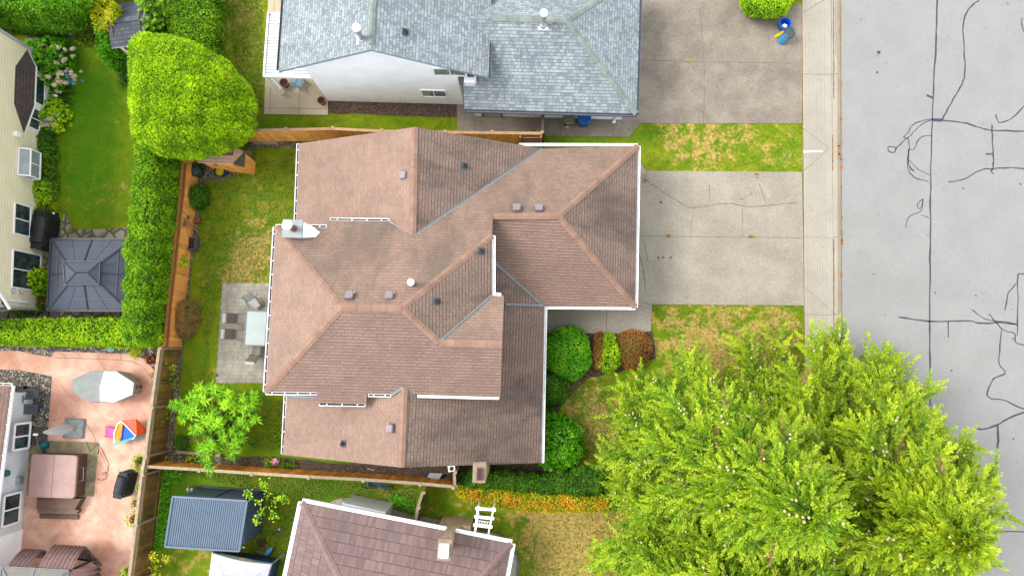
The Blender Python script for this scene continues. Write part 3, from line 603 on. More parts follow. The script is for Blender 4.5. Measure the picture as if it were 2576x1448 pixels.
for (u, v, s_) in ((*cC(2300, 600), .1), (*cC(800, 1275), .12)): q = at((u, v)); m.sheet([(q.x + s_ * 1.4 * math.cos(t) * random.uniform(.5, 1.2), q.y + s_ * math.sin(t) * random.uniform(.5, 1.2)) for t in np.linspace(0, 5.6, 9)], .054, 3)
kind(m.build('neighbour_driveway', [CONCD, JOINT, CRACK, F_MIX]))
# patio slab of the white house, soil bed
m = slab_poly('concrete_patio', [(668, 330 / 1.0), (668, 330)] if False else [cB(300, 1105), cB(915, 1112), cB(915, 960), cB(700, 700), cB(460, 100), cB(460, -200), cB(335, -200), cB(338, 0), cB(312, 740)], PATIOC, .05,
  [[cB(362, 850), cB(355, 1105)], [cB(640, 800), cB(635, 1108)], [cB(300, 1045), cB(915, 1055)], [cB(400, 0), cB(395, 110)], [cB(312, 745), cB(800, 750)]], JOINT)
kind(m.build('concrete_patio', [PATIOC, JOINT, CRACK]))
flat('bark_bed', [cB(915, 960), cB(2170, 990), cB(2165, 1130), cB(1700, 1122), cB(1300, 1110), cB(1200, 1092), cB(915, 1098)], MULCH, .035, .05, 'structure')
flat('gravel_border', [(505, 410), (620, 395), (625, 352), (755, 352), (755, 368), (700, 375), (645, 372), (622, 400), (618, 425), (560, 455), (520, 455), (505, 500), (500, 560), (492, 620), (480, 700), (470, 780), (462, 860), (455, 960), (440, 1080), (436, 1120), (470, 1150), (560, 1150), (720, 1150), (900, 1175), (1152, 1185), (1152, 1225), (420, 1170), (415, 1100), (430, 960), (445, 860), (455, 780), (470, 700), (485, 600), (490, 520)], GRAVEL, .035, .05, 'structure')
flat('mulch_border', [(560, 1146), (720, 1150), (850, 1165), (1152, 1170), (1152, 1222), (850, 1190), (560, 1170)], MULCH, .041, .04, 'structure')
flat('river_rock_bed', [cI(-100, 60), cI(1700, 100), cI(1950, 170), cI(1900, 440), cI(1750, 330), cI(1560, 245), cI(655, 215), cI(655, 290), cI(420, 255), cI(250, 215), cI(-100, 210)], RIVER, .04, .02, 'structure')
flat('river_rock_strip', [cI(-100, 432), cI(250, 445), cI(635, 515), cI(600, 1000), cI(580, 1290), cI(560, 1448), cJ(500, 100), cJ(300, 60), cI(380, 1290), cI(420, 700), cI(-100, 700)], RIVER, .040, .02, 'structure')
m = MB(); m.sheet(dl([cI(-100, 205), cI(250, 212), cI(420, 250), cI(640, 285), cI(660, 215), cI(1570, 245), cI(1750, 300), cI(1870, 450), cI(1890, 600), cI(1800, 1448), cJ(1440, 1448), cJ(1400, 1700), cJ(-200, 1700), cJ(180, 1448), cJ(240, 900), cJ(320, 90), cI(1200, 1448), cI(1200, 1310), cI(580, 1290), cI(635, 515), cI(250, 440), cI(-100, 430)]), .05)
for L in ([cI(660, 290), cI(1000, 300), cI(1400, 315), cI(1600, 335), cI(1730, 400), cI(1830, 520), cI(1860, 700), cI(1830, 900)], [cI(1190, 235), cI(1190, 305)], [cI(1465, 240), cI(1465, 315)], [cI(1030, 1060), cI(1130, 1210), cI(1225, 1448), cJ(1180, 250), cJ(1190, 330), cJ(1120, 400)], [cI(590, 1060), cI(750, 1020)]):
    m.ribbon([at(p) for p in L], .02, .056, 1)
kind(m.build('stamped_concrete_patio', [STAMP, JOINT]))
flat('hot_tub_pad', [cI(560, 1290), cI(1200, 1310), cJ(1035, 575), cJ(300, 560), cJ(330, 60)], plain('pale_stained_pad', px(180, 166, 130), .9, .22, 2), .06)
# brown-roof house back patio of pavers
m = MB(); A_, B_, C_, D_ = [at(p) for p in ((560, 712), (700, 712), (700, 963), (543, 963))]; nx_, ny_ = 30, 26; m.sheet([A_, B_, C_, D_], .035, 1)
for i in range(nx_):
    for j in range(ny_):
        f = lambda a, b: (A_.lerp(B_, a)).lerp(D_.lerp(C_, a), b)
        sh = .5 / nx_ if j % 2 else 0; e_ = .0012
        a0, a1 = min(1, i / nx_ + sh) + e_ * .6, min(1, (i + 1) / nx_ + sh) - e_ * .6; b0, b1 = j / ny_ + e_, (j + 1) / ny_ - e_
        if a1 - a0 < .005: continue
        z_ = .045 + random.uniform(-.004, .004); q_ = [f(a0, b0), f(a1, b0), f(a1, b1), f(a0, b1)]
        m.sheet(q_, z_, 0)
m.sheet([at(p) for p in (cT(75, 1210), cT(105, 1210), cT(105, 1245), cT(75, 1245))], .055, 2)
kind(m.build('paver_patio', [PAVER, plain('paver_joint', px(166, 160, 140, .42), .95, .2), DARK]))
# beige-house flagstones and grey paver path
flat('flagstone_path', [cE(470, 560), cE(530, 690), cE(640, 695), cE(800, 690), cE(950, 680), cE(1000, 1330), cE(-60, 1360), cE(-60, 1290), cE(270, 1290), cE(300, 830), cE(420, 770)], FLAG, .035, .03)
m = MB()
for i in range(6):
    u = 430 - i * 73; m.box((at(cE(u - 36, 1322)) + Vector((0, 0, .045))), (.60, .50, .05), 0, 0)
kind(m.build('paver_path', FLAGD))
for i, (u, v) in enumerate(((460, 410), (365, 410), (272, 412))):
    mb = MB(); q = at(cA(u, v)); mb.box(q + Vector((0, 0, .03)), (.30, .48, .05), random.uniform(-.06, .06)); tag(mb.build('stepping_stone', BLOCK, loc=q), ['square stepping stone nearest the hydrangea at the top of the left lawn', 'middle stepping stone of three under the big hedge', 'mossy stepping stone closest to the beige house corner'][i], 'stepping stone', 'stepping stones by the beige house')
# gravel around the south house
flat('gravel_apron', [cK(1700, 1345), cK(1800, 1270), cK(1900, 1262), cK(2100, 1300), cK(2280, 1330), cK(2330, 1390), cM(380, 590), cM(640, 665), cM(700, 670), cM(850, 700), cM(1200, 780), cM(1450, 850), cM(1600, 980), cM(1625, 1100), cM(1600, 1246), cM(1590, 1500), cM(1300, 1300), cM(600, 1000), cK(2300, 1500), cK(1700, 1420)], plain('fine_grey_gravel', px(192, 184, 166, .46), .95, .25, 14, bmp=.3), .035, .05, 'structure')
flat('front_mulch_bed', [(1372, 838), (1640, 830), (1650, 900), (1560, 935), (1480, 950), (1430, 1000), (1400, 1040), (1372, 1150)], MULCH, .035, .05, 'structure')
flat('hedge_mulch', [(1150, 1170), (1372, 1168), (1560, 1175), (1560, 1200), (1152, 1200)], MULCH, .034, .05, 'structure')
PALEFL = plain('pale_valley_edge', px(176, 184, 180, .5), .5, .1)
SLATEG = plain('slate_gutter', px(112, 122, 142), .6, .08)
# ================================================================ buildings
def gutter(par, p, q, out, inner=None, step=.62, w=.115, name='gutter', straps=True, mat=None):
    m = MB(); p = Vector(p); q = Vector(q); o = Vector(out).normalized(); d = (q - p).normalized(); dz = Vector((0, 0, -.05))
    a = p + dz; b = q + dz
    m.bar(a + o * .012 + Vector((0, 0, -.05)), b + o * .012 + Vector((0, 0, -.05)), .02, .11, 0)
    m.bar(a + o * w + Vector((0, 0, -.035)), b + o * w + Vector((0, 0, -.035)), .024, .13, 0)
    m.bar(a + o * w * .5 + Vector((0, 0, -.105)), b + o * w * .5 + Vector((0, 0, -.105)), w, .02, 0)
    m.bar(a + o * w * .5 + Vector((0, 0, -.08)), b + o * w * .5 + Vector((0, 0, -.08)), w - .03, .02, 1)
    for e_ in (a, b): m.bar(e_ + Vector((0, 0, -.05)), e_ + o * w + Vector((0, 0, -.05)), .02, .11, 0, )
    if straps:
        L = (b - a).length; k = max(1, round(L / step))
        for i in range(k):
            c = a + d * L * (i + .5) / k; m.bar(c + Vector((0, 0, .025)), c + o * (w + .01) + Vector((0, 0, .025)), .035, .012, 0)
    return m.build(name, [mat or WHITE, DEBRIS if inner is None else inner], par)
def roofpart(par, name, polys, mats, th=.14, skirt=None):
    m = MB()
    for i, P in enumerate(polys):
        P, mi = P if isinstance(P, tuple) else (P, 0)
        m.slab(P, th, mi, len(mats) - 1, len(mats) - 1)
    return m.build(name, mats, par)
def walls(par, foot, z0, z1, mat, name='wall'):
    m = MB(); a = sum(foot[i][0] * foot[(i + 1) % len(foot)][1] - foot[(i + 1) % len(foot)][0] * foot[i][1] for i in range(len(foot)))
    m.prism(foot if a > 0 else foot[::-1], z0, z1); return m.build(name, mat, par)
def gable_wall(par, a, b, z0, ze, zp, mat, t=.15, fr=.5, name='gable_wall', ze2=None):
    """upright wall from a to b whose top rises to a peak"""
    a = Vector((a[0], a[1], 0)); b = Vector((b[0], b[1], 0)); n_ = (b - a).normalized(); s_ = Vector((-n_.y, n_.x, 0)) * t; pk = a.lerp(b, fr); ze2 = ze if ze2 is None else ze2
    P = [(a, z0), (b, z0), (b, ze2), (pk, zp), (a, ze)]; A_ = [Vector((p.x, p.y, z)) for p, z in P]; B_ = [p + s_ for p in A_]
    m = MB(); m.add(A_ + B_, [(0, 1, 2, 3, 4), (9, 8, 7, 6, 5)] + [(i, 5 + i, 5 + (i + 1) % 5, (i + 1) % 5) for i in range(5)]); return m.build(name, mat, par)
def window(par, q, n_, mullions=(), fw=.07, gmat=None, fmat=None, name='window', out=.05, cross=()):
    """q: 4 corners on the wall in order, n_: outward normal"""
    q = [Vector(a) for a in q]; n_ = Vector(n_).normalized(); f = MB(); c = sum(q, Vector()) / 4
    for i in range(4): f.bar(q[i] + n_ * out * .5, q[(i + 1) % 4] + n_ * out * .5, fw, out, 0, n_)
    for t in mullions: f.bar(q[0].lerp(q[1], t) + n_ * out * .4, q[3].lerp(q[2], t) + n_ * out * .4, fw * .7, out * .8, 0, n_)
    for t in cross: f.bar(q[0].lerp(q[3], t) + n_ * out * .4, q[1].lerp(q[2], t) + n_ * out * .4, fw * .7, out * .8, 0, n_)
    fo = f.build(name, fmat or WHITE, par)
    p = MB(); qi = [a + n_ * out * .3 for a in q]; qo = [a + n_ * .012 for a in q]
    p.hexa(qo, qi, 0); p.build('pane', gmat or GLASS, fo); return fo
def box_vent(par, p, pl, s_=.36, turn=0):
    c = onp(p, pl); nm = Vector((-pl[1], -pl[2], 1)).normalized(); e = Vector((0, 0, 1)).cross(nm).normalized(); t = nm.cross(e)
    m = MB(); R_ = lambda x, y, z: c + e * x + t * y + nm * z
    h = s_ / 2
    def ring(a, z, r_=.06): return [R_(x, y, z) for x, y in ((-a + r_, -a), (a - r_, -a), (a, -a + r_), (a, a - r_), (a - r_, a), (-a + r_, a), (-a, a - r_), (-a, -a + r_))]
    rs = [ring(h * .72, .0), ring(h * .72, .10), ring(h, .10), ring(h, .17), ring(h * .86, .21)]
    vs = [v for r in rs for v in r]; m.add(vs, [(i * 8 + j, i * 8 + (j + 1) % 8, i * 8 + 8 + (j + 1) % 8, i * 8 + 8 + j) for i in range(4) for j in range(8)] + [tuple(range(32, 40))], 0)
    for sx_ in (-1, 1): m.bar(R_(sx_ * h * .8, -h * .9, .03), R_(sx_ * h * .8, -h * 1.2, .02), .09, .02, 1)
    m.hexa([R_(-h * 1.15, -h * 1.1, .005), R_(h * 1.15, -h * 1.1, .005), R_(h * 1.15, h * 1.1, .005), R_(-h * 1.15, h * 1.1, .005)], [R_(-h * 1.15, -h * 1.1, .015), R_(h * 1.15, -h * 1.1, .015), R_(h * 1.15, h * 1.1, .015), R_(-h * 1.15, h * 1.1, .015)], 2)
    return m.build('roof_vent', [VENTM, WHITE, BROWNFL], par)
VENTM = plain('vent_hood', px(156, 144, 150, .5), .5, .08, 6, .1); BROWNFL = plain('brown_flange', px(160, 120, 104), .8, .1)
def pipe_vent(par, p, pl, hh=.35, mat=None, fl=None):
    c = onp(p, pl); m = MB(); nm = Vector((-pl[1], -pl[2], 1)).normalized(); e = Vector((0, 0, 1)).cross(nm).normalized(); t = nm.cross(e)
    q = [c + e * x + t * y + nm * .02 for x, y in ((-.17, -.12), (.17, -.12), (.17, .18), (-.17, .18))]
    m.hexa(q, [a + nm * .012 for a in q], 0); m.lathe(c + Vector((0, 0, .0)), [(.13, 0), (.09, .12), (.055, .14), (.055, hh), (.035, hh), (.035, hh - .1)], 12, 1)
    return m.build('vent_pipe', [fl or TEALF, mat or DARKP], par)
TEALF = plain('blue_grey_flange', px(92, 112, 120), .6, .1); DARKP = plain('dark_rubber_pipe', px(66, 70, 84), .6, .15)
# ---------------------------------------------------------------- the brown-roofed house in the middle
K = .527
GN = (2.8 + K * 10.645, 0, -K); GS = (2.8 - K * 2.671, 0, K); GE = (2.8 + K * 5.341, -K, 0)
MW = (5.475 + K * 11.168, K, 0); MS = (5.475 + K * 1.592, 0, K); ME = (5.475 - K * 1.438, -K, 0); GB = (6.64 + K * .617, 0, -K)
NW = (2.336 + K * 11.459, K, 0); NE = (5.737 - K * 5.007, -K, 0)
hs_ = thing('house', 'large two-storey house in the middle with a brown shingle roof of many hips', 'house', (-3, 3, 0))
NEc, SEc, RE, RW = onp((1605, 367), GE), onp((1598, 772), GE), onp((1405, 543), GN), onp((1240, 543), GN)
GSW = onp((1370, 770), GS); RWx = RW + Vector((-.6, 0, 0)); VX = onp((1215, 636), GS)
SR0, SR1 = at((1017, 973), 5.66), at((1009, 1175), 5.66); SWc, SEe = at((711, 1143), 2.45), at((1362, 1163), 2.5)
NR0, NR1 = onp((1043, 320), NE), onp((1038, 594), NE); NWc = at((752, 361), 2.4); NWs = at((744, 585), 2.4); NVb = onp((1364, 374), NE); NRk = onp((1343, 370), NE)
MR0, MR1 = onp((860, 773), MS), onp((1010, 775), MS); MNW, MSW = onp((693, 571), MW), onp((668, 985), MW)
E1, E2 = onp((1238, 592), ME), onp((1238, 743), ME); GR0, GR1 = onp((1105, 861), MS), onp((1263, 866), MS); GN1, GS1 = onp((1268, 744), GB), onp((1259, 998), MS)
roofpart(hs_, 'garage_roof', [([onp((1225, 543), GS), RE, SEc, GSW, VX], 0), ([RE, NEc, SEc], 1)], [BROWNC, BROWNE, FASCIA])
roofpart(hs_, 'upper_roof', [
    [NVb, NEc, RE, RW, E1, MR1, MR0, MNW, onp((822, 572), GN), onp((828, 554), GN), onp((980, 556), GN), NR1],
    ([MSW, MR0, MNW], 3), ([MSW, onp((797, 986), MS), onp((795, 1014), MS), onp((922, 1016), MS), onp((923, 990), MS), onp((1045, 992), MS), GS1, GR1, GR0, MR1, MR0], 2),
    ([MR1, E1, E2, GR0], 1), ([GR0, E2, GN1, GR1], 0)], [BROWNN, BROWNE, BROWNC, BROWNW, FASCIA])
roofpart(hs_, 'north_wing_roof', [([NWc, NR0, NR1, at((985, 588), 5.2), at((860, 588), 3.75), NWs], 1), ([NR0, NRk, NVb, NR1], 0)], [BROWNE, BROWNW, FASCIA])
roofpart(hs_, 'south_wing_roof', [([SWc, SR1, SR0, at((985, 955), 5.3), at((724, 955), 2.45)], 1), ([SR0, SR1, SEe, GSW, VX], 0)], [BROWNE, BROWNW, FASCIA])
for a, b in ((RE, NEc), (RE, SEc), (RW, RE), (NR0, NR1), (SR0 , SR1), (MR0, MNW), (MR0, MSW), (MR0, MR1), (MR1, E1), (MR1, GR0), (GR0, GR1)): MB().cap(a, b, .15, .07).build('ridge_cap', CAPB, hs_)
u_ = Vector((0, 0, .02))
for a, b in ((NVb, NR1), (onp((980, 558), GN), onp((1030, 592), GN)), (GR0, E2), (GSW, onp((1245, 660), GS)), (SR0 + Vector((-.05, 0, -.02)), onp((985, 992), MS)), (SR0 + Vector((.25, 0, -.1)), onp((1042, 991), MS)), (at((1272, 766), 3.62), at((1366, 769), 2.85)), (at((728, 997), 2.62), at((798, 1001), 3.4))):
    m = MB(); m.bar(a + u_, b + u_, .13, .03)
    s_ = Vector((-(b - a).y, (b - a).x, 0)).normalized() * .035; m.bar(a + u_ * 1.5 + s_, b + u_ * 1.5 + s_, .022, .035, 1); m.build('valley_flashing', [FLASH, PALEFL], hs_)
gutter(hs_, NWc, NWs, (-1, 0, 0)); gutter(hs_, MNW, MSW, (-1, 0, 0)); gutter(hs_, MNW, onp((820, 572), GN), (0, 1, 0)); gutter(hs_, onp((830, 554), GN), onp((978, 556), GN), (0, 1, 0))
gutter(hs_, MSW, onp((797, 986), MS), (0, -1, 0)); gutter(hs_, onp((803, 1013), MS), onp((918, 1015), MS), (0, -1, 0)); gutter(hs_, onp((926, 990), MS), onp((983, 991), MS), (0, -1, 0))
gutter(hs_, at((720, 993), 2.45), at((713, 1141), 2.45), (-1, 0, 0))
LG = WHITEDIRTY
gutter(hs_, onp((1050, 992), MS), onp((1255, 997), MS), (0, -1, 0), LG, straps=False); gutter(hs_, NEc, SEc, (1, 0, 0), WHITEDIRTY, straps=False); gutter(hs_, GSW, SEc, (0, -1, 0), WHITEDIRTY, straps=False)
gutter(hs_, at((1306, 366), 2.6), at((1604, 367), 2.78), (0, 1, 0), WHITEDIRTY, straps=False); gutter(hs_, GSW, SEe, (1, 0, 0), WHITEDIRTY, straps=False); gutter(hs_, E1, E2, (1, 0, 0), LG, straps=False, w=.13)
gutter(hs_, onp((1240, 742), GB), onp((1260, 744), GB), (0, 1, 0), LG, straps=False)
for p, pl in (((1018, 442), NW), ((1300, 526), GN), ((1356, 526), GN), ((880, 745), GN), ((980, 746), GN), ((985, 1076), (5.66 + K * 5.067, K, 0))): box_vent(hs_, p, pl)
for p, pl in (((1170, 418), NE), ((1212, 632), ME), ((1101, 758), ME), ((863, 1115), (5.66 + K * 5.067, K, 0))): pipe_vent(hs_, p, pl)
c = onp((1041, 715), GN); m = MB(); m.lathe(c - Vector((0, 0, .1)), [(.18, 0), (.12, .16), (.1, .2), (.1, .9), (.0, .9)], 16, 1); m.lathe(c, [(.13, .78), (.15, .80), (.15, .86), (.06, .92), (.0, .92)], 16, 0); m.build('furnace_flue', [WHITE, plain('pinkish_flue', px(200, 140, 150), .5, .2)], hs_)
# chimney (white sided box with round flue cap)
m = MB(); a = at((742, 602), 0); cx0, cx1, cy0, cy1 = -11.05, -9.75, 5.15, 6.25
p0 = at((712, 593), 6.2); p1 = at((757, 556), 6.2)
x0_, x1_, y0_, y1_ = p0.x, p1.x + .05, p0.y, p1.y; ch = m.prism([(x0_, y0_), (x1_, y0_), (x1_, y1_), (x0_, y1_)], 0, 6.1)
m.hexa([(x1_, y0_, 4.4), (x1_ + .75, y0_, 4.4), (x1_ + .75, y1_ - .25, 4.4), (x1_, y1_, 4.4)], [(x1_, y0_, 6.1), (x1_ + .62, y0_ + .1, 5.55), (x1_ + .62, y1_ - .35, 5.55), (x1_, y1_, 6.1)])
ch = m.build('chimney', SIDW, hs_)
m = MB(); m.prism([(x0_ - .06, y0_ - .06), (x1_ + .04, y0_ - .06), (x1_ + .04, y1_ + .06), (x0_ - .06, y1_ + .06)], 6.1, 6.18); m.build('chimney_cap', plain('pale_metal_cap', px(190, 202, 208, .34), .4, .05), ch)
c = Vector((x0_ * .38 + x1_ * .62 - .05, y0_ * .5 + y1_ * .5, 6.18)); m = MB(); m.lathe(c, [(.16, 0), (.16, .06), (.12, .08), (.12, .75), (0, .75)], 16, 0); m.lathe(c, [(.19, .77), (.21, .79), (.21, .87), (.1, .95), (0, .95)], 18, 1); m.build('flue', [plain('brown_flue', px(150, 110, 96), .5, .2), WHITE], ch)
LW = plain('cream_stucco', (.42, .40, .36), .85, .08)
walls(hs_, [(-10.7, -1.15), (-1.7, -1.15), (-1.7, 4.9), (-10.7, 5.15)], 0, 5.32, SIDT); walls(hs_, [(-1.7, -1.15), (-1.35, -1.15), (-1.35, 2.45), (-1.7, 2.45)], 0, 5.32, SIDT); gable_wall(hs_, (-1.3, 2.45), (-1.3, -1.15), 5.3, 5.4, 6.42, SIDT, .15)
walls(hs_, [(-11.0, 5.0), (-11.0, 9.95), (.4, 9.95), (.4, 5.0)], 0, 2.5, LW); gable_wall(hs_, (-11.0, 9.954), (.4, 9.954), 2.3, 2.45, 5.45, LW, -.15, .515)
walls(hs_, [(-1.6, 3.05), (4.95, 3.05), (4.95, 10.25), (-1.6, 10.25)], 0, 2.62, LW)
walls(hs_, [(-10.85, -4.4), (.6, -4.4), (.6, 3.0), (-10.85, 0)], 0, 2.4, LW); gable_wall(hs_, (-10.85, -4.404), (.6, -4.404), 2.3, 2.5, 5.35, LW, .15, .5)
dy = onp((860, 1012), MS).y + .35; walls(hs_, [(onp((801, 1000), MS).x, dy), (onp((916, 1000), MS).x, dy), (onp((916, 1000), MS).x, -1.1), (onp((801, 1000), MS).x, -1.1)], 0, 5.05, SIDT, 'bay_wall')
window(hs_, [(-8.6, dy, 3.9), (-7.2, dy, 3.9), (-7.2, dy, 4.9), (-8.6, dy, 4.9)], (0, -1, 0), (.5,))
for y0, y1 in ((-.7, 1.2), (2.4, 4.2)): window(hs_, [(-10.7, y1, .9), (-10.7, y0, .9), (-10.7, y0, 2.1), (-10.7, y1, 2.1)], (-1, 0, 0), (.5,))
m = MB(); m.box((4.97, 6.65, 1.15), (.06, 4.9, 2.2))
for i in range(4): m.box((5.01, 6.65, .35 + i * .53), (.03, 4.7, .42))
m.build('garage_door', WHITE, hs_)
m = MB(); m.box((.63, 1.9, 1.05), (.06, .95, 2.1)); m.build('front_door', plain('dark_red_door', px(110, 50, 40), .5, .1), hs_)
# brick chimney at its south-east corner
bt = at((1205, 1190), 4.6); m = MB(); bx = lambda a, s1, s2: [(a.x - s1, a.y - s2), (a.x + s1, a.y - s2), (a.x + s1, a.y + s2), (a.x - s1, a.y + s2)]
wall_uv = lambda m_, P, z0, z1, mi=0: [m_.slab_wall(P[i], P[(i + 1) % len(P)], z0, z1, mi) for i in range(len(P))]
def slab_wall(s, a, b, z0, z1, mi=0):
    L = math.hypot(b[0] - a[0], b[1] - a[1]); s.add([(a[0], a[1], z0), (b[0], b[1], z0), (b[0], b[1], z1), (a[0], a[1], z1)], [(0, 1, 2, 3)], mi, None, [[(0, z0), (L, z0), (L, z1), (0, z1)]])
MB.slab_wall = slab_wall
def brick_stack(par, P0, P1, z0, z1, cap_mat=None, flue=True, name='chimney'):
    """P0, P1: footprints bottom and top (lists of 4)"""
    m_ = MB()
    for i in range(4):
        a, b, c_, d_ = P0[i], P0[(i + 1) % 4], P1[(i + 1) % 4], P1[i]; L = math.hypot(b[0] - a[0], b[1] - a[1])
        m_.add([(a[0], a[1], z0), (b[0], b[1], z0), (c_[0], c_[1], z1), (d_[0], d_[1], z1)], [(0, 1, 2, 3)], 0, None, [[(0, z0), (L, z0), (L, z1), (0, z1)]])
    m_.add([(p[0], p[1], z1) for p in P1], [(0, 1, 2, 3)], 1); return m_.build(name, [BRICK, CONCT], par)
CONCT = plain('chimney_crown', px(196, 174, 150), .9, .15, 5)
f0 = bx(bt, .30, .42); c1 = brick_stack(hs_, f0, bx(bt, .28, .4), 0, 4.6)
m = MB(); b2 = bt + Vector((.04, -.02, 0)); m.prism(bx(b2, .14, .27), 4.61, 4.70); m.prism(bx(b2, .09, .22), 4.70, 4.705, 1); m.build('chimney_flue', [plain('red_clay_flue', px(150, 90, 80), .8, .1), plain('dark_flue', px(84, 66, 74), .8, .1)], c1)
# ---------------------------------------------------------------- white house with a grey roof (top)
wh = thing('house', 'white-sided two-storey house with a blue-grey shingle roof at the top edge', 'house', (-5, 17, 0))
KW = .53; yS = 13.28; zE = 4.35
ew, ee, pk = onw(cB(437, 690), (0, yS, 0), Vector((0, 1, 0))), onw(cB(2462, 748), (0, yS, 0), Vector((0, 1, 0))), onw(cB(1325, 480), (0, yS, 0), Vector((0, 1, 0)))
YN = 24.5
up = lambda p, y: Vector((p.x, y, p.z))
roofpart(wh, 'upper_roof', [[ew, pk, up(pk, YN), up(ew, YN)], [pk, ee, up(ee, YN), up(pk, YN)]], [GREYS, plain('pale_blue_fascia', px(176, 206, 220, .42), .5, .05)], .16)
MB().cap(pk + Vector((0, .25, .02)), up(pk, YN), .13, .07).build('ridge_cap', CAPG, wh)
xW_, xE_ = at(cB(918, 978)).x, at(cB(2225, 1005)).x; yWl = (at(cB(918, 978)).y + at(cB(2165, 1008)).y) / 2
foot = [(xW_, yWl), (xE_ , yWl), (xE_, YN - .4), (xW_, YN - .4)]
walls(wh, foot, 0, min(ew.z, ee.z) - .12, SIDW); gable_wall(wh, (xW_, yWl - .004), (xE_, yWl - .004), min(ew.z, ee.z) - .121, ew.z + .12, pk.z - .10, SIDW, .15, (pk.x - xW_) / (xE_ - xW_), ze2=ee.z + .3)
def onws(c, u, v): return onw(c(u, v), (0, yWl, 0), Vector((0, 1, 0)))
window(wh, [onws(cB, 1945, 722), onws(cB, 2245, 728), onws(cB, 2240, 700), onws(cB, 1925, 655)] if False else [Vector((x, yWl, z)) for x, z in ((onws(cB, 1945, 722).x, onws(cB, 1945, 722).z), (onws(cB, 2250, 722).x, onws(cB, 1945, 722).z), (onws(cB, 2250, 722).x, onws(cB, 1925, 655).z), (onws(cB, 1945, 722).x, onws(cB, 1925, 655).z))], (0, -1, 0), (.5,), .06, GLASSL)
window(wh, [Vector((x, yWl, z)) for x, z in ((onws(cB, 1832, 928).x, onws(cB, 1832, 928).z), (onws(cB, 2062, 932).x, onws(cB, 1832, 928).z), (onws(cB, 2062, 932).x, onws(cB, 1815, 865).z), (onws(cB, 1832, 928).x, onws(cB, 1815, 865).z))], (0, -1, 0), (.5,), .06, GLASSL)
m = MB(); a = onws(cB, 1610, 975); m.tube([a, a + Vector((0, -.12, 0)), a + Vector((.25, -.12, 0)), a + Vector((.25, -.02, 0))], .02, 6); m.build('wall_bracket', GREYM, wh)
gutter(wh, ew + Vector((0, .1, 0)), up(ew, YN), (-1, 0, 0), GREYM, straps=False, w=.12, mat=SLATEG); gutter(wh, ee + Vector((0, .1, 0)), up(ee, YN), (1, 0, 0), GREYM, straps=False, w=.12, mat=SLATEG)
# downspout bend and bump-out at the corner of the gable wall
m = MB(); a = onws(cB, 2290, 760); m.box(a + Vector((-.05, -.12, -.1)), (.5, .28, .5)); m.tube([a + Vector((.25, -.1, .45)), a + Vector((.22, -.12, .1)), a + Vector((.2, -.15, -.6))], .06, 8); m.build('downspout', [WHITE], wh)
# garage part
gS, gE = onw(cC(150, 1062), (0, 0, 2.65), Vector((0, 0, 1))), at(cC(1800, 1090), 2.65)
yg_ = gS.y * .5 + gE.y * .5; xr = gE.x
def hipfit():
    best = None
    for i in range(60):
        z = 3.4 + i * .05; p = at(cC(1125, 190), z); e_ = abs((xr - p.x) - (p.y - yg_)) ; 
        if best is None or e_ < best[0]: best = (e_, z, p)
    return best
hz = hipfit(); zr = min(max(hz[1], 4.2), 5.4); gr = at(cC(1125, 190), zr); gW = Vector((at(cC(140, 1060), 2.65).x, yg_, 2.65)); yN2 = gr.y * 2 - yg_
gSE = Vector((xr, yg_, 2.65)); gNE = Vector((xr + .1, yN2, 2.65)); gR0 = Vector((gW.x - .2, gr.y, zr))
roofpart(wh, 'garage_roof', [[gW, gSE, gr, gR0], [gSE, gNE, gr], [gNE, Vector((gW.x, yN2, 2.65)), gR0, gr]], [GREYS, FASCIA])
for a, b in ((Vector((ee.x + .1, gr.y, zr)), gr), (gr, gSE), (gr, gNE)): MB().cap(a, b, .15, .07).build('ridge_cap', CAPG, wh)
gutter(wh, gW, gSE, (0, -1, 0), GREYM, straps=False, w=.12, mat=SLATEG); gutter(wh, gSE, gNE, (1, 0, 0), GREYM, straps=False, w=.12, mat=SLATEG)
a, b = at(cC(240, 1130)), at(cC(1650, 1150)); yb = (a.y + b.y) / 2
walls(wh, [(a.x, yb), (b.x, yb), (b.x, yN2 - .4), (a.x, yN2 - .4)], 0, 2.5, SIDW, 'garage_wall')
def onwg(u, v): return onw(cC(u, v), (0, yb, 0), Vector((0, 1, 0)))
m = MB(); a, b = at(cC(330, 1130)), at(cC(492, 1130)); m.box(((a.x + b.x) / 2, yb - .02, 1.0), (b.x - a.x, .06, 2.0)); m.build('side_door', plain('cream_door', px(214, 214, 200, .5), .5, .05), wh)
m = MB(); dx_ = b.x + .05; m.box((a.x - .06, yb - .03, 1.02), (.1, .09, 2.1)); m.box((dx_, yb - .03, 1.02), (.1, .09, 2.1)); m.build('door_frame', plain('blue_grey_trim', px(140, 160, 172, .4), .5, .05), wh)
m = MB(); q = at(cC(1590, 1180)); m.tube([(q.x, yb - .05, 2.4), (q.x, yb - .06, .25), (q.x - .05, q.y + .05, .06)], .05, 8); m.lathe((q.x - .05, q.y, .04), [(.09, 0), (.09, .05), (.05, .07)], 12); m.build('downspout', WHITE, wh)
for y0 in (gr.y - 2.6,): 
    m = MB(); m.box((b.x + 1.5, 0, -5), (.1, .1, .1))
GWPL = (gS.z + 0, 0, 0)
pw = (pk.z - (pk.z - ew.z) / (pk.x - ew.x) * pk.x, (pk.z - ew.z) / (pk.x - ew.x), 0); pe = (pk.z + (pk.z - ee.z) / (ee.x - pk.x) * pk.x, -(pk.z - ee.z) / (ee.x - pk.x), 0)
pipe_vent(wh, cB(1665, 315), pe, .3)
kk = (zr - 2.65) / (gr.y - yg_); pgs = (2.65 - kk * yg_, 0, kk)
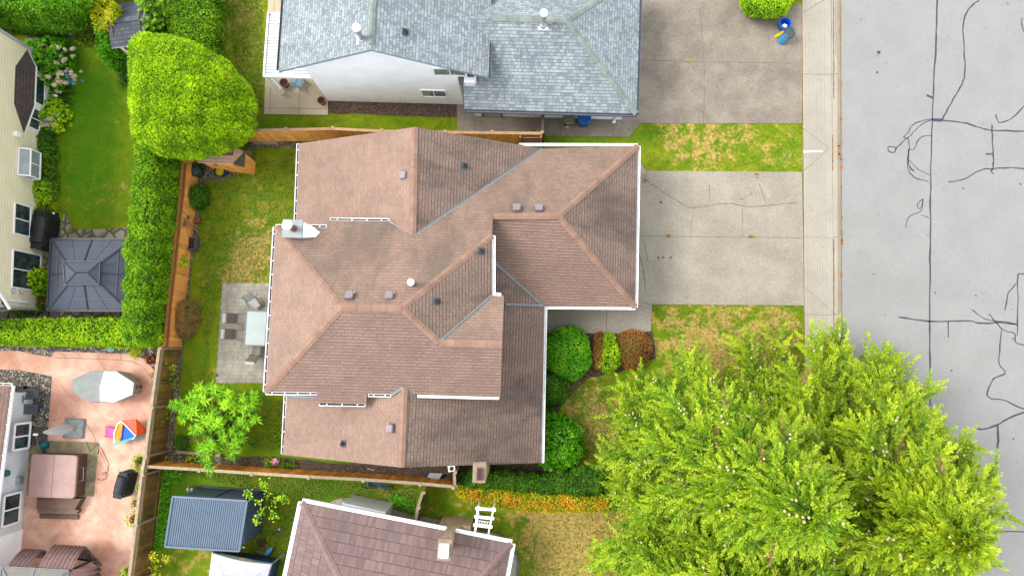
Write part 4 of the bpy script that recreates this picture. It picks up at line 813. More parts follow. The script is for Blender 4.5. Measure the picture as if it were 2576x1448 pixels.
def flue(par, p, pl, hh, rr=.15):
    c = onp(p, pl); m_ = MB(); m_.lathe(c - Vector((0, 0, .12)), [(.24, 0), (.16, .16), (.11, .2), (.11, hh + .1), (0, hh + .1)], 16, 0); m_.lathe(c, [(rr, hh), (rr + .03, hh + .02), (rr + .03, hh + .1), (.08, hh + .16), (0, hh + .16)], 18, 1)
    nm = Vector((-pl[1], -pl[2], 1)).normalized(); e = Vector((0, 0, 1)).cross(nm).normalized(); t = nm.cross(e)
    q = [c + e * x + t * y + nm * .02 for x, y in ((-.24, -.26), (.24, -.26), (.24, -.12), (-.24, -.12))]; m_.hexa(q, [a_ + nm * .02 for a_ in q], 1); return m_.build('flue', [METAL, WHITE], par)
flue(wh, cB(1240, 375), pw, .95); flue(wh, cC(900, 235), pgs, 1.0)
# patio cover on posts
zc = 2.55; P = [at(cB(318, 122), zc), at(cB(470, 120), zc), at(cB(725, 735), zc), at(cB(292, 735), zc)]; yc0, yc1 = P[3].y, P[0].y; xc0 = P[3].x; xc1 = xW_ + .01
m = MB(); nrib = 22
m.prism([(xc0, yc0), (xc1, yc0), (xc1, yc1), (xc0, yc1)], zc - .06, zc, 1)
for i in range(nrib): y = yc0 + (yc1 - yc0) * (i + .5) / nrib; m.box(((xc0 + xc1) / 2 + .06, y, zc + .03), (xc1 - xc0 - .14, (yc1 - yc0) / nrib * .45, .06))
m.box((xc0 + .03, (yc0 + yc1) / 2, zc + .03), (.08, yc1 - yc0, .14)); m.box(((xc0 + xc1) / 2, yc0 - .03, zc), (xc1 - xc0, .06, .16))
pc = m.build('patio_cover', [WHITE, plain('shade_grey_channel', (.36, .37, .40), .5, .05)], wh)  # channels coloured grey to stand for the shading between the ribs
m = MB(); pb = at(cB(465, 880)); m.bar((xc0 + .1, yc0 + .05, 0), (xc0 + .1, yc0 + .05, zc), .09, .09); m.bar((xc0 + .1, yc0 + .35, 0), (xc0 + .1, yc0 + .35, zc), .05, .05)
for i in range(9): z = .2 + i * .27; m.bar((xc0 + .1, yc0 + .05, z), (xc0 + .1, yc0 + .35, z + .2), .03, .03); m.bar((xc0 + .1, yc0 + .35, z), (xc0 + .1, yc0 + .05, z + .2), .03, .03)
m.build('lattice_post', WHITE, pc); m = MB(); m.bar((xc0 + .1, yc1 - .1, 0), (xc0 + .1, yc1 - .1, zc), .09, .09); m.build('post', WHITE, pc)
# ---------------------------------------------------------------- beige house (left)
bh = thing('house', 'beige lap-sided house with a bay window and big windows facing the left garden', 'house', (-27, 8, 0))
b0, b1 = at((125, 156)), at((104, 780)); bd = (b1 - b0).normalized(); bn = Vector((-bd.y, bd.x, 0)); bn = bn if bn.x > 0 else -bn
def ob(c, u, v): return onw(c(u, v), b0, bn)
BZ = 5.3; m = MB(); m.hexa([b0, b1, b1 - bn * 7, b0 - bn * 7], [p + Vector((0, 0, BZ)) for p in (b0, b1, b1 - bn * 7, b0 - bn * 7)]); m.build('wall', SIDB, bh)
m = MB(); m.bar(b0 + bn * .03, b0 + bn * .03 + Vector((0, 0, BZ)), .12, .12, 0); m.bar(b1 + bn * .03, b1 + bn * .03 + Vector((0, 0, BZ)), .12, .12, 0); m.build('corner_board', plain('pale_corner_board', px(206, 216, 226, .5), .5, .05), bh)
m = MB(); q = [b0 - bd * .5 + bn * .55, b1 + bd * .5 + bn * .55, b1 + bd * .5 - bn * 3.5, b0 - bd * .5 - bn * 3.5]; zz = [BZ - .15, BZ - .15, BZ + 1.7, BZ + 1.7]; m.slab([Vector((p.x, p.y, z)) for p, z in zip(q, zz)], .15)
q2 = [q[3], q[2], q[2] - bn * 4, q[3] - bn * 4]; m.slab([Vector((p.x, p.y, z)) for p, z in zip(q2, (BZ + 1.7, BZ + 1.7, BZ - .15, BZ - .15))], .15); m.build('roof', [BAYR, FASCIA], bh)
def bwin(c, u0, v0, u1, v1, u2, v2, u3, v3, mul=(.5,), **k):   # corners given far/near on the wall
    z0 = min(ob(c, u1, v1).z, ob(c, u2, v2).z); z1 = max(ob(c, u0, v0).z, ob(c, u3, v3).z)
    a = ob(c, u0, v0); b = ob(c, u3, v3); s0 = (a - b0).dot(bd); s1 = (b - b0).dot(bd); f = lambda s_, z: b0 + bd * s_ + Vector((0, 0, z))
    return window(bh, [f(s0, z0), f(s1, z0), f(s1, z1), f(s0, z1)], bn, mul, **k)
bwin(cE, 106, 500, 220, 530, 208, 745, 97, 722); bwin(cE, 93, 840, 293, 880, 272, 1128, 82, 1112)
# garden window (box bay)
z1 = ob(cE, 137, 105).z; z0 = z1 - 1.0; sA = (ob(cE, 137, 105) - b0).dot(bd); sB = (ob(cE, 128, 298) - b0).dot(bd); f = lambda s_, z, o_=0: b0 + bd * s_ + bn * o_ + Vector((0, 0, z))
m = MB(); T_ = [f(sA, z1, 0), f(sB, z1, 0), f(sB, z1 - .28, .42), f(sA, z1 - .28, .42)]; B_ = [f(sA, z0, 0), f(sB, z0, 0), f(sB, z0, .42), f(sA, z0, .42)]
for P in (T_, B_):
    for i in range(4): m.bar(P[i], P[(i + 1) % 4], .06, .06)
for a, b in zip(T_, B_): m.bar(a, b, .06, .06)
m.bar(T_[3].lerp(T_[2], .5), B_[3].lerp(B_[2], .5), .04, .04); gw = m.build('garden_window', WHITE, bh)
m = MB(); m.hexa(B_, T_, 0); 
gb = MB(); gb.hexa([p.lerp((B_[0] + B_[2]) / 2, .04) for p in B_], [p.lerp((T_[0] + T_[2]) / 2, .04) - Vector((0, 0, .03)) for p in T_], 0); gb.build('pane', plain('pale_reflecting_glass', px(196, 206, 214, .4), .15, .12, 2), gw)
# bay window with hipped roof
WB = lambda u, v: ob(cU, u, v)
t0, t1 = WB(250, 195), WB(195, 1275); s0 = (t0 - b0).dot(bd); s1 = (t1 - b0).dot(bd); zt = (t0.z + t1.z) / 2; m = MB()
se = (s0 + .75, s1 - .75); ze = zt - .55; od = .72
A1 = onw(cU(385, 470), (0, 0, ze), Vector((0, 0, 1))); C1 = onw(cU(365, 965), (0, 0, ze), Vector((0, 0, 1))); od = min(1.1, max(.5, (A1 - b0).dot(bn))); sa = (A1 - b0).dot(bd); sc_ = (C1 - b0).dot(bd)
R0, R1 = WB(195, 470), WB(170, 935); zr_ = max(R0.z, R1.z) * .5 + min(R0.z, R1.z) * .5
p_ = [f(s0, ze, .02), f(sa, ze, od), f(sc_, ze, od), f(s1, ze, .02), f((R1 - b0).dot(bd), zr_, .02), f((R0 - b0).dot(bd), zr_, .02)]
m.slab([p_[0], p_[1], p_[5]], .12); m.slab([p_[1], p_[2], p_[4], p_[5]], .12); m.slab([p_[2], p_[3], p_[4]], .12)
br = m.build('bay_roof', [BAYR, WHITE], bh)
m = MB(); oi = od - .22; zb = .75; w0, w1, w2, w3 = (s0 + .35, 0), (sa + .12, oi), (sc_ - .12, oi), (s1 - .35, 0); pts = [f(w0[0], 0, w0[1]), f(w1[0], 0, w1[1]), f(w2[0], 0, w2[1]), f(w3[0], 0, w3[1])]
m.hexa([p + Vector((0, 0, .35)) for p in pts[::-1]], [p + Vector((0, 0, ze - .1)) for p in pts[::-1]]); bw = m.build('bay_window', WHITE, bh)
for i, mu in ((0, (.5,)), (1, ()), (2, (.5,))):
    a, b = pts[i], pts[i + 1]; a2, b2 = a.lerp(b, .1), a.lerp(b, .9); d_ = (b - a).normalized(); nn = Vector((-d_.y, d_.x, 0)); nn = nn if nn.dot(bn) > 0 else -nn
    window(bh, [a2 + Vector((0, 0, zb)), b2 + Vector((0, 0, zb)), b2 + Vector((0, 0, ze - .25)), a2 + Vector((0, 0, ze - .25))], nn, mu, .06, name='bay_pane_frame')
m = MB(); c = ob(cU, 203, 1332); m.box(c + bn * .08, (.16, .26, .26)); m.build('dryer_vent', WHITE, bh)
m = MB(); c = ob(cE, 265, 822); m.box(c + bn * .08, (.16, .2, .2)); m.build('outlet_box', METAL, bh)
for c in (ob(cE, 145, 1143), ob(cE, 86, 1140)): m = MB(); m.lathe(c + bn * .06, [(.02, -.06), (.13, -.02), (.14, .03), (.05, .07)], 14); m.build('wall_lamp', METAL, bh)
m = MB(); a, b = ob(cE, 50, 1205), ob(cE, 200, 1222); m.bar(a + bn * .05, b + bn * .05, .1, .1); m.build('trim_board', WHITE, bh)
# lower roof corner of the beige house, bottom
a0_, a1_, a2_ = at(cE(-10, 1140), 3.0), at(cE(75, 1272), 2.7), at(cE(-60, 1272), 2.7); m = MB(); m.slab([a0_, a1_, a2_], .12); m.bar(a0_ + Vector((0, 0, .02)), a1_ + Vector((0, 0, .02)), .1, .12, 2); m.build('porch_roof', [BAYR, FASCIA, WHITE], bh)
m = MB(); m.prism([(a1_.x - 2.2, a1_.y + .35), (a1_.x - .5, a1_.y + .35), (a1_.x - .7, a1_.y + .9), (a1_.x - 2.2, a1_.y + .9)], 0, 2.5); m.build('porch_wall', SIDB, bh)
# ---------------------------------------------------------------- grey sided house, lower left
gh = thing('house', 'pale grey sided house with a brown roof edge beside the hot tub, lower left', 'house', (-26.5, -6, 0))
g0, g1 = at(cI(408, 700)), at(cJ(212, 1310)); gd = (g1 - g0).normalized(); gn = Vector((-gd.y, gd.x, 0)); gn = gn if gn.x > 0 else -gn; g1 = g1 + gd * 2.5; GZ = 2.45
m = MB(); m.hexa([g0, g1, g1 - gn * 6, g0 - gn * 6], [p + Vector((0, 0, GZ)) for p in (g0, g1, g1 - gn * 6, g0 - gn * 6)]); m.build('wall', SIDG, gh)
r0_, r1_ = at(cI(128, 632), GZ + .15), at(cI(22, 1448), GZ + .15); rd = (r1_ - r0_).normalized(); r1_ = r0_ + rd * 9.5; rn = Vector((-rd.y, rd.x, 0)); rn = rn if rn.x < 0 else -rn
m = MB(); m.slab([r0_, r1_, r1_ + rn * 3.4 + Vector((0, 0, 1.7)) , r0_ + rn * 3.4 + Vector((0, 0, 1.7)) + rd * 3.4], .14); m.slab([r0_, r0_ + rn * 3.4 + Vector((0, 0, 1.7)) + rd * 3.4, r0_ + rn * 6.8], .14); m.build('roof', [BROWNC, FASCIA], gh)
gutter(gh, r0_, r1_, -rn, step=.75); gutter(gh, r0_, r0_ + rn * 6.8, -rd, step=.75)
def og(c, u, v): return onw(c(u, v), g0, gn)
def gwin(c, P, mul=(.5,), **k):
    Q = [og(c, *p) for p in P]; s0 = min((q - g0).dot(gd) for q in Q); s1 = max((q - g0).dot(gd) for q in Q); z0 = max(.5, min(q.z for q in Q)); z1 = min(GZ - .1, max(q.z for q in Q)); f_ = lambda s_, z, o_: g0 + gd * s_ + gn * o_ + Vector((0, 0, z))
    m_ = MB(); o_ = k.pop('o', .35); m_.hexa([f_(s0, z0 - .1, 0), f_(s1, z0 - .1, 0), f_(s1, z0 - .1, o_), f_(s0, z0 - .1, o_)], [f_(s0, z1 + .05, 0), f_(s1, z1 + .05, 0), f_(s1, z1 + .02, o_), f_(s0, z1 + .02, o_)]); m_.build('window_box', plain('pale_trim', px(214, 220, 226, .5), .5, .04), gh)
    return window(gh, [f_(s0 + .05, z0, o_), f_(s1 - .05, z0, o_), f_(s1 - .05, z1, o_), f_(s0 + .05, z1, o_)], gn, mul, .1, **k)
gwin(cI, ((105, 1080), (290, 1070), (280, 1385), (80, 1400)), o=.3); gwin(cJ, ((20, 560), (250, 520), (225, 850), (-10, 900)), o=.12)
m = MB(); c = og(cJ, 190, 400); m.box(c + gn * .12 - Vector((0, 0, 0)), (.2, .35, .3)); m.build('heat_pump_box', METAL, gh)
m = MB(); c = og(cJ, 60, 320); m.lathe(c + gn * .1, [(.05, -.1), (.16, 0), (.16, .12), (.04, .2)], 14); m.build('wall_lamp', [TEALP], gh)
m = MB(); a, b = og(cJ, 40, 1350), og(cJ, 210, 1240); m.box(((g1 - gd * 3.4) + gn * .02 + Vector((0, 0, 1.05))), (.08, 1.6, 2.1)); m.build('patio_door', [WHITE], gh)
# ---------------------------------------------------------------- south house with mauve roof
sh = thing('house', 'house with a mauve tiled hip roof and white gutters at the bottom edge', 'house', (-3, -14, 0))
ZS = 2.75; q0, q1 = at(cL(1805, 500), ZS), at(cM(1560, 935), ZS); e_ = (q1 - q0).normalized(); nS = Vector((e_.y, -e_.x, 0))
W1 = at(cL(1622, 1375), ZS); E1_ = at(cM(1490, 1246), ZS); wd_ = (W1 - q0).normalized(); LEN = 11.0; q3 = q0 + nS * LEN; q2_ = q1 + nS * LEN; KS = .42; hf = LEN / 2
ra = q0 + e_ * hf + nS * hf + Vector((0, 0, hf * KS)); rb = q1 - e_ * hf + nS * hf + Vector((0, 0, hf * KS))
if (rb - ra).dot(e_) < .1: rb = ra + e_ * .5
roofpart(sh, 'roof', [[q0, q1, rb, ra], [q1, q2_, rb], [q2_, q3, ra, rb], [q3, q0, ra]], [MAUVE, FASCIA])
CAPM = plain('mauve_ridge_tile', px(168, 136, 132), .7, .1, rn=.08)
for a, b in ((ra, q0), (rb, q1), (ra, rb)): MB().cap(a, b, .15, .06).build('ridge_cap', CAPM, sh)
gp0, gp1 = onw(cM(925, 815), (0, 0, ZS), Vector((0, 0, 1))), onw(cM(1015, 835), (0, 0, ZS), Vector((0, 0, 1))); tpar = lambda p: q0 + e_ * (p - q0).dot(e_)
gutter(sh, q0, tpar(gp0), -nS, WHITE, straps=False, w=.17); gutter(sh, tpar(gp1), q1, -nS, WHITE, straps=False, w=.17); gutter(sh, q0, q3, -e_, WHITE, straps=False, w=.17); gutter(sh, q1, q2_, e_, WHITE, straps=False, w=.17)
i_ = .55; walls(sh, [tuple((q0 + e_ * i_ + nS * i_)[:2]), tuple((q1 - e_ * i_ + nS * i_)[:2]), tuple((q2_ - e_ * i_ - nS * i_)[:2]), tuple((q3 + e_ * i_ - nS * i_)[:2])], 0, 2.65, SIDW)
# white box lean-to seen beyond the north eave
l0, l1 = at(cK(1860, 1310), 2.1), at(cK(2275, 1400), 2.1); m = MB(); m.hexa([l0 + Vector((0, 0, -2.1)), l1 + Vector((0, 0, -2.1)), l1 + nS * 1.6 + Vector((0, 0, -2.1)), l0 + nS * 1.6 + Vector((0, 0, -2.1))][::-1], [l0, l1, l1 + nS * 1.6 + Vector((0, 0, .2)), l0 + nS * 1.6 + Vector((0, 0, .2))][::-1]); m.build('lean_to', plain('pale_blue_grey_panel', px(216, 224, 226, .85), .5, .05), sh)
# its brick chimney: wide firebox outside the wall, narrowing stack with white cap
cb = [at(cM(860, 740), 1.9), at(cM(1165, 765), 1.9)]; ec = (cb[1] - cb[0]).normalized(); wN = Vector((ec.y, -ec.x, 0)); c0 = cb[0]; c1_ = cb[1]
m = MB(); bot = [c0, c1_, c1_ + wN * .75, c0 + wN * .75]
def brk(P, Q, nm='chimney', par=sh):
    m_ = MB()
    n = 4
    for i in range(4):
        a, b, c_, d_ = P[i], P[(i + 1) % 4], Q[(i + 1) % 4], Q[i]; L = (b - a).length; h_ = (d_ - a).length; m_.add([a, b, c_, d_], [(0, 1, 2, 3)], 0, None, [[(0, 0), (L, 0), (L, h_), (0, h_)]])
    L = (Q[1] - Q[0]).length; h_ = (Q[2] - Q[1]).length; m_.add(Q, [(0, 1, 2, 3)], 0, None, [[(0, 0), (L, 0), (L, h_), (0, h_)]]); return m_.build(nm, [BRICK], par)
z_ = lambda p, z: Vector((p.x, p.y, z))
mid0, mid1 = c0.lerp(c1_, .26), c0.lerp(c1_, .56)
ck = brk([z_(p, 0) for p in bot], [z_(p, 1.9) for p in bot], 'firebox'); shd = [mid0, mid1, mid1 + wN * .75, mid0 + wN * .75]
brk([z_(p, 1.91) for p in [c0.lerp(c1_, .06), c0.lerp(c1_, .76), c0.lerp(c1_, .76) + wN * .75, c0.lerp(c1_, .06) + wN * .75]], [z_(p, 2.5) for p in shd], 'chimney_shoulder')
tp = brk([z_(p, 2.51) for p in shd], [z_(p, 4.75) for p in shd], 'chimney'); cc = sum(shd, Vector()) / 4
m = MB(); m.box(z_(cc, 4.8), ((mid1 - mid0).length + .14, .9, .12), math.atan2(ec.y, ec.x)); m.build('chimney_crown', CONCT, tp)
m = MB(); m.box(z_(cc - wN * .0, 5.0), (.42, .55, .3), math.atan2(ec.y, ec.x)); m.build('chimney_cap', WHITE, tp)
# ================================================================ sheds, gazebos
def quad_frame(a, b, d):                     # footprint from corner a, along to b, along to d
    a, b, d = [Vector((p[0], p[1], 0)) for p in (a, b, d)]; return [a, b, b + d - a, d]
# slate-blue garden shed (mono roof + steep front slope)
sd1 = thing('garden_shed', 'slate blue metal garden shed with a ribbed roof standing behind the south fence', 'shed', at((640, 1560 / 1.0)) if False else at((560, 1290)))
zh, zl_ = 2.35, 2.05
n0, n1, n2, n3 = at(cL(275, 428), zh), at(cL(1158, 480), zh), at(cL(1065, 1075), zl_), at(cL(180, 1018), zl_)
n3 = n0 + (n2 - n1); 
b0s, b1s = at(cL(520, 350), 0.0), at(cL(1350, 385), 0.0)
f0, f1 = at(cL(345, 425), 0), None
ex = (n1 - n0); ex.z = 0; exn = ex.normalized(); ny_ = Vector((-exn.y, exn.x, 0))
m = MB(); m.slab([n0, n1, n2, n3], .07)
k = 34
for i in range(k): t = (i + .5) / k; m.bar(n0.lerp(n1, t) + Vector((0, 0, .012)), n3.lerp(n2, t) + Vector((0, 0, .012)), .045, .03, 0)
for a, b in ((n0, n1), (n1, n2), (n2, n3), (n3, n0)): m.bar(a + Vector((0, 0, .02)), b + Vector((0, 0, .02)), .09, .08, 1)
m.build('roof', [SLATEB, SLATEB], sd1)
w0_, w1_ = n0 + exn * .3, n1 - exn * .12; dep = (n3 - n0).length
fr0, fr1 = w0_ + ny_ * .05, w1_ + ny_ * .05
bb = [z_(w0_ + ny_ * .02, 0), z_(w1_ + ny_ * .02, 0), z_(w1_ - ny_ * (dep - .35), 0), z_(w0_ - ny_ * (dep - .35), 0)]
m = MB(); m.hexa(bb[::-1], [z_(p, 2.25 if i < 2 else 1.98) for i, p in enumerate(bb)][::-1]); 
for i in range(14): t = (i + .5) / 14; a = bb[1].lerp(bb[2], t) + exn * .01; m.bar(z_(a, .1), z_(a, 2.0), .04, .02, 0, exn)
a = bb[0].lerp(bb[1], .5) + ny_ * .015; m.bar(z_(a, .05), z_(a, 2.2), .05, .03, 1, ny_)
m.bar(z_(bb[1] + ny_ * .02, 2.2), z_(bb[0] + ny_ * .02, 2.2), .06, .06, 1); m.bar(z_(bb[1], 0), z_(bb[1], 2.2), .07, .07, 1)
m.build('wall', [plain('slate_blue_wall', px(88, 112, 134, .42), .5, .05), plain('dark_slate_trim', px(56, 68, 84), .5, .1)], sd1)
m = MB(); m.hexa([z_(p, .02) for p in (bb[1] + exn * .12 + ny_ * .1, bb[0] - exn * .1 + ny_ * .1, bb[3] - exn * .1, bb[2] + exn * .12)], [z_(p, .08) for p in (bb[1] + exn * .12 + ny_ * .1, bb[0] - exn * .1 + ny_ * .1, bb[3] - exn * .1, bb[2] + exn * .12)]); m.build('shed_floor', DARKP, sd1)
tk = at(cL(535, 320)); tb = thing('downspout_bin', 'small cream twin bin behind the slate blue shed', 'bin', tk)
m = MB(); 
for s_ in (-.09, .09): m.lathe(tk + Vector((s_, 0, 0)), [(.09, 0), (.1, .55), (.06, .6), (0, .6)], 12)
m.build('body', BLOCK, tb); m = MB(); m.box(tk + Vector((0, 0, .61)), (.03, .2, .03)); m.build('handle', DARKP, tb)
# grey-shingled little shed, top left, wrapped in vines
s2 = thing('garden_shed', 'small white shed with a slate grey shingle roof half covered by vines, top left', 'shed', at((330, 60)))
zr2 = 2.55; ze2 = 2.1; a, b = at(cA(1035, 210), zr2), at(cA(1375, 165), zr2); r0a, r1a = at(cA(1075, 465), ze2), at(cA(1385, 440), ze2); dd = r0a - a; dd.x *= 1; r1a = b + dd; t0a = a + Vector((-dd.x, -dd.y, dd.z)); t1a = b + Vector((-dd.x, -dd.y, dd.z))
roofpart(s2, 'roof', [[a, r0a, r1a, b], [t0a, a, b, t1a]], [DSH, WHITE], .08); m = MB(); m.cap(a, b, .12, .05); m.build('ridge_caps', DSH and plain('slate_ridge', px(120, 126, 142), .9, .1, rn=.1), s2)
i1 = .18; u1 = (b - a).normalized(); v1 = Vector((dd.x, dd.y, 0)).normalized(); L2 = (b - a).length; D2 = Vector((dd.x, dd.y, 0)).length
ft = [z_(a + u1 * i1 + v1 * (D2 - i1), 0), z_(a + u1 * (L2 - i1) + v1 * (D2 - i1), 0), z_(a + u1 * (L2 - i1) - v1 * (D2 - i1), 0), z_(a + u1 * i1 - v1 * (D2 - i1), 0)]
walls(s2, [tuple(p[:2]) for p in ft], 0, 2.1, SIDW); m = MB()
for (p0_, p1_) in ((ft[1], ft[2]), (ft[0], ft[3])): m.add([z_(p0_, 2.1), z_(p1_, 2.1), z_(p0_.lerp(p1_, .5), 2.8)], [(0, 1, 2)], 0)
m.build('gable_wall', SIDTV := plain('cream_board', px(226, 222, 206, .5), .6, .05), s2)
m = MB(); dm = ft[0].lerp(ft[1], .5) + v1 * .03; m.box(z_(dm, .95), (1.0, .05, 1.8), math.atan2(u1.y, u1.x)); m.build('door', TERRA, s2)
# pink-shingled lean shed under the cedar
s3 = thing('garden_shed', 'low wooden shed with pink and dark shingle roof tucked under the big clipped cedar', 'shed', at((600, 400)))
zr3, ze3 = 2.15, 1.75
a, b = at(cX(400, 690), zr3), at(cX(1215, 690), zr3); c_, d_ = at(cX(1215, 935), ze3), at(cX(400, 895), ze3)
e1, e2 = at(cX(1500, 640), 1.7), at(cX(1470, 1010), 1.7); h1 = at(cX(1260, 480), 2.1); top_ = at(cX(1330, 460), 1.7); h0 = at(cX(400, 560), 2.1)
roofpart(s3, 'roof', [[a, d_, c_, b], [h0, a, b, h1]], [PSH, WHITE], .06); m = MB(); m.slab([b, c_, e2 + Vector((0, 0, .0)), e1, h1], .05); m.build('moss_roof', [PSHD, CEDARC], s3)
m = MB(); m.bar(a + Vector((0, 0, .02)), b + Vector((0, 0, .02)), .16, .05, 0); m.build('ridge_caps', plain('grey_ridge_felt', px(110, 100, 116), .8, .1), s3)
m = MB(); q = [at(cX(430, 880), .0), at(cX(1470, 1045), .0), at(cX(1500, 620), .0), at(cX(470, 560), .0)]
wy = min(q[0].y, q[1].y); pts = [(d_.x + .08, d_.y + .12), (e2.x - .1, e2.y + .1), (e1.x - .12, e1.y - .05), (h0.x + .1, h0.y + .1)]; m.prism(pts, 0, 1.62)
m.build('wall', CEDARW, s3)
m = MB(); aa = (Vector((pts[0][0], pts[0][1], 0)), Vector((pts[1][0], pts[1][1], 0)))
for i in range(9): t = (i + .5) / 9; p = aa[0].lerp(aa[1], t); m.bar(p + Vector((0, -.015, .05)), p + Vector((0, -.015, 1.6)), .17, .02, 0, (0, 1, 0))
m.build('cladding', CEDARW, s3)
m = MB(); m.box(at(cX(1150, 600), 2.15), (.16, .3, .05), .2); m.build('skylight', PALEC, s3)
# charcoal two-tier gazebo
gz = thing('gazebo', 'charcoal metal gazebo with a two-tier hip roof in the left garden', 'gazebo', at((222, 690)))
zg0, zg1 = 2.25, 2.85
P = [at(cE(343, 1282), zg0), at(cE(930, 1285), zg0), at(cE(965, 765), zg0), at(cE(372, 765), zg0)]; cxy = sum(P, Vector()) / 4
I_ = [at(p, zg1) for p in (cE(492, 1092), cE(725, 1090), cE(732, 935), cE(480, 935))]
cI_ = sum(I_, Vector()) / 4; I_ = [cI_ + (p - cI_) for p in I_]; U_ = [p + Vector((0, 0, .14)) + (p - cI_) * .06 for p in I_]; T_ = [at(p, 3.3) for p in (cE(545, 1012), cE(635, 1010), cE(640, 1004), cE(540, 1004))]
roofpart(gz, 'roof', [[P[i], P[(i + 1) % 4], I_[(i + 1) % 4], I_[i]] for i in range(4)], [GAZ, GAZ], .04)
roofpart(gz, 'upper_roof', [[U_[0], U_[1], T_[1], T_[0]], [U_[1], U_[2], T_[2], T_[1]], [U_[2], U_[3], T_[3], T_[2]], [U_[3], U_[0], T_[0], T_[3]]], [GAZ, GAZ], .04)
m = MB(); up_ = Vector((0, 0, .02))
for i in range(4):
    j = (i + 1) % 4; m.bar(P[i] + up_, I_[i] + up_, .07, .05, 0); m.bar(P[i] + up_, P[j] + up_, .08, .08, 0); m.bar(P[i].lerp(P[j], .5) + up_, I_[i].lerp(I_[j], .5) + up_, .06, .05, 0)
    m.bar(P[i].lerp(I_[i], .45) + up_ * .6, P[j].lerp(I_[j], .45) + up_ * .6, .02, .03, 1); m.bar(U_[i] + up_, U_[j] + up_, .05, .06, 0); m.bar(U_[i] + up_, T_[i] + up_, .04, .03, 0)
    for t in (.25, .75): m.bar(P[i].lerp(P[j], t) + up_ * .5, P[i].lerp(P[j], .5).lerp(I_[i].lerp(I_[j], .5), .9) .lerp(P[i].lerp(P[j], t), 0).lerp(P[i].lerp(P[j], t).lerp(I_[i].lerp(I_[j], t), .9), 1) + up_ * .5, .018, .02, 1)
m.build('rafters', [plain('dark_gazebo_rib', px(62, 68, 80), .5, .1), plain('pale_seam', px(104, 110, 124, .36), .5, .1)], gz)
for p in P: m = MB(); q = p.lerp(cxy, .12); m.bar(z_(q, 0), z_(q, zg0), .1, .1); m.build('post', GREYM, gz)
# curtained gazebo bottom left
g2 = thing('gazebo', 'taupe roofed gazebo with brown tied-back curtains at the bottom left corner', 'gazebo', at((90, 1430)))
Q = [at(cJ(20, 1338), 2.35), at(cJ(755, 1378), 2.35)]; e2_ = (Q[1] - Q[0]).normalized(); n2_ = Vector((e2_.y, -e2_.x, 0)); P = [Q[0], Q[1], Q[1] + n2_ * 3.2, Q[0] + n2_ * 3.2]; cm_ = sum(P, Vector()) / 4 + Vector((0, 0, .6))
roofpart(g2, 'roof', [[P[i], P[(i + 1) % 4], cm_] for i in range(4)], [TAUPE, TAUPE], .03)
m = MB(); mid_ = Q[0].lerp(Q[1], .5)
for i in range(4): m.bar(P[i] + up_, P[(i + 1) % 4] + up_, .05, .05); m.bar(P[i] + up_, cm_ + up_, .04, .03)
m.bar(mid_ + up_, cm_ + up_, .04, .03); m.build('rafters', GREYM, g2)
for p in P: m = MB(); q = p.lerp(cm_, .08); m.bar(z_(q, 0), z_(q, 2.3), .09, .09); m.build('post', GREYM, g2)
def curtain(a, b, bulge, nf=14, par=g2):
    m_ = MB(); rows = 9; k = nf * 4; vs = []; nn = Vector((-(b - a).y, (b - a).x, 0)).normalized()
    for r in range(rows):
        z = 2.28 - r / (rows - 1) * 1.9; s_ = math.sin(math.pi * min(1, r / (rows - 1) * 1.1)) * bulge
        for i in range(k + 1):
            t = i / k; w_ = math.sin(t * nf * 2 * math.pi) * .05 * (1 + r * .25); vs.append(a.lerp(b, t) * 1 + nn * (w_ + s_) + Vector((0, 0, z - a.lerp(b, t).z)))
    m_.add(vs, [(r * (k + 1) + i, r * (k + 1) + i + 1, (r + 1) * (k + 1) + i + 1, (r + 1) * (k + 1) + i) for r in range(rows - 1) for i in range(k)], 0); return m_.build('curtain', BROWNT, par, smooth=True)
curtain(Q[0] + e2_ * .2, Q[0] + e2_ * 1.2, .45, 5); curtain(Q[0] + e2_ * 1.7, Q[1] + e2_ * .1, .75, 8); curtain(Q[1] + e2_ * .1, Q[1] + n2_ * 1.7 + e2_ * .1, .75, 7)
m = MB(); 
m.bar(z_(Q[1] + e2_ * .3 - n2_ * .1, 1.2), z_(Q[0] + e2_ * 1.0 - n2_ * .35, 1.2), .08, .08); m.build('curtain_tie', DARK, g2)
# pop-up canopy (bottom)
cn = thing('canopy_tent', 'pale grey pop-up canopy tent with a navy side wall just below the slate blue shed', 'canopy tent', at((600, 1450)))
ct = at(cL(735, 1100), 2.1), at(cL(1440, 1235), 2.1); ce = (ct[1] - ct[0]).normalized(); cn_ = Vector((ce.y, -ce.x, 0)); cl = (ct[1] - ct[0]).length; C4 = [ct[0], ct[1], ct[1] + cn_ * cl, ct[0] + cn_ * cl]; ctop = sum(C4, Vector()) / 4 + Vector((0, 0, .9))
m = MB(); ng = 8
for i in range(4):
    a, b = C4[i], C4[(i + 1) % 4]
    for j in range(ng):
        for r in range(4):
            def q_(s_, t): p = a.lerp(b, s_).lerp(ctop, t); ins = (ctop - a.lerp(b, s_)); return p + Vector((ins.x, ins.y, 0)) * .07 * math.sin(math.pi * s_) * (1 - t) - Vector((0, 0, .22 * math.sin(math.pi * t)))
            m.add([q_(j / ng, r / 4), q_((j + 1) / ng, r / 4), q_((j + 1) / ng, (r + 1) / 4), q_(j / ng, (r + 1) / 4)], [(0, 1, 2, 3)], 0)
    e_a, e_b = [a.lerp(b, t) for t in (0, 1)]
    for j in range(ng):
        s_, t_ = j / ng, (j + 1) / ng; p, q = q_(s_, 0), q_(t_, 0); m.add([p, q, q - Vector((0, 0, .2)), p - Vector((0, 0, .2))], [(0, 1, 2, 3)], 0)
m.build('canopy', CANW, cn)
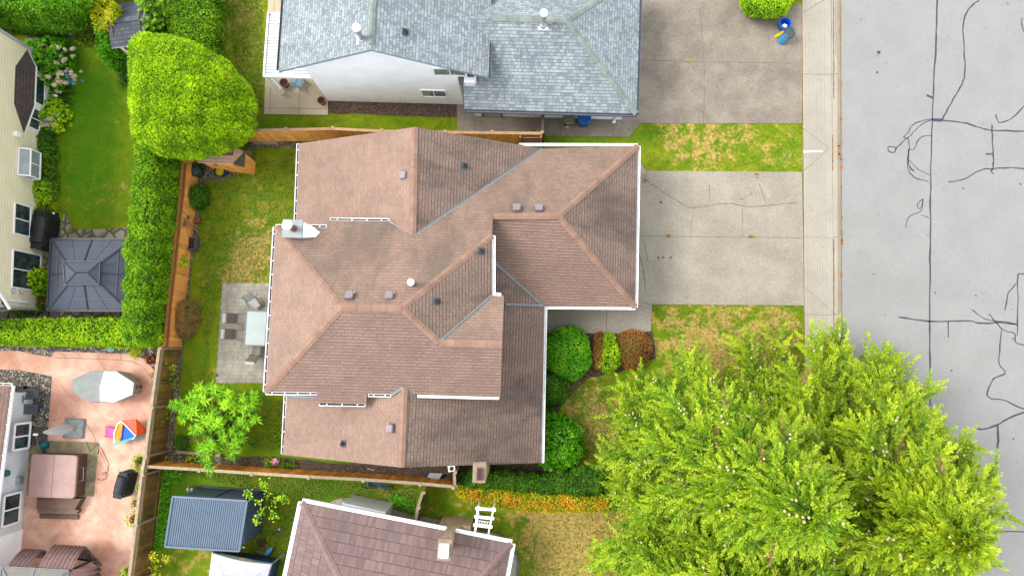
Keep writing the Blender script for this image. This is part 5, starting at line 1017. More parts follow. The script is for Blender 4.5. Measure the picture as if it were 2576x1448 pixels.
m = MB(); wq = [at(cL(790, 1065), 0), at(cL(1550, 1160), 0), at(cL(1480, 1400), 0)]; 
m.hexa([wq[0], wq[1], wq[1] - Vector((0, .03, 0)), wq[0] - Vector((0, .03, 0))], [z_(C4[0], 1.9), z_(C4[1], 1.9), z_(C4[1], 1.9) - Vector((0, .03, 0)), z_(C4[0], 1.9) - Vector((0, .03, 0))])
wq3 = wq[1] + cn_ * cl * .95
m.hexa([wq[1], wq3, wq3 - Vector((.03, 0, 0)), wq[1] - Vector((.03, 0, 0))], [z_(C4[1], 1.9), z_(C4[2], 1.9), z_(C4[2], 1.9) - Vector((.03, 0, 0)), z_(C4[1], 1.9) - Vector((.03, 0, 0))]); m.build('side_wall', CANB, cn)
for p in C4: m = MB(); m.bar(z_(p, 0), z_(p, 2.05), .05, .05); m.build('leg', METAL, cn)
m = MB(); m.tube([z_(C4[0].lerp(C4[1], .1), 1.9) - cn_ * .3, z_(C4[0].lerp(C4[1], .5), 2.0) - cn_ * .5], .03, 6); m.build('guy_pole', METAL, cn)
# ================================================================ fences
def fence(label, path, h, side, mats, board=.14, lattice=.0, posts=True, lean=0, top=True, group=None, rails=True, postw=.1, frame=False):
    """path: ground points; side: which side the posts and rails stand on (+1 left of travel)"""
    path = [Vector((p[0], p[1], 0)) for p in path]; t = thing('fence', label, 'fence', path[0], group=group)
    bm = MB(); cm = MB(); pm = MB(); lm_ = MB(); rm = [MB(), MB()]; hb = h - lattice
    for si, (a, b) in enumerate(zip(path, path[1:])):
        d = (b - a).normalized(); n_ = Vector((-d.y, d.x, 0)) * side; L = (b - a).length; k = max(1, round(L / board)); w_ = L / k
        for i in range(k):
            c = a + d * (i + .5) * w_; hh = hb + random.uniform(-.006, .006); bm.bar(z_(c, .04), z_(c, hh), w_ - .008, .022, 0, n_, random.random())
        if rails:
            for ri, z in enumerate((.35 + .003 * (si % 2), hb - .12 + .003 * (si % 2))): rm[ri].bar(z_(a + n_ * .03, z), z_(b + n_ * .03, z), .04, .09, 0)
        if top: cm.bar(z_(a, h + .02 + .003 * (si % 2)), z_(b, h + .02 + .003 * (si % 2)), .14, .04, 0)
        if lattice:
            cm.bar(z_(a, hb + .01 + .003 * (si % 2)), z_(b, hb + .01 + .003 * (si % 2)), .10, .04, 0); kk_ = int(L / .11)
            for i in range(kk_):
                p = a + d * (i + .5) * L / kk_; o = d * lattice * .5
                for s_ in (-1, 1): lm_.bar(z_(p - o * s_, hb + .03) + n_ * .008 * s_, z_(p + o * s_, h - .01) + n_ * .008 * s_, .035, .01, 0, n_)
        if posts:
            kp = max(1, round(L / 2.4))
            for i in range(1 if si else 0, kp + 1):
                c = a + d * L * i / kp; pp = MB(); pp.bar(z_(c + n_ * .06, 0), z_(c + n_ * .06, h + .03), postw, postw, 0); pp.box(z_(c + n_ * .06, h + .05), (postw + .04, postw + .04, .04), 0, 0)
                POSTS.append((pp, t, mats[1]))
    bm.build('boards', mats[0], t)
    for rr_ in rm:
        if rr_.v: rr_.build('rail', mats[2] if len(mats) > 2 else mats[0], t)
    if cm.v: cm.build('top_rail', mats[1], t)
    if lm_.v: lm_.build('lattice', mats[3] if len(mats) > 3 else mats[1], t)
    return t
POSTS = []
CEDM = (CEDARW, plain('orange_cap', px(220, 150, 80), .75, .1), CEDARW, plain('cedar_lattice', px(206, 130, 60), .8, .1)); OLDM = (OLDW, OLDC, OLDW, plain('pale_lattice', px(200, 176, 132), .85, .15))
wf = [at(cE(1445, 200)), at(cE(1425, 480)), at(cE(1400, 700)), at(cE(1372, 980)), at(cE(1340, 1250)), at(cI(2195, 165))]
fence('orange cedar fence with lattice top running beside the tall hedge on the left', wf, 1.75, -1, CEDM, .15, .3)
sf = [at(cI(2165, 185)), at(cI(2075, 860)), at(cJ(1820, 80)), at(cJ(1785, 270)), at(cJ(1725, 790)), at(cJ(1650, 1420)), at(cJ(1600, 1800))]
fence('dark brown fence with lattice top between the pink patio and the south garden', sf, 2.0, 1, OLDM, .15, .32)
ss = [at(cK(120, 905)), at(cK(640, 935)), at(cK(1120, 968)), at(cK(1640, 1000)), at(cK(2140, 1025)), at(cM(730, 290)), at(cM(1035, 318))]
fence('long rust-brown board fence with a pale top rail south of the brown-roofed house', ss, 1.85, -1, (RUSTW, OLDC, RUSTW), .14)
nf = [at(cB(110, 1372)), at(cB(620, 1362)), at(cB(1050, 1352)), at(cB(1500, 1375)), at(cB(2080, 1385)), at(cC(420, 1390)), at(cC(880, 1395))]
fence('orange cedar fence between the brown-roofed house and the white house', nf, 1.8, 1, (CEDARW, CEDARC, CEDARW), .16, .0)
fence('narrow brown fence seen end-on between the white house garage and the cedar fence', [at(cC(888, 1150)), at(cC(885, 1380))], 1.7, 1, (OLDW, plain('dark_cap', px(120, 92, 84), .8, .1), OLDW), .14)
fence('short fence running from the south house to the long rust-brown fence', [at(cM(745, 380)), at(cM(700, 520)), at(cM(668, 720))], 1.55, 1, OLDM, .14)
fence('short post fence closing the gap beside the brick chimney corner', [at(cM(1040, 190)), at(cM(1045, 320))], 1.75, 1, OLDM, .14)
for pp, t, mm in POSTS: pp.build('post', mm, t)
gt = thing('gate', 'wooden gate with pale crossbars in the cedar fence beside the garage', 'gate', at(cC(780, 1400)))
m = MB(); a, b = at(cC(680, 1408)), at(cC(870, 1408)); 
for i in range(8): c = a.lerp(b, (i + .5) / 8); m.bar(z_(c, .05), z_(c, 1.5), .15, .02, 0, (0, 1, 0), random.random())
m.build('boards', TERRA, gt); m = MB()
for z in (1.0, 1.45): m.bar(z_(a, z) + Vector((0, -.04, 0)), z_(b, z) + Vector((0, -.04, 0)), .04, .12)
m.bar(z_(a, .05) + Vector((0, -.04, 0)), z_(a, 1.7) + Vector((0, -.04, 0)), .1, .08); m.bar(z_(b, .05) + Vector((0, -.04, 0)), z_(b, 1.7) + Vector((0, -.04, 0)), .1, .08); m.build('frame', CEDARC, gt)
# ================================================================ things in the gardens
def solo(m, name, mats, label, cat, loc, group=None, smooth=False): return tag(m.build(name, mats, loc=loc, smooth=smooth), label, cat, group)
for i, (p, q) in enumerate(((cK(250, 818), cK(480, 835)), (cK(500, 850), cK(680, 852)))):
    a, b = at(p, .12), at(q, .12); m = MB(); m.bar(a, b, .14, .12); solo(m, 'landscape_timber', OLDC, ['pale timber edging the lawn beside the corner of the gravel', 'pale timber lying under the palm-leaved tree'][i], 'timber', a, 'garden edging timbers')
for i, (p, q) in enumerate(((cX(1670, 425), cX(2235, 430)), (cX(1580, 620), cX(1555, 780)))): a, b = at(p, .05), at(q, .05); m = MB(); m.bar(a, b, .24, .08); solo(m, 'edging_slab', BLOCK, ['long pale concrete edging slab against the cedar fence', 'short pale edging slab beside the pink-roofed shed'][i], 'slab', a)
# compost lid bin
c = at(cF(325, 385)); t = thing('compost_bin', 'dark green round compost bin in the fence corner', 'bin', c); m = MB(); m.lathe(c, [(.26, 0), (.32, .6), (.3, .68)], 20); m.build('body', GREENP, t); m = MB(); m.lathe(c, [(.34, .68), (.35, .72), (.3, .8), (.08, .86), (0, .86)], 24); m.build('lid', plain('teal_green_lid', px(60, 92, 84), .5, .1), t)
c = at(cF(540, 385)); t = thing('planter_pot', 'round dark pot with a yellow-brown plant in front of the pink-roofed shed', 'planter', c); m = MB(); m.lathe(c, [(.2, 0), (.3, .4), (.31, .42), (.25, .42), (.24, .3), (0, .3)], 20); m.build('pot', DARKP, t); m = MB(); m.lathe(c, [(.24, .33), (.1, .38), (0, .38)], 14); m.build('soil', F_GOLD, t)
c = at(cF(585, 385)); m = MB(); m.lathe(c, [(.14, 0), (.17, .3), (.18, .34), (0, .34)], 14); solo(m, 'bucket', BLUEP if False else plain('dark_blue_bucket', px(60, 70, 96), .5, .1), 'dark blue bucket beside the round pot near the shed', 'bucket', c)
a, b = at(cF(450, 290), 1.6), at(cF(600, 345), .1); m = MB(); m.tube([a, a.lerp(b, .5) + Vector((0, 0, -.1)), b], .035, 6); solo(m, 'black_pipe', DARK, 'black drain pipe leaning on the pink-roofed shed', 'pipe', b)
# rectangular planter
c = at(cF(278, 1075)); t = thing('planter_box', 'grey rectangular planter box on the gravel by the cedar fence', 'planter', c); m = MB()
for dx, dy, sx_, sy_ in ((-.21, 0, .05, .66), (.21, 0, .05, .66), (0, -.31, .42, .05), (0, .31, .42, .05)): m.box(c + Vector((dx, dy, .25)), (sx_, sy_, .5))
m.box(c + Vector((0, 0, .06)), (.4, .6, .1)); m.build('box', plain('grey_planter', px(112, 122, 126), .7, .1), t); m = MB(); m.box(c + Vector((0, 0, .38)), (.37, .57, .06)); m.build('soil', SOIL, t)
# garden tools leaning at the fence
for i, (p, q, lb) in enumerate(((cF(215, 815), cF(290, 835), 'spade with a pale shaft leaning on the cedar fence'), (cF(180, 870), cF(345, 918), 'rake with a long wooden shaft leaning on the cedar fence'), (cF(205, 860), cF(320, 970), 'bamboo cane lying against the cedar fence'))):
    a, b = at(p, 1.15), at(q, .05); t = thing(('spade', 'rake', 'cane')[i], lb, 'garden tool', b); m = MB(); m.tube([a, b], .018, 6); m.build('shaft', plain('pale_shaft%d' % i, px(196, 160, 110), .7, .1), t)
    m = MB(); 
    if i == 0: m.box(a + Vector((0, 0, .1)), (.05, .18, .24))
    elif i == 1: m.box(a + Vector((0, 0, .05)), (.05, .36, .05)); [m.box(a + Vector((.04, -.16 + .04 * j, .03)), (.09, .012, .02)) for j in range(9)]
    else: m.tube([a + Vector((0, .05, 0)), b + Vector((.1, .05, 0))], .012, 5)
    m.build(('blade', 'head', 'twin_cane')[i], (GREYM, GREYM, F_DRY)[i], t)
c = at(cF(315, 845)); m = MB(); m.box(c + Vector((0, 0, .1)), (.26, .22, .2), .2); m.box(c + Vector((0, 0, .22)), (.3, .26, .04), .2); solo(m, 'clay_pot', TERRA, 'small square terracotta pot by the spade at the cedar fence', 'pot', c)
# patio table and chairs
tc = [at(cT(443, 450), .73), at(cT(693, 458), .73), at(cT(663, 872), .73), at(cT(412, 862), .73)]; cc_ = sum(tc, Vector()) / 4
t = thing('patio_table', 'rectangular frosted glass patio table on the paver patio', 'table', z_(cc_, 0)); m = MB(); m.hexa([p - Vector((0, 0, .012)) for p in tc[::-1]], [p for p in tc[::-1]]); m.build('glass_top', plain('frosted_glass', px(200, 214, 210, .42), .2, .05, 2, bmp=0), t)
m = MB()
for i in range(4): m.bar(tc[i], tc[(i + 1) % 4], .05, .045); 
m.build('frame', GREYM, t)
for p in tc: q = p.lerp(cc_, .1); m = MB(); m.tube([z_(q, .72), z_(q.lerp(z_(p, 0), .9), .0)], .025, 6); m.build('leg', GREYM, t)
def chair_bm(t, reclined=0):
    S_, Bk = .46, .30
    m = MB(); m.hexa([(-S_ / 2, -.24, .42), (S_ / 2, -.24, .42), (S_ / 2, .26, .40), (-S_ / 2, .26, .40)][::-1], [(-S_ / 2, -.24, .44), (S_ / 2, -.24, .44), (S_ / 2, .26, .42), (-S_ / 2, .26, .42)][::-1]); m.build('seat', BEIGEC, t)
    m = MB(); y1_ = .26 + .38; m.hexa([(-S_ / 2, .26, .42), (S_ / 2, .26, .42), (S_ / 2, y1_, .98), (-S_ / 2, y1_, .98)][::-1], [(-S_ / 2, .24, .43), (S_ / 2, .24, .43), (S_ / 2, y1_ - .03, 1.0), (-S_ / 2, y1_ - .03, 1.0)][::-1]); m.build('backrest', BEIGEC, t)
    m = MB(); m.hexa([(-S_ / 2, y1_ - .05, .93), (S_ / 2, y1_ - .05, .93), (S_ / 2, y1_ + .09, 1.03), (-S_ / 2, y1_ + .09, 1.03)][::-1], [(-S_ / 2, y1_ - .06, .97), (S_ / 2, y1_ - .06, .97), (S_ / 2, y1_ + .08, 1.07), (-S_ / 2, y1_ + .08, 1.07)][::-1]); m.build('head_roll', PALEC, t)
    for s_ in (-1, 1):
        x = s_ * (S_ / 2 + .03); m = MB(); m.tube([(x, .28, .58), (x, .1, .64), (x, -.24, .63), (x, -.3, .55)], .02, 6); m.build('armrest', GREYM, t)
        m = MB(); m.tube([(x, -.3, .55), (x, -.27, .02)], .016, 6); m.build('leg', GREYM, t); m = MB(); m.tube([(x, .26, .58), (x, .34, .02)], .016, 6); m.build('leg', GREYM, t)
    m = MB(); m.tube([(-S_ / 2 - .02, .25, .41), (-S_ / 2 - .02, y1_, 1.0)], .014, 6); m.tube([(S_ / 2 + .02, .25, .41), (S_ / 2 + .02, y1_, 1.0)], .014, 6); m.build('back_frame', GREYM, t)
def seat_at(p, z=.42): q = at(p, z); return (q.x, q.y, 0)
ch1 = thing('patio_chair', 'upper taupe sling chair on the west side of the glass patio table', 'chair', seat_at(cT(385, 545)), math.radians(92), 'sling chairs round the patio table', True); chair_bm(ch1)
dup(ch1, seat_at(cT(365, 735)), math.radians(91), 'lower taupe sling chair on the west side of the glass patio table'); dup(ch1, seat_at(cT(555, 925)), math.radians(176), 'taupe sling chair at the south end of the glass patio table')
dup(ch1, seat_at(cT(712, 790)), math.radians(-88), 'sling chair on the east side of the glass table, mostly under the eaves')
# striped lounge chair
lc = at(cT(500, 340), .4); t = thing('lounge_chair', 'folding lounge chair with white and grey stripes north of the patio table', 'lounge chair', z_(lc, 0), math.radians(0), None, True)
w3 = lambda p, z: at(p, z) - z_(lc, 0)
A_ = [w3(cT(378, 285), .85), w3(cT(475, 230), .85), w3(cT(545, 295), .45), w3(cT(450, 350), .45)]; B_ = [w3(cT(450, 350), .45), w3(cT(545, 295), .45), w3(cT(608, 388), .36), w3(cT(512, 443), .36)]
for nm, Q4 in (('backrest', A_), ('seat', B_)):
    m = MB(); 
    for i in range(9):
        s0_, s1_ = i / 9, (i + 1) / 9; q = [Q4[0].lerp(Q4[1], s0_), Q4[0].lerp(Q4[1], s1_), Q4[3].lerp(Q4[2], s1_), Q4[3].lerp(Q4[2], s0_)]; m.hexa([p - Vector((0, 0, .015)) for p in q][::-1], q[::-1], i % 2)
    m.build(nm, [PALEC, GREYC if nm else 0], t)
m = MB(); 
for p in (A_[0], A_[1]): pass
m.tube([A_[3], B_[3]], .02, 6); m.tube([A_[2], B_[2]], .02, 6); m.tube([A_[0], A_[3]], .02, 6); m.tube([A_[1], A_[2]], .02, 6); m.build('frame', BEIGEC, t)
for p in (A_[3], A_[2], B_[3], B_[2]): m = MB(); m.tube([p, Vector((p.x * 1.05, p.y * 1.05, .01))], .016, 6); m.build('leg', BEIGEC, t)
for pq in ((cT(430, 350), cT(475, 425)), (cT(540, 290), cT(580, 235))): m = MB(); m.tube([w3(pq[0], .6), w3(pq[1], .58)], .025, 6); m.build('armrest', PINKP if False else BEIGEC, t)
# bins and boxes by the white house
c = at(cC(1140, 1195)); t = thing('garbage_bin', 'olive green round garbage bin against the white garage wall', 'bin', c); m = MB(); m.lathe(c, [(.22, 0), (.28, .65), (.3, .68)], 24); m.build('body', GREENP, t); m = MB(); m.lathe(c, [(.31, .68), (.31, .73), (.2, .78), (.19, .76), (0, .77)], 24); m.build('lid', plain('olive_lid', px(120, 128, 96), .5, .08), t); m = MB(); m.box(c + Vector((-.05, -.28, .3)), (.22, .02, .06), .1); m.build('sticker', WHITE, t)
c = at(cC(1283, 1190)); t = thing('water_barrel', 'bright blue round barrel beside the olive bin at the white garage', 'barrel', c); m = MB(); m.lathe(c, [(.25, 0), (.33, .35), (.33, .75), (.35, .8)], 28); m.build('body', BLUEP, t); m = MB(); m.lathe(c, [(.36, .8), (.36, .86), (.3, .9), (.28, .87), (0, .88)], 28); m.box(c + Vector((0, 0, .9)), (.3, .05, .04)); m.build('lid', BLUEP, t)
c = at(cC(1385, 1150)); t = thing('hose_reel', 'black wall hose reel beside the blue barrel', 'hose reel', c); m = MB()
for r_ in (.12, .17, .21): m.tube([(c.x + r_ * 1.5 * math.cos(a_), c.y + .06 + .05 * math.sin(a_ * 2), .75 + r_ * math.sin(a_)) for a_ in np.linspace(0, 6.28, 20)], .035, 6)
m.build('coil', DARK, t); m = MB(); m.tube([(c.x + .25, c.y + .08, .8), (c.x + .6, c.y + .12, .75), (c.x + .62, c.y + .14, 1.0)], .015, 6); m.build('hose_end', TEALP, t)
# driveway boxes
c = at(cD(545, 232)); t = thing('recycling_box', 'blue recycling tub holding white paper near the top of the upper driveway', 'recycling box', c); m = MB(); m.lathe(c, [(.24, 0), (.30, .5), (.32, .52), (.27, .52), (.24, .12), (0, .12)], 24); m.build('tub', BLUEB, t)
m = MB(); m.box(c + Vector((-.02, -.05, .32)), (.16, .1, .12), .5); m.box(c + Vector((.05, -.1, .36)), (.14, .12, .1), 1.1); m.build('paper', WHITE, t)
c = at(cD(540, 290)); t = thing('recycling_bag', 'yellow recycling bag slumped between the blue tub and the dark lidded bin', 'bag', c); m = MB()
V_, T2 = dome((c.x, c.y, 0), .36, .13, .30, 18, 6, .5, .0); m.add(V_, T2, 0); m.add([(v[0] - .05 + random.uniform(-.02, .02), v[1] + random.uniform(-.02, .02), v[2] * .5) for v in V_], T2, 0); m.build('bag', YELB, t, smooth=True); m = MB(); m.tube([(c.x + .1, c.y + .12, .3), (c.x + .3, c.y + .14, .25)], .04, 8); m.build('folded_rim', YELB, t)
c = at(cD(568, 330)); t = thing('garbage_bin', 'dark grey lidded bin with a pale blue body on the upper driveway', 'bin', c + Vector((-.1, -.1, 0))); cb_ = c; m = MB(); m.tube([cb_ + Vector((-.18, -.12, .02)), cb_ + Vector((0, 0, .62))], .24, 20, 0, .28); m.build('body', plain('pale_blue_bin', px(80, 160, 205, .45), .5, .05), t); m = MB(); m.lathe(cb_ + Vector((0, .02, .62)), [(.3, 0), (.31, .05), (.26, .09), (.24, .07), (0, .08)], 24); m.build('lid', plain('grey_lid', px(84, 98, 106), .5, .08), t)
# pots and chair on the concrete patio
for i, (p, r_) in enumerate(((cB(510, 825), .23), (cB(868, 995), .2))):
    c = at(p); t = thing('planter_pot', ['terracotta pot of bare soil by the white lattice post', 'small terracotta pot of soil at the corner of the white house'][i], 'planter', c, group='terracotta pots'); m = MB(); m.lathe(c, [(r_ * .75, 0), (r_, .36), (r_ * 1.08, .4), (r_ * .85, .4), (r_ * .8, .3), (0, .3)], 22); m.build('pot', TERRA, t); m = MB(); m.lathe(c, [(r_ * .82, .33), (.05, .35), (0, .35)], 14); m.build('soil', SOIL, t)
c = at(cB(628, 790), .4); t = thing('plastic_chair', 'pale blue plastic chair under the patio cover', 'chair', z_(c, 0), math.radians(150), None, True)
m = MB(); m.hexa([(-.24, -.24, .4), (.24, -.24, .4), (.24, .24, .4), (-.24, .24, .4)], [(-.26, -.26, .44), (.26, -.26, .44), (.25, .25, .43), (-.25, .25, .43)]); m.build('seat', SKYB, t); m = MB(); m.hexa([(-.24, .2, .42), (.24, .2, .42), (.24, .25, .42), (-.24, .25, .42)], [(-.2, .36, .85), (.2, .36, .85), (.2, .40, .85), (-.2, .40, .85)]); m.build('backrest', SKYB, t)
for x, y in ((-.22, -.22), (.22, -.22), (-.22, .24), (.22, .24)): m = MB(); m.bar((x, y, .42), (x * 1.15, y * 1.15, 0), .05, .05); m.build('leg', SKYB, t)
for s_ in (-1, 1): m = MB(); m.bar((s_ * .26, -.22, .62), (s_ * .25, .3, .66), .05, .03); m.bar((s_ * .26, -.22, .62), (s_ * .26, -.22, .42), .04, .04); m.build('armrest', SKYB, t)
# covered barbecue by the beige house
def bbq(label, cen, w_, d_, h_, rz, cloth):
    t = thing('covered_barbecue', label, 'barbecue', cen, rz, None, True); m = MB()
    rows = [(w_ / 2 * 1.02, d_ / 2 * 1.0, .02), (w_ / 2, d_ / 2, h_ * .62), (w_ / 2 * .96, d_ / 2 * .98, h_ * .78)]; n_ = 20; vs = []
    for a_, b_, z in rows:
        for j in range(n_):
            tt = 2 * math.pi * j / n_; cx_, sy_ = math.cos(tt), math.sin(tt); k_ = 1 / max(abs(cx_), abs(sy_)) ** .75; wr = 1 + .03 * math.sin(j * 3.1 + z * 5); vs.append((cx_ * k_ * a_ * wr, sy_ * k_ * b_ * wr, z))
    m.add(vs, [(i * n_ + j, i * n_ + (j + 1) % n_, (i + 1) * n_ + (j + 1) % n_, (i + 1) * n_ + j) for i in range(2) for j in range(n_)] + [tuple(range(2 * n_, 3 * n_))], 0); m.build('cover', cloth, t)
    m = MB(); n2 = 14; vs = []
    for i, x in enumerate(np.linspace(-w_ * .33, w_ * .33, 7)):
        e_ = .86 + .14 * math.sin(math.pi * i / 6)
        for j in range(n2): tt = math.pi * j / (n2 - 1); vs.append((x, math.cos(tt) * d_ * .46 * e_, h_ * .76 + math.sin(tt) * h_ * .24 * e_ + random.uniform(-.008, .008)))
    m.add(vs, [(i * n2 + j, i * n2 + j + 1, (i + 1) * n2 + j + 1, (i + 1) * n2 + j) for i in range(6) for j in range(n2 - 1)] + [tuple(range(n2 - 1, -1, -1)), tuple(range(6 * n2, 7 * n2))], 0); m.build('hood', cloth, t)
    for s_ in (-1, 1): m = MB(); m.box((s_ * w_ * .42, 0, h_ * .80), (w_ * .16, d_ * .7, .06)); m.build('side_shelf', cloth, t)
    return t
bbq('large black covered barbecue between the beige house and the gazebo', z_(at(cE(365, 720)), 0), 2.0, .95, 1.2, math.radians(88), DARK)
bbq('charcoal covered barbecue beside the fence with flower pots', z_(at(cJ(1430, 420)), 0), 1.3, .6, 1.15, math.radians(80), CHAR)
c = at(cE(410, 590)); t = thing('lantern', 'small blue and white garden lantern at the corner of the left lawn', 'lantern', c); m = MB(); m.lathe(c, [(.13, 0), (.11, .25), (.14, .28)], 12); m.build('body', plain('navy_ceramic', px(40, 40, 120), .4, .1), t); m = MB(); m.lathe(c, [(.09, .28), (.09, .3), (0, .33)], 12); m.build('lid', WHITE, t)
# gazing balls / blue flower pots
for (p, r_, lb) in ((cU(650, 1308), .24, 'blue glazed pot at the foot of the lower hydrangea'), (cE(373, 120), .08, 'small bright blue watering bulb among the dark shrubs')):
    c = at(p); t = thing('glazed_pot', lb, 'pot', c); m = MB(); m.lathe(c, [(r_ * .6, 0), (r_, r_), (r_ * .9, r_ * 1.6), (r_ * .7, r_ * 1.7)], 20); m.build('pot', BLUEP, t, smooth=True); m = MB(); m.lathe(c, [(r_ * .68, r_ * 1.62), (0, r_ * 1.75)], 14); m.build('water', SKYB, t)
m = MB(); c = at(cE(332, 268)); P = []
for a_ in np.linspace(0, 26, 150): r_ = .2 + .1 * math.sin(a_ * 1.7) + .04 * math.sin(a_ * .9); P.append((c.x + r_ * 1.3 * math.cos(a_), c.y + r_ * math.sin(a_), .06 + .02 * math.sin(a_ * 3)))
P += [tuple(at(cE(u, v), .05)) for u, v in ((380, 235), (405, 225), (408, 210), (385, 208))]; m.tube(P, .022, 5); solo(m, 'garden_hose', plain('bright_blue_hose', px(10, 130, 210, .5), .4, .05), 'coiled bright blue garden hose beside the garden window', 'hose', c)
# ornament: white bird on a stake
c = at(cU(785, 888)); t = thing('garden_ornament', 'white bird ornament in the spiky grass by the bay window', 'ornament', c); m = MB(); m.tube([c, c + Vector((0, 0, .5))], .012, 6); m.build('stake', GREYM, t); m = MB(); m.lathe(c + Vector((0, 0, .5)), [(.03, -.05), (.1, .0), (.09, .07), (.03, .12)], 12, 0, 1.4, .8); m.build('body', WHITE, t)
# ---------------------------------------------------------------- pink patio things
oc = [(872, 555), (1105, 445), (1400, 452), (1615, 590), (1600, 735), (1375, 832), (1060, 825), (870, 690)]; hgt = 1.0
P = [at(cI(*p), hgt if i not in (0, 7) else .9) for i, p in enumerate(oc)]; cc_ = sum(P, Vector()) / 8; base = thing('covered_patio_set', 'octagonal grey and white cloth cover over a patio table set', 'covered table', z_(cc_, 0))
m = MB(); L0 = at(cI(1200, 640), 1.12); hi = L0; rg = [p for p in P]; ctr = [hi, at(cI(1375, 640), 1.12)]
m.add([P[0], P[1], at(cI(1255, 450), 1.04), hi, at(cI(1205, 822), 1.04), P[6], P[7]], [(0, 3, 1), (1, 3, 2), (3, 4, 5), (3, 5, 6), (0, 6, 3)], 0)
m.add([at(cI(1255, 450), 1.04), P[2], P[3], P[4], P[5], at(cI(1205, 822), 1.04), hi, ctr[1]], [(0, 6, 7), (0, 7, 1), (1, 7, 2), (2, 7, 3), (3, 7, 4), (4, 7, 5), (5, 7, 6)], 1)
for i in range(8):
    a, b = P[i], P[(i + 1) % 8]; a2 = z_(cc_.lerp(a, .93), .12); b2 = z_(cc_.lerp(b, .93), .12); k = 6
    for j in range(k):
        def s_(t, f_): p = (a.lerp(b, t)).lerp(a2.lerp(b2, t), f_); w_ = .05 * math.sin(t * 3.1 * 4) * f_; return p + (p - cc_).normalized() * w_
        for r_ in range(3): m.add([s_(j / k, r_ / 3), s_((j + 1) / k, r_ / 3), s_((j + 1) / k, (r_ + 1) / 3), s_(j / k, (r_ + 1) / 3)], [(0, 1, 2, 3)], 0 if i in (0, 5, 6, 7) else 1)
m.build('cover', [GREYC, PALEC], base)
c = at(cI(1660, 640)); t = thing('bistro_table', 'dark round stone side table showing beside the covered patio set', 'table', c); m = MB(); m.lathe(c, [(.3, .58), (.33, .6), (.33, .64), (0, .64)], 24, 0); m.build('table_top', FLAGD, t)
for a_ in (0, 2.1, 4.2): m = MB(); m.tube([c + Vector((math.cos(a_) * .2, math.sin(a_) * .2, .58)), c + Vector((math.cos(a_) * .26, math.sin(a_) * .26, 0))], .02, 6); m.build('leg', DARK, t)
# folded parasol and its base
bp = [at(cI(*p), .15) for p in ((785, 1020), (1025, 1030), (1000, 1265), (755, 1255))]; cc_ = sum(bp, Vector()) / 4; t = thing('parasol', 'closed white cantilever parasol tilted above its square grey base', 'parasol', z_(cc_, 0)); m = MB(); m.hexa([z_(p, .055) for p in bp[::-1]], [p for p in bp[::-1]]); m.hexa([p for p in bp[::-1]], [p.lerp(cc_, .08) + Vector((0, 0, .05)) for p in bp[::-1]])
for i in (0, 1): m.bar(bp[i].lerp(cc_, .1) + Vector((0, 0, .052)), bp[i + 2].lerp(cc_, .1) + Vector((0, 0, .052)), .03, .008, 1)
m.build('base', [GREYC, plain('base_groove', px(130, 134, 144), .7, .1)], t); 
a, b = at(cI(880, 1140), .6), at(cI(525, 1190), 2.5); m = MB(); m.tube([z_(cc_, .15) + Vector((.1, 0, 0)), a, b], .035, 8); m.build('pole', GREYM, t)
m = MB(); pth = [a.lerp(b, i / 12) for i in range(13)]; rr = [.10, .16, .19, .21, .22, .22, .21, .2, .18, .15, .12, .08, .04]; vs = []
for i, p in enumerate(pth):
    d_ = (b - a).normalized(); u1_ = d_.cross(Vector((0, 0, 1))).normalized(); w1__ = d_.cross(u1_)
    for j in range(16): tt = j / 16 * 6.283; r_ = rr[i] * (1 + .16 * math.cos(tt * 4 + i * .2)); vs.append(p + u1_ * math.cos(tt) * r_ + w1__ * math.sin(tt) * r_)
m.add(vs, [(i * 16 + j, i * 16 + (j + 1) % 16, (i + 1) * 16 + (j + 1) % 16, (i + 1) * 16 + j) for i in range(12) for j in range(16)], 0); m.build('canopy', PALEC, t)
c = a; m = MB(); m.tube([a + Vector((-.02, .12, 0)), a + Vector((.05, -.12, 0))], .05, 8); m.build('hinge', TERRA, t)
# wicker chairs
def wicker(t):
    m = MB(); m.box((0, 0, .4), (.5, .5, .05)); 
    for i in range(7): m.box((-.22 + i * .073, 0, .43), (.02, .5, .015), 0, 1); m.box((0, -.22 + i * .073, .435), (.5, .02, .015), 0, 1)
    m.build('seat', [GREYM, plain('grey_wicker', px(140, 148, 154), .7, .1)], t)
    m = MB(); m.bar((0, .25, .42), (0, .42, .95), .5, .04, 0, (0, 1, 0)); 
    for i in range(6): m.bar((-.2 + i * .08, .235, .44), (-.2 + i * .08, .40, .94), .02, .03, 1, (0, 1, 0))
    m.build('backrest', [plain('grey_wicker_back', px(150, 156, 162), .7, .1), GREYM], t)
    for x in (-.22, .22):
        for y in (-.22, .22): m = MB(); m.bar((x, y, 0), (x, y, .4), .04, .04); m.build('leg', GREYM, t)
        m = MB(); m.bar((x, -.25, .6), (x, .3, .62), .05, .04); m.bar((x, -.24, .4), (x, -.24, .6), .04, .04); m.build('armrest', GREYM, t)
wk = thing('wicker_chair', 'upper of two grey wicker chairs on the river rock by the grey house', 'chair', z_(at(cI(470, 720)), 0), math.radians(95), 'grey wicker chairs', True); wicker(wk); dup(wk, z_(at(cI(460, 905)), 0), math.radians(90), 'lower of two grey wicker chairs on the river rock by the grey house')
c = at(cI(255, 670), .3); m = MB(); m.box(c, (.42, .28, .3), .1); m.box(c + Vector((0, 0, .16)), (.46, .32, .03), .1); solo(m, 'storage_box', DARK, 'black box at the corner of the grey house wall', 'box', c)
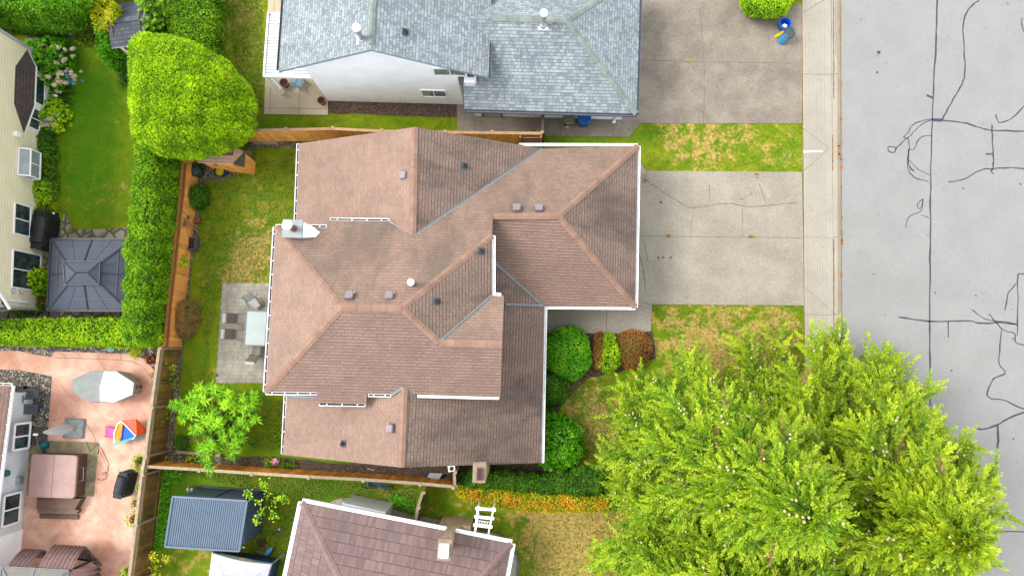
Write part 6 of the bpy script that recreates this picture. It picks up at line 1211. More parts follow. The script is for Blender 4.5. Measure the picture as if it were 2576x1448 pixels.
a, b = at(cI(285, 745), .9), at(cI(275, 840), .9); m = MB(); m.tube([a, b], .03, 6); m.tube([a.lerp(b, .5), at(cI(420, 790), .3)], .02, 6); solo(m, 'green_broom', plain('green_handle', px(40, 160, 120), .5, .1), 'green handled broom leaning by the upper wicker chair', 'broom', b)
c = at(cI(410, 1080)); m = MB(); m.lathe(c, [(.1, 0), (.11, .1), (.05, .2), (0, .22)], 12); solo(m, 'garden_light', BLOCK, 'small round cream garden light on the river rock', 'light', c)
# hose trolley, sprinkler tap
c = at(cI(570, 1335)); t = thing('hose_reel', 'teal plastic hose reel beside the hot tub pad', 'hose reel', c); m = MB(); m.lathe(c, [(.18, 0), (.2, .3), (.12, .42), (.06, .44)], 16); m.build('drum', TEALP, t); m = MB(); m.tube([c + Vector((-.02, -.2, .3)), c + Vector((-.05, -.38, .1))], .05, 8); m.build('nozzle', TEALP, t)
a, b = at(cI(430, 1215), .8), at(cI(480, 1370), .05); t = thing('garden_tap', 'white outdoor tap on a standpipe beside the grey paving slabs', 'tap', b); m = MB(); m.tube([b, a], .02, 6); m.build('pipe', METAL, t); m = MB(); m.box(a + Vector((.02, 0, .03)), (.2, .1, .1)); m.build('tap_head', WHITE, t)
m = MB(); c = at(cI(480, 1210)); 
for dx, dy in ((-.22, .1), (.2, .15), (-.2, -.3), (.2, -.28)): m.box(c + Vector((dx, dy, .055)), (.4, .4, .05), .1)
kind(m.build('paving_slabs', FLAGD))
# play slide
V2 = lambda p, z: at(cI(*p), z)
t = thing('toy_climber', 'orange and turquoise toddler climbing slide beside the brown fence', 'play slide', z_(at(cI(1560, 1200)), 0))
m = MB(); A = [V2((1450, 1050), .75), V2((1640, 1030), .72), V2((1800, 1195), .35), V2((1650, 1240), .75)]
m.hexa([p - Vector((0, 0, .06)) for p in A[::-1]], A[::-1], 0)
for s_, t_ in ((.2, .3), (.4, .3), (.6, .3), (.8, .3)): c = A[0].lerp(A[3], s_).lerp(A[1].lerp(A[2], s_), .28); m.box(c + Vector((0, 0, .012)), (.10, .17, .012), -.6, 1)
for s_ in (.25, .7): c = A[0].lerp(A[3], s_).lerp(A[1].lerp(A[2], s_), .75); m.box(c + Vector((0, 0, .012)), (.22, .1, .012), -.8, 2)
m.build('climbing_wall', [ORANGE, plain('lilac_hold', px(190, 170, 230), .5, .05), plain('dark_orange_recess', px(140, 60, 20), .5, .1)], t)
m = MB(); B4 = [V2((1420, 1100), .7), V2((1500, 1120), .68), V2((1640, 1235), .68), V2((1450, 1310), .5), V2((1390, 1250), .5)]; m.add(B4, [(0, 1, 2, 3, 4)][::1], 0); m.add([z_(p, .05) for p in B4], [(4, 3, 2, 1, 0)], 0)
m.add([B4[0], B4[1], B4[2], B4[3], B4[4]] + [z_(p, .05) for p in B4], [(i, 5 + i, 5 + (i + 1) % 5, (i + 1) % 5) for i in range(5)], 0); m.build('deck', BLUEB, t)
m = MB(); Y4 = [V2((1430, 1090), .73), V2((1480, 1075), .73), V2((1475, 1150), .73), V2((1450, 1310), .55), V2((1385, 1290), .55), V2((1395, 1180), .7)]; m.add([p + Vector((0, 0, .012)) for p in Y4], [tuple(range(6))], 0); m.add([p - Vector((0, 0, .03)) for p in Y4][::-1], [tuple(range(6))], 0); m.build('side_panel', YELP, t)
m = MB(); S4 = [V2((1475, 1180), .68), V2((1460, 1270), .62), V2((1265, 1240), .12), V2((1280, 1120), .12)]; m.hexa([p - Vector((0, 0, .04)) for p in S4], S4); m.bar(S4[0], S4[3], .05, .1); m.bar(S4[1], S4[2], .05, .1); m.build('slide', PINKP, t)
m = MB(); pth = [V2(p, z) for p, z in (((1380, 1320), .5), ((1375, 1200), .74), ((1420, 1090), .78), ((1460, 1055), .78), ((1500, 1090), .78), ((1640, 1235), .78), ((1600, 1270), .7))]; m.tube(pth, .03, 8); m.build('white_rail', WHITE, t)
m = MB(); a, b, c = V2((1385, 1330), .45), V2((1640, 1250), .66), V2((1800, 1215), .3); m.bar(a, b, .1, .12); m.bar(b, c, .1, .16); m.build('lower_rail', CYANP, t)
# hot tub
TQ = [at(cJ(*p), .92) for p in ((345, 112), (850, 128), (815, 600), (303, 582))]; cT_ = sum(TQ, Vector()) / 4
t = thing('hot_tub', 'hot tub closed with a folded mauve vinyl cover beside the grey house', 'hot tub', z_(cT_, 0)); inn = [z_(cT_.lerp(p, .97), .1) for p in TQ]; m = MB(); m.hexa([z_(p, .06) for p in inn[::-1]], [z_(p, .80) for p in inn[::-1]]); m.build('cabinet', TUBW, t)
def rquad(Q4, f_, n_=6):
    out = []; 
    for i in range(4):
        p = Q4[i]; a_ = p.lerp(Q4[i - 1], f_); b_ = p.lerp(Q4[(i + 1) % 4], f_)
        for j in range(n_ + 1): s_ = j / n_; out.append(a_.lerp(p, s_).lerp(p.lerp(b_, s_), s_))
    return out
rq = rquad(TQ[::-1], .09); n_ = len(rq); m = MB(); lo_ = [p - Vector((0, 0, .12)) for p in rq]; hi_ = [p.lerp(cT_, .02) + Vector((0, 0, .015)) for p in rq]
m.add(lo_ + rq + hi_, [(i, (i + 1) % n_, n_ + (i + 1) % n_, n_ + i) for i in range(n_)] + [(n_ + i, n_ + (i + 1) % n_, 2 * n_ + (i + 1) % n_, 2 * n_ + i) for i in range(n_)] + [tuple(range(2 * n_, 3 * n_))], 0)
a, b = TQ[0].lerp(TQ[1], .5), TQ[3].lerp(TQ[2], .5); m.bar(a + Vector((0, 0, .016)), b + Vector((0, 0, .016)), .03, .012, 1); m.build('cover', [TUBC, plain('cover_seam', px(170, 132, 124), .6, .1)], t)
m = MB(); a, b = at(cJ(890, 260), .75), at(cJ(885, 400), .75); m.tube([at(cJ(860, 420), .9), b + Vector((.12, 0, 0)), a + Vector((.12, 0, 0)), at(cJ(870, 250), .9)], .02, 6); m.tube([a, at(cJ(1030, 250), .1)], .02, 6); m.tube([b, at(cJ(1020, 410), .1)], .02, 6); m.build('cover_lifter', GREYM, t)
t = thing('hot_tub_steps', 'brown plastic steps against the south side of the hot tub', 'steps', at(cJ(640, 720)))
for i, (P4, z) in enumerate((((( 405, 590), (885, 600), (815, 722), (395, 712)), .52), (((415, 690), (860, 722), (835, 772), (410, 760)), .34), (((430, 770), (855, 780), (848, 828), (432, 815)), .16))):
    q = [at(cJ(*p), z) for p in P4]; m = MB(); m.hexa([z_(p, .055) for p in q[::-1]], q[::-1]); m.build('step', TUBW if i % 2 == 0 else plain('taupe_step', px(150, 128, 104), .6, .1), t)
m = MB(); P = [tuple(at(cI(u, v), .08)) for u, v in ((1040, 1300), (1080, 1420))] + [tuple(at(cJ(u, v), .08)) for u, v in ((1080, 0), (1140, 120), (1185, 220), (1180, 300), (1130, 340), (1115, 320), (1150, 310), (1170, 340), (1160, 385), (1110, 400), (1060, 380))]; m.tube(P, .012, 5); solo(m, 'power_cable', GREYM, 'thin grey cable curling over the pink patio by the hot tub', 'cable', P[0])
# bicycle
bc = at(cL(2540, 300)); 
B0, B1 = at(cK(2110, 1140), .05), at(cK(2310, 1155), .05); t = thing('bicycle', 'blue bicycle lying in the grass below the rust-brown fence', 'bicycle', B0); dB = (B1 - B0).normalized(); pB = Vector((-dB.y, dB.x, 0)); tilt = Vector((0, 0, .35)) * 1
for c in (B0, B1): m = MB(); m.tube([c + dB * math.cos(a_) * .3 + (pB * .5 + Vector((0, 0, .85))).normalized() * math.sin(a_) * .3 + Vector((0, 0, .28)) for a_ in np.linspace(0, 6.283, 22)], .022, 6); [m.tube([c + Vector((0, 0, .28)), c + dB * math.cos(a_) * .3 + (pB * .5 + Vector((0, 0, .85))).normalized() * math.sin(a_) * .3 + Vector((0, 0, .28))], .004, 4) for a_ in np.linspace(0, 5.8, 10)]; m.build('wheel', DARK, t)
q_ = lambda s_, h_: B0.lerp(B1, s_) + pB * h_ * .45 + Vector((0, 0, .28 + h_ * .75)); m = MB()
for a, b in (((0, 0), (.12, .62)), ((.12, .55), (.45, .05)), ((.12, .6), (.62, .5)), ((.45, .05), (.62, .55)), ((.62, .5), (1, 0)), ((.45, .05), (1, 0))): m.tube([q_(*a), q_(*b)], .03, 7)
m.build('frame', BLUEP, t); m = MB(); m.box(q_(.64, .66), (.26, .12, .06), .2); m.build('saddle', DARK, t); m = MB(); m.tube([q_(.1, .7) - pB * .28, q_(.1, .72), q_(.1, .7) + pB * .28], .018, 6); m.build('handlebar', GREYM, t)
# sled, scraps by the fence end
SQ = [at(cM(*p), .35) for p in ((770, 250), (895, 255), (855, 320), (745, 290))]; cS = sum(SQ, Vector()) / 4; t = thing('wheelbarrow', 'pale metal wheelbarrow tray propped against the fence end', 'wheelbarrow', z_(cS, 0)); m = MB(); m.hexa([z_(cS.lerp(p, .6), .12) for p in SQ[::-1]], SQ[::-1]); m.build('tray', plain('pale_tray', px(200, 204, 206, .42), .5, .08), t); m = MB(); m.lathe(z_(SQ[3], .12), [(.12, -.04), (.12, .04)], 14); m.build('wheel', DARK, t)
for a, b in ((SQ[1], cM(960, 250)), (SQ[2], cM(950, 300))): m = MB(); m.tube([a, at(b, .35)], .02, 6); m.build('handle', GREYM, t)
for i, (p, q) in enumerate(((cM(935, 245), cM(990, 345)), (cM(960, 235), cM(1010, 320)), (cM(985, 230), cM(1015, 290)))): a, b = at(p, .9), at(q, .1); m = MB(); m.bar(a, b, .1, .04); solo(m, 'plank', OLDW, ['leftmost of three boards leaning at the fence end by the wheelbarrow', 'middle one of three boards leaning at the fence end by the wheelbarrow', 'rightmost of three boards leaning at the fence end by the wheelbarrow'][i], 'board', b, 'boards leaning at the fence end')
c = at(cM(985, 200), .8); m = MB(); m.box(c, (.35, .3, .5), .2); m.lathe(c + Vector((0, 0, .25)), [(.1, 0), (.1, .03), (0, .03)], 12, 1); solo(m, 'utility_box', [WHITE, DARK], 'white utility box under the south eaves near the brick chimney', 'utility box', c)
# broken white slat on mulch
a, b = at(cM(165, 205), .08), at(cM(240, 225), .08); m = MB(); m.bar(a, b, .06, .03); solo(m, 'wood_offcut', BLOCK, 'pale wood offcut lying on the mulch below the south eaves', 'offcut', a)
# paddle board, rolled mat, lamp post in the south garden
a, b = at(cL(1365, 1125), .3), at(cL(1450, 1035), .3); d_ = (b - a).normalized(); s_ = Vector((-d_.y, d_.x, 0)); m = MB(); n_ = 16; L = (b - a).length / 2; cc_ = (a + b) / 2
rg = [cc_ + d_ * L * math.cos(j / n_ * 6.283) + s_ * .11 * math.sin(j / n_ * 6.283) for j in range(n_)]; m.add([p - Vector((0, 0, .04)) for p in rg] + rg, [tuple(range(n_ - 1, -1, -1)), tuple(range(n_, 2 * n_))] + [(i, (i + 1) % n_, n_ + (i + 1) % n_, n_ + i) for i in range(n_)]); solo(m, 'skimboard', plain('light_blue_board', px(70, 160, 220, .5), .35, .05), 'small light blue board leaning by the canopy tent', 'board', cc_)
a, b = at(cL(1255, 1080), .2), at(cL(1370, 1110), .2); m = MB(); m.tube([a, b], .12, 12); m.tube([a - (b - a).normalized() * .02, a], .05, 8, 1); solo(m, 'rolled_mat', [plain('brown_mat', px(110, 106, 84), .8, .1), DARK], 'rolled grey-brown mat behind the canopy tent', 'mat', a)
a, b = at(cL(1450, 890), .05), at(cL(1540, 815), .9); t = thing('garden_lamp', 'slim dark garden lamp post on the south lawn', 'lamp', a); m = MB(); m.tube([a, b], .02, 6); m.build('post', DARKP, t); m = MB(); m.lathe(b, [(.05, -.05), (.09, .02), (.05, .08), (0, .09)], 12); m.build('lamp_head', GREYM, t)
c = at(cL(1330, 975)); m = MB(); m.lathe(c, [(.27, .0), (.22, .05), (.12, .08), (0, .09)], 18); kind(solo(m, 'soil_mound', SOIL, 'small round mound of bare soil on the south lawn', 'mound', c), 'structure')
# white pergola of the south house
t = thing('pergola', 'small white wooden pergola arch beside the mauve-roofed house', 'pergola', at(cM(1290, 750)))
pl_, pr_ = [(1240, 565), (1205, 850)], [(1390, 575), (1330, 870)]; zp = 2.3; A0, A1 = at(cM(*pl_[0]), zp), at(cM(*pl_[1]), zp); B0_, B1_ = at(cM(*pr_[0]), zp), at(cM(*pr_[1]), zp)
m = MB(); m.bar(A0, A1, .1, .14); m.build('beam', WHITE, t); m = MB(); m.bar(B0_, B1_, .07, .12); m.build('beam', WHITE, t)
for i, tt in enumerate((.08, .36, .64, .93)): a, b = A0.lerp(A1, tt), B0_.lerp(B1_, tt); d_ = (b - a).normalized() * .12; m = MB(); m.bar(a - d_ + Vector((0, 0, .1)), b + d_ + Vector((0, 0, .1)), .13, .08); m.build('slat', WHITE, t)
for p in (A0.lerp(A1, .05), B0_.lerp(B1_, .05), A0.lerp(A1, .6), B0_.lerp(B1_, .6)): m = MB(); m.bar(z_(p, 0), z_(p, zp), .08, .08); m.build('post', WHITE, t)
m = MB(); 
for tt in (.72, .82, .9): m.bar(z_(A0.lerp(A1, tt), 1.0), z_(B0_.lerp(B1_, tt), 1.0), .05, .05)
for tt in (.15, .35, .55, .75): m.bar(z_(A0.lerp(A1, .7).lerp(B0_.lerp(B1_, .7), tt), 1.0), z_(A0.lerp(A1, .95).lerp(B0_.lerp(B1_, .95), tt), 1.0), .05, .04)
m.build('trellis', WHITE, t)
# curved edging by the south house
m = MB(); m.tube([at(cM(*p), .06) for p in ((1430, 830), (1500, 885), (1570, 960), (1612, 1050), (1625, 1130), (1610, 1246), (1590, 1350))], .05, 6); solo(m, 'garden_edging', GREYM, 'dark curved edging round the gravel at the corner of the mauve-roofed house', 'edging', at(cM(1600, 1000)))
# small items
c = at(cI(1345, 192), .1); m = MB(); m.lathe(c, [(.16, 0), (.17, .08), (.05, .12), (0, .12)], 10, 0, 1.2, .8); solo(m, 'blue_stone', SKYB, 'pale blue flat ornament lying on the river rock', 'ornament', c)
c = at(cI(1870, 320)); t = thing('planter_pot', 'round pot of red flowers in the corner of the pink patio', 'planter', c); m = MB(); m.lathe(c, [(.22, 0), (.3, .3), (.31, .33), (.26, .33), (.24, .25), (0, .25)], 20); m.build('pot', BLOCK, t)
# ================================================================ vegetation
def zr_(c, L, z): return [at(c(*p) if c else p, z) for p in L]
def ringed(label, name, cat, rings, n=28, dens=150, leaf=.11, mats=(F_CEDAR, STEM), group=None, stems=True, **k):
    """a clipped hedge or shrub given as outlines at several heights; child trunk inside"""
    R_ = [resample(r, n) for r in rings]
    for i in range(1, len(R_)):               # align ring starts
        c0 = Vector(R_[i - 1][0]); j = min(range(n), key=lambda a: sum((Vector(R_[i][(a + b) % n]).xy - Vector(R_[i - 1][b]).xy).length for b in range(0, n, 4))); R_[i] = R_[i][j:] + R_[i][:j]
    V, T = loft(R_); c = np.mean(np.array(R_[0]), 0); t = thing(name, label, cat, (c[0], c[1], 0), group=group)
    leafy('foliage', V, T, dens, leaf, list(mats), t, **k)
    if stems:
        m = MB(); h = rings[-1][0][2] * .7; m.tube([(c[0], c[1], 0), (c[0] + .05, c[1], h)], .08, 7, 0, .03); m.build('trunk', BARK, t)
    return t
def bush(label, p, rx, ry, h, mats, dens=260, leaf=.09, name='shrub', cat='shrub', group=None, rz=0, seed=0, stem=True, z=0, **k):
    c = at(p) if not isinstance(p, Vector) else p; t = thing(name, label, cat, c, group=group); V, T = dome((c.x, c.y, z), rx, ry, h, rz=rz, seed=seed)
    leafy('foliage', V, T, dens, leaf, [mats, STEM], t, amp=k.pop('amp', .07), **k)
    if stem: m = MB(); m.tube([(c.x, c.y, 0), (c.x + .03, c.y + .02, h * .6)], .035, 6, 0, .015); m.build('stem', BARK, t)
    return t
def blooms(par, cen, rx, ry, z, n, r, mat, name='flower_head'):
    for i in range(n):
        a = random.uniform(0, 6.28); q = math.sqrt(random.random()); c = np.array([cen.x + math.cos(a) * rx * q, cen.y + math.sin(a) * ry * q, z * (1 - .35 * q * q) + .04]); k = 46; d = unit(RNG.normal(0, 1, (k, 3)) + np.array([0, 0, .35])); rr = r * random.uniform(.75, 1.2)
        ex = MB(); ex.lathe(c, [(rr * .2, -rr * .55), (rr * .62, -rr * .1), (rr * .5, rr * .4), (0, rr * .6)], 7, 0, r=random.random())
        leaf_mesh(name, [mat], c + d * rr * .55, unit(d + RNG.normal(0, .6, (k, 3))), unit(np.cross(d, RNG.normal(0, 1, (k, 3)))), np.full(k, rr * .75), np.full(k, rr * .6), np.clip(random.random() + RNG.normal(0, .12, k), 0, 1), par, ex)
# big clipped cedar
ringed('huge dome-shaped clipped bright green cedar behind the pink-roofed shed', 'clipped_cedar_tree', 'tree', [
    zr_(None, [(440, 300), (470, 240), (520, 210), (570, 225), (600, 260), (606, 300), (585, 345), (540, 375), (480, 385), (440, 370)], .1),
    zr_(None, [(345, 330), (350, 240), (400, 160), (480, 130), (560, 160), (620, 215), (642, 265), (645, 305), (628, 345), (590, 372), (530, 390), (470, 398), (400, 380)], 2.2),
    zr_(None, [(337, 350), (330, 240), (334, 130), (400, 95), (480, 110), (560, 150), (618, 215), (634, 275), (618, 320), (560, 355), (480, 392), (400, 384)], 3.8),
    zr_(None, [(338, 330), (330, 220), (326, 110), (345, 92), (400, 90), (470, 108), (545, 160), (580, 225), (560, 290), (480, 345), (400, 370)], 4.9),
    zr_(None, [(350, 280), (345, 200), (350, 130), (400, 110), (460, 130), (510, 180), (520, 230), (470, 280), (400, 310)], 5.6),
    zr_(None, [(390, 240), (385, 200), (390, 170), (420, 160), (445, 180), (445, 220), (420, 245)], 5.9)], 36, 720, .115, (F_CEDAR, STEM), amp=.15, up=.35, tri=4, spread=.8, lf=2.2, tone=.30, asp=.27)
# tall hedge west column
E1_ = [(1190, 150), (1345, 180), (1330, 600), (1290, 900), (1255, 1200), (1230, 1448), (1100, 1448), (1130, 900)]
ringed('tall cedar hedge running down the left side between the gazebo lawn and the orange fence', 'cedar_hedge', 'hedge', [
    zr_(cE, [(1150, 100), (1345, 160), (1330, 600), (1290, 900), (1255, 1200), (1215, 1448), (1190, 1520), (1010, 1520), (1040, 1200), (1080, 700), (1110, 300)], .05),
    zr_(cE, [(1050, 60), (1290, 120), (1270, 600), (1230, 900), (1190, 1200), (1160, 1448), (1140, 1500), (930, 1500), (960, 1200), (975, 900), (1000, 700), (1020, 300)], 1.8),
    zr_(cE, [(1010, 40), (1150, 60), (1170, 300), (1170, 600), (1120, 900), (1110, 1200), (1090, 1448), (1080, 1500), (900, 1490), (905, 1200), (925, 1000), (900, 850), (960, 600), (985, 300)], 3.1),
    zr_(cE, [(1040, 60), (1100, 60), (1110, 300), (1110, 600), (1060, 900), (1040, 1200), (1020, 1450), (950, 1450), (960, 1200), (970, 900), (1010, 600), (1030, 300)], 3.5)], 60, 380, .115, (F_HEDGE, STEM), amp=.26, up=.45, tri=4, lf=3.6, tone=.26, stems=False)
ringed('low wide cedar hedge between the beige house and the pink patio', 'cedar_hedge', 'hedge', [
    zr_(None, [(-40, 862), (120, 866), (260, 868), (345, 872), (420, 868), (400, 850), (-40, 845)], .05), zr_(None, [(-60, 858), (120, 862), (260, 864), (345, 868), (418, 862), (400, 830), (340, 818), (-60, 816)], 1.4),
    zr_(None, [(-70, 852), (120, 856), (345, 858), (400, 850), (395, 815), (330, 803), (160, 802), (-70, 806)], 2.3), zr_(None, [(-60, 842), (150, 845), (380, 845), (380, 820), (300, 812), (-60, 815)], 2.45)], 50, 300, .11, (F_CEDAR, STEM), amp=.10, up=.3, tri=4, lf=3, stems=False)
ringed('very tall smooth clipped hedge across the top left corner', 'cedar_hedge', 'hedge', [
    zr_(cA, [(-300, 250), (0, 262), (200, 300), (450, 330), (750, 322), (900, 300), (1020, 100), (1100, -100), (1100, -300), (-300, -300)], .05), zr_(cA, [(-400, 150), (0, 170), (300, 230), (600, 250), (860, 180), (930, 60), (1000, -150), (1000, -420), (-400, -420)], 2.0),
    zr_(cA, [(-500, 0), (0, 20), (400, 60), (800, 20), (900, -100), (950, -300), (900, -560), (-500, -560)], 3.6), zr_(cA, [(-500, -80), (0, -60), (400, -40), (760, -80), (800, -300), (800, -520), (-500, -520)], 3.9)], 44, 330, .11, (F_CED2, STEM), amp=.07, up=.1, tri=4, lf=2, stems=False)
ringed('bright wide clipped hedge beside the dry strip of lawn at the top', 'cedar_hedge', 'hedge', [
    zr_(cA, [(1700, -500), (2165, -500), (2160, 200), (2145, 600), (2000, 700), (1700, 560)], .05), zr_(cA, [(1640, -500), (2130, -500), (2125, 200), (2110, 560), (1960, 640), (1640, 500)], .9),
    zr_(cA, [(1650, -500), (2050, -500), (2045, 200), (2040, 500), (1900, 560), (1640, 420)], 1.7), zr_(cA, [(1700, -500), (1980, -500), (1970, 200), (1960, 440), (1700, 380)], 1.85)], 44, 300, .12, (F_HEDGE, STEM), amp=.12, tri=4, lf=3, stems=False)
ringed('bright clipped hedge end poking over the upper driveway at the top edge', 'cedar_hedge', 'hedge', [
    zr_(None, [(1868, -60), (1868, 20), (1885, 42), (1940, 44), (1975, 34), (1995, 5), (2000, -60)], .05), zr_(None, [(1866, -80), (1866, 15), (1885, 38), (1940, 41), (1975, 30), (1990, 0), (1996, -80)], 1.0), zr_(None, [(1872, -90), (1872, 0), (1890, 22), (1940, 26), (1968, 15), (1980, -10), (1985, -90)], 1.5)], 30, 330, .10, (F_CEDAR, STEM), amp=.06, tri=4)
# front hedge with browned orange face
ringed('green lumpy back half of the clipped hedge south of the brick chimney', 'cedar_hedge', 'hedge', [
    zr_(cM, [(1075, 250), (1200, 225), (1500, 240), (1800, 270), (2100, 240), (2300, 190), (2420, 230), (2430, 440), (2200, 460), (1800, 440), (1400, 400), (1080, 380)], .05), zr_(cM, [(1070, 255), (1200, 235), (1500, 245), (1800, 275), (2100, 250), (2300, 200), (2420, 240), (2440, 450), (2200, 480), (1800, 460), (1400, 410), (1070, 370)], .9),
    zr_(cM, [(1120, 290), (1250, 270), (1500, 280), (1800, 310), (2100, 290), (2300, 240), (2400, 280), (2400, 420), (2150, 440), (1800, 430), (1400, 390), (1120, 370)], 1.25)], 46, 420, .09, (F_DARK, STEM), amp=.26, tri=4, lf=4.5, tone=.35, gaps=.25, stems=False)
ringed('orange-browned front face of the clipped hedge beside the south lawn', 'cedar_hedge', 'hedge', [
    zr_(cM, [(1045, 400), (1060, 470), (1150, 510), (1400, 555), (1650, 595), (1900, 605), (2200, 600), (2480, 600), (2500, 520), (2200, 480), (1800, 460), (1400, 410), (1100, 370)], .05), zr_(cM, [(1035, 390), (1042, 480), (1120, 520), (1400, 570), (1650, 610), (1900, 616), (2200, 612), (2490, 612), (2520, 510), (2200, 480), (1800, 450), (1400, 410), (1060, 360)], .8),
    zr_(cM, [(1080, 400), (1100, 470), (1400, 530), (1650, 570), (1900, 580), (2480, 580), (2490, 520), (2200, 490), (1800, 470), (1400, 430), (1100, 390)], 1.15)], 46, 420, .09, (F_GOLD, STEM), amp=.08, tri=4, lf=4, stems=False)
B, Nn, _ = None, None, None
# orange die-back patches as dead sprays lying in that face (same hedge)
hed = [o for o in COL.objects if o.name.startswith('cedar_hedge') and o.get('label', '').startswith('orange-browned')][0]
pts = []
for (u, v, r_, n_) in ((1180, 460, 60, 420), (1230, 500, 45, 260), (1510, 490, 55, 300), (1560, 540, 55, 320), (1700, 590, 40, 160), (1800, 545, 50, 260), (1900, 590, 40, 140), (2050, 535, 70, 380), (2130, 560, 55, 280), (2420, 555, 60, 300), (1250, 330, 30, 90), (1620, 500, 35, 100), (2250, 580, 60, 120), (1340, 500, 60, 120), (1930, 560, 40, 110)):
    for _ in range(int(n_ * .6)): pts.append(at(cM(u + random.gauss(0, r_ * .6), v + random.gauss(0, r_ * .45)), random.uniform(1.16, 1.30)))
P = np.array([tuple(p) for p in pts]); k = len(P); D = unit(RNG.normal(0, 1, (k, 3)) + [0, -.2, .5]); S = unit(np.cross(D, RNG.normal(0, 1, (k, 3))))
leaf_mesh('dead_sprays', [F_ORG], P, D, S, RNG.uniform(.07, .13, k), RNG.uniform(.03, .05, k), RNG.random(k), hed)
# round and front-yard shrubs
bush('large round glossy green shrub at the corner of the front walkway', (1425, 888), 1.22, 1.32, 1.6, F_LAUREL, 520, .085, seed=1, amp=.06, tri=3, asp=.5, lf=3.5, name='round_shrub')
bush('rusty red barberry hedge just right of the round glossy shrub', (1508, 882), .42, .95, .85, F_RED, 420, .07, seed=2, amp=.08, tri=4)
bush('larger rusty red barberry at the edge of the front lawn', (1588, 878), .95, 1.0, 1.0, F_RED, 420, .07, seed=3, amp=.08, tri=4)
bush('yellow-green shrub between the two rusty red barberries', (1531, 890), .55, .98, 1.1, F_LIME, 300, .09, seed=4, amp=.16, lf=5, tri=4, asp=.5)
bush('dark green shrub against the house wall south of the round one', (1388, 975), .85, .78, 1.3, F_DARK, 380, .09, seed=5, amp=.12, lf=4)
bush('low dull green plant in the shadow under the eaves by the dark shrub', (1380, 1040), .35, .5, .4, F_DARK, 240, .08, seed=6)
# rhododendron
bush('large broad-leaved rhododendron by the south-east corner of the brown roof', (1404, 1108), 1.12, 1.28, 1.7, F_RHODO, 60, .20, seed=7, amp=.14, tri=9, spread=1.5, asp=.26, up=.8, lf=4, name='rhododendron', tone=.3)
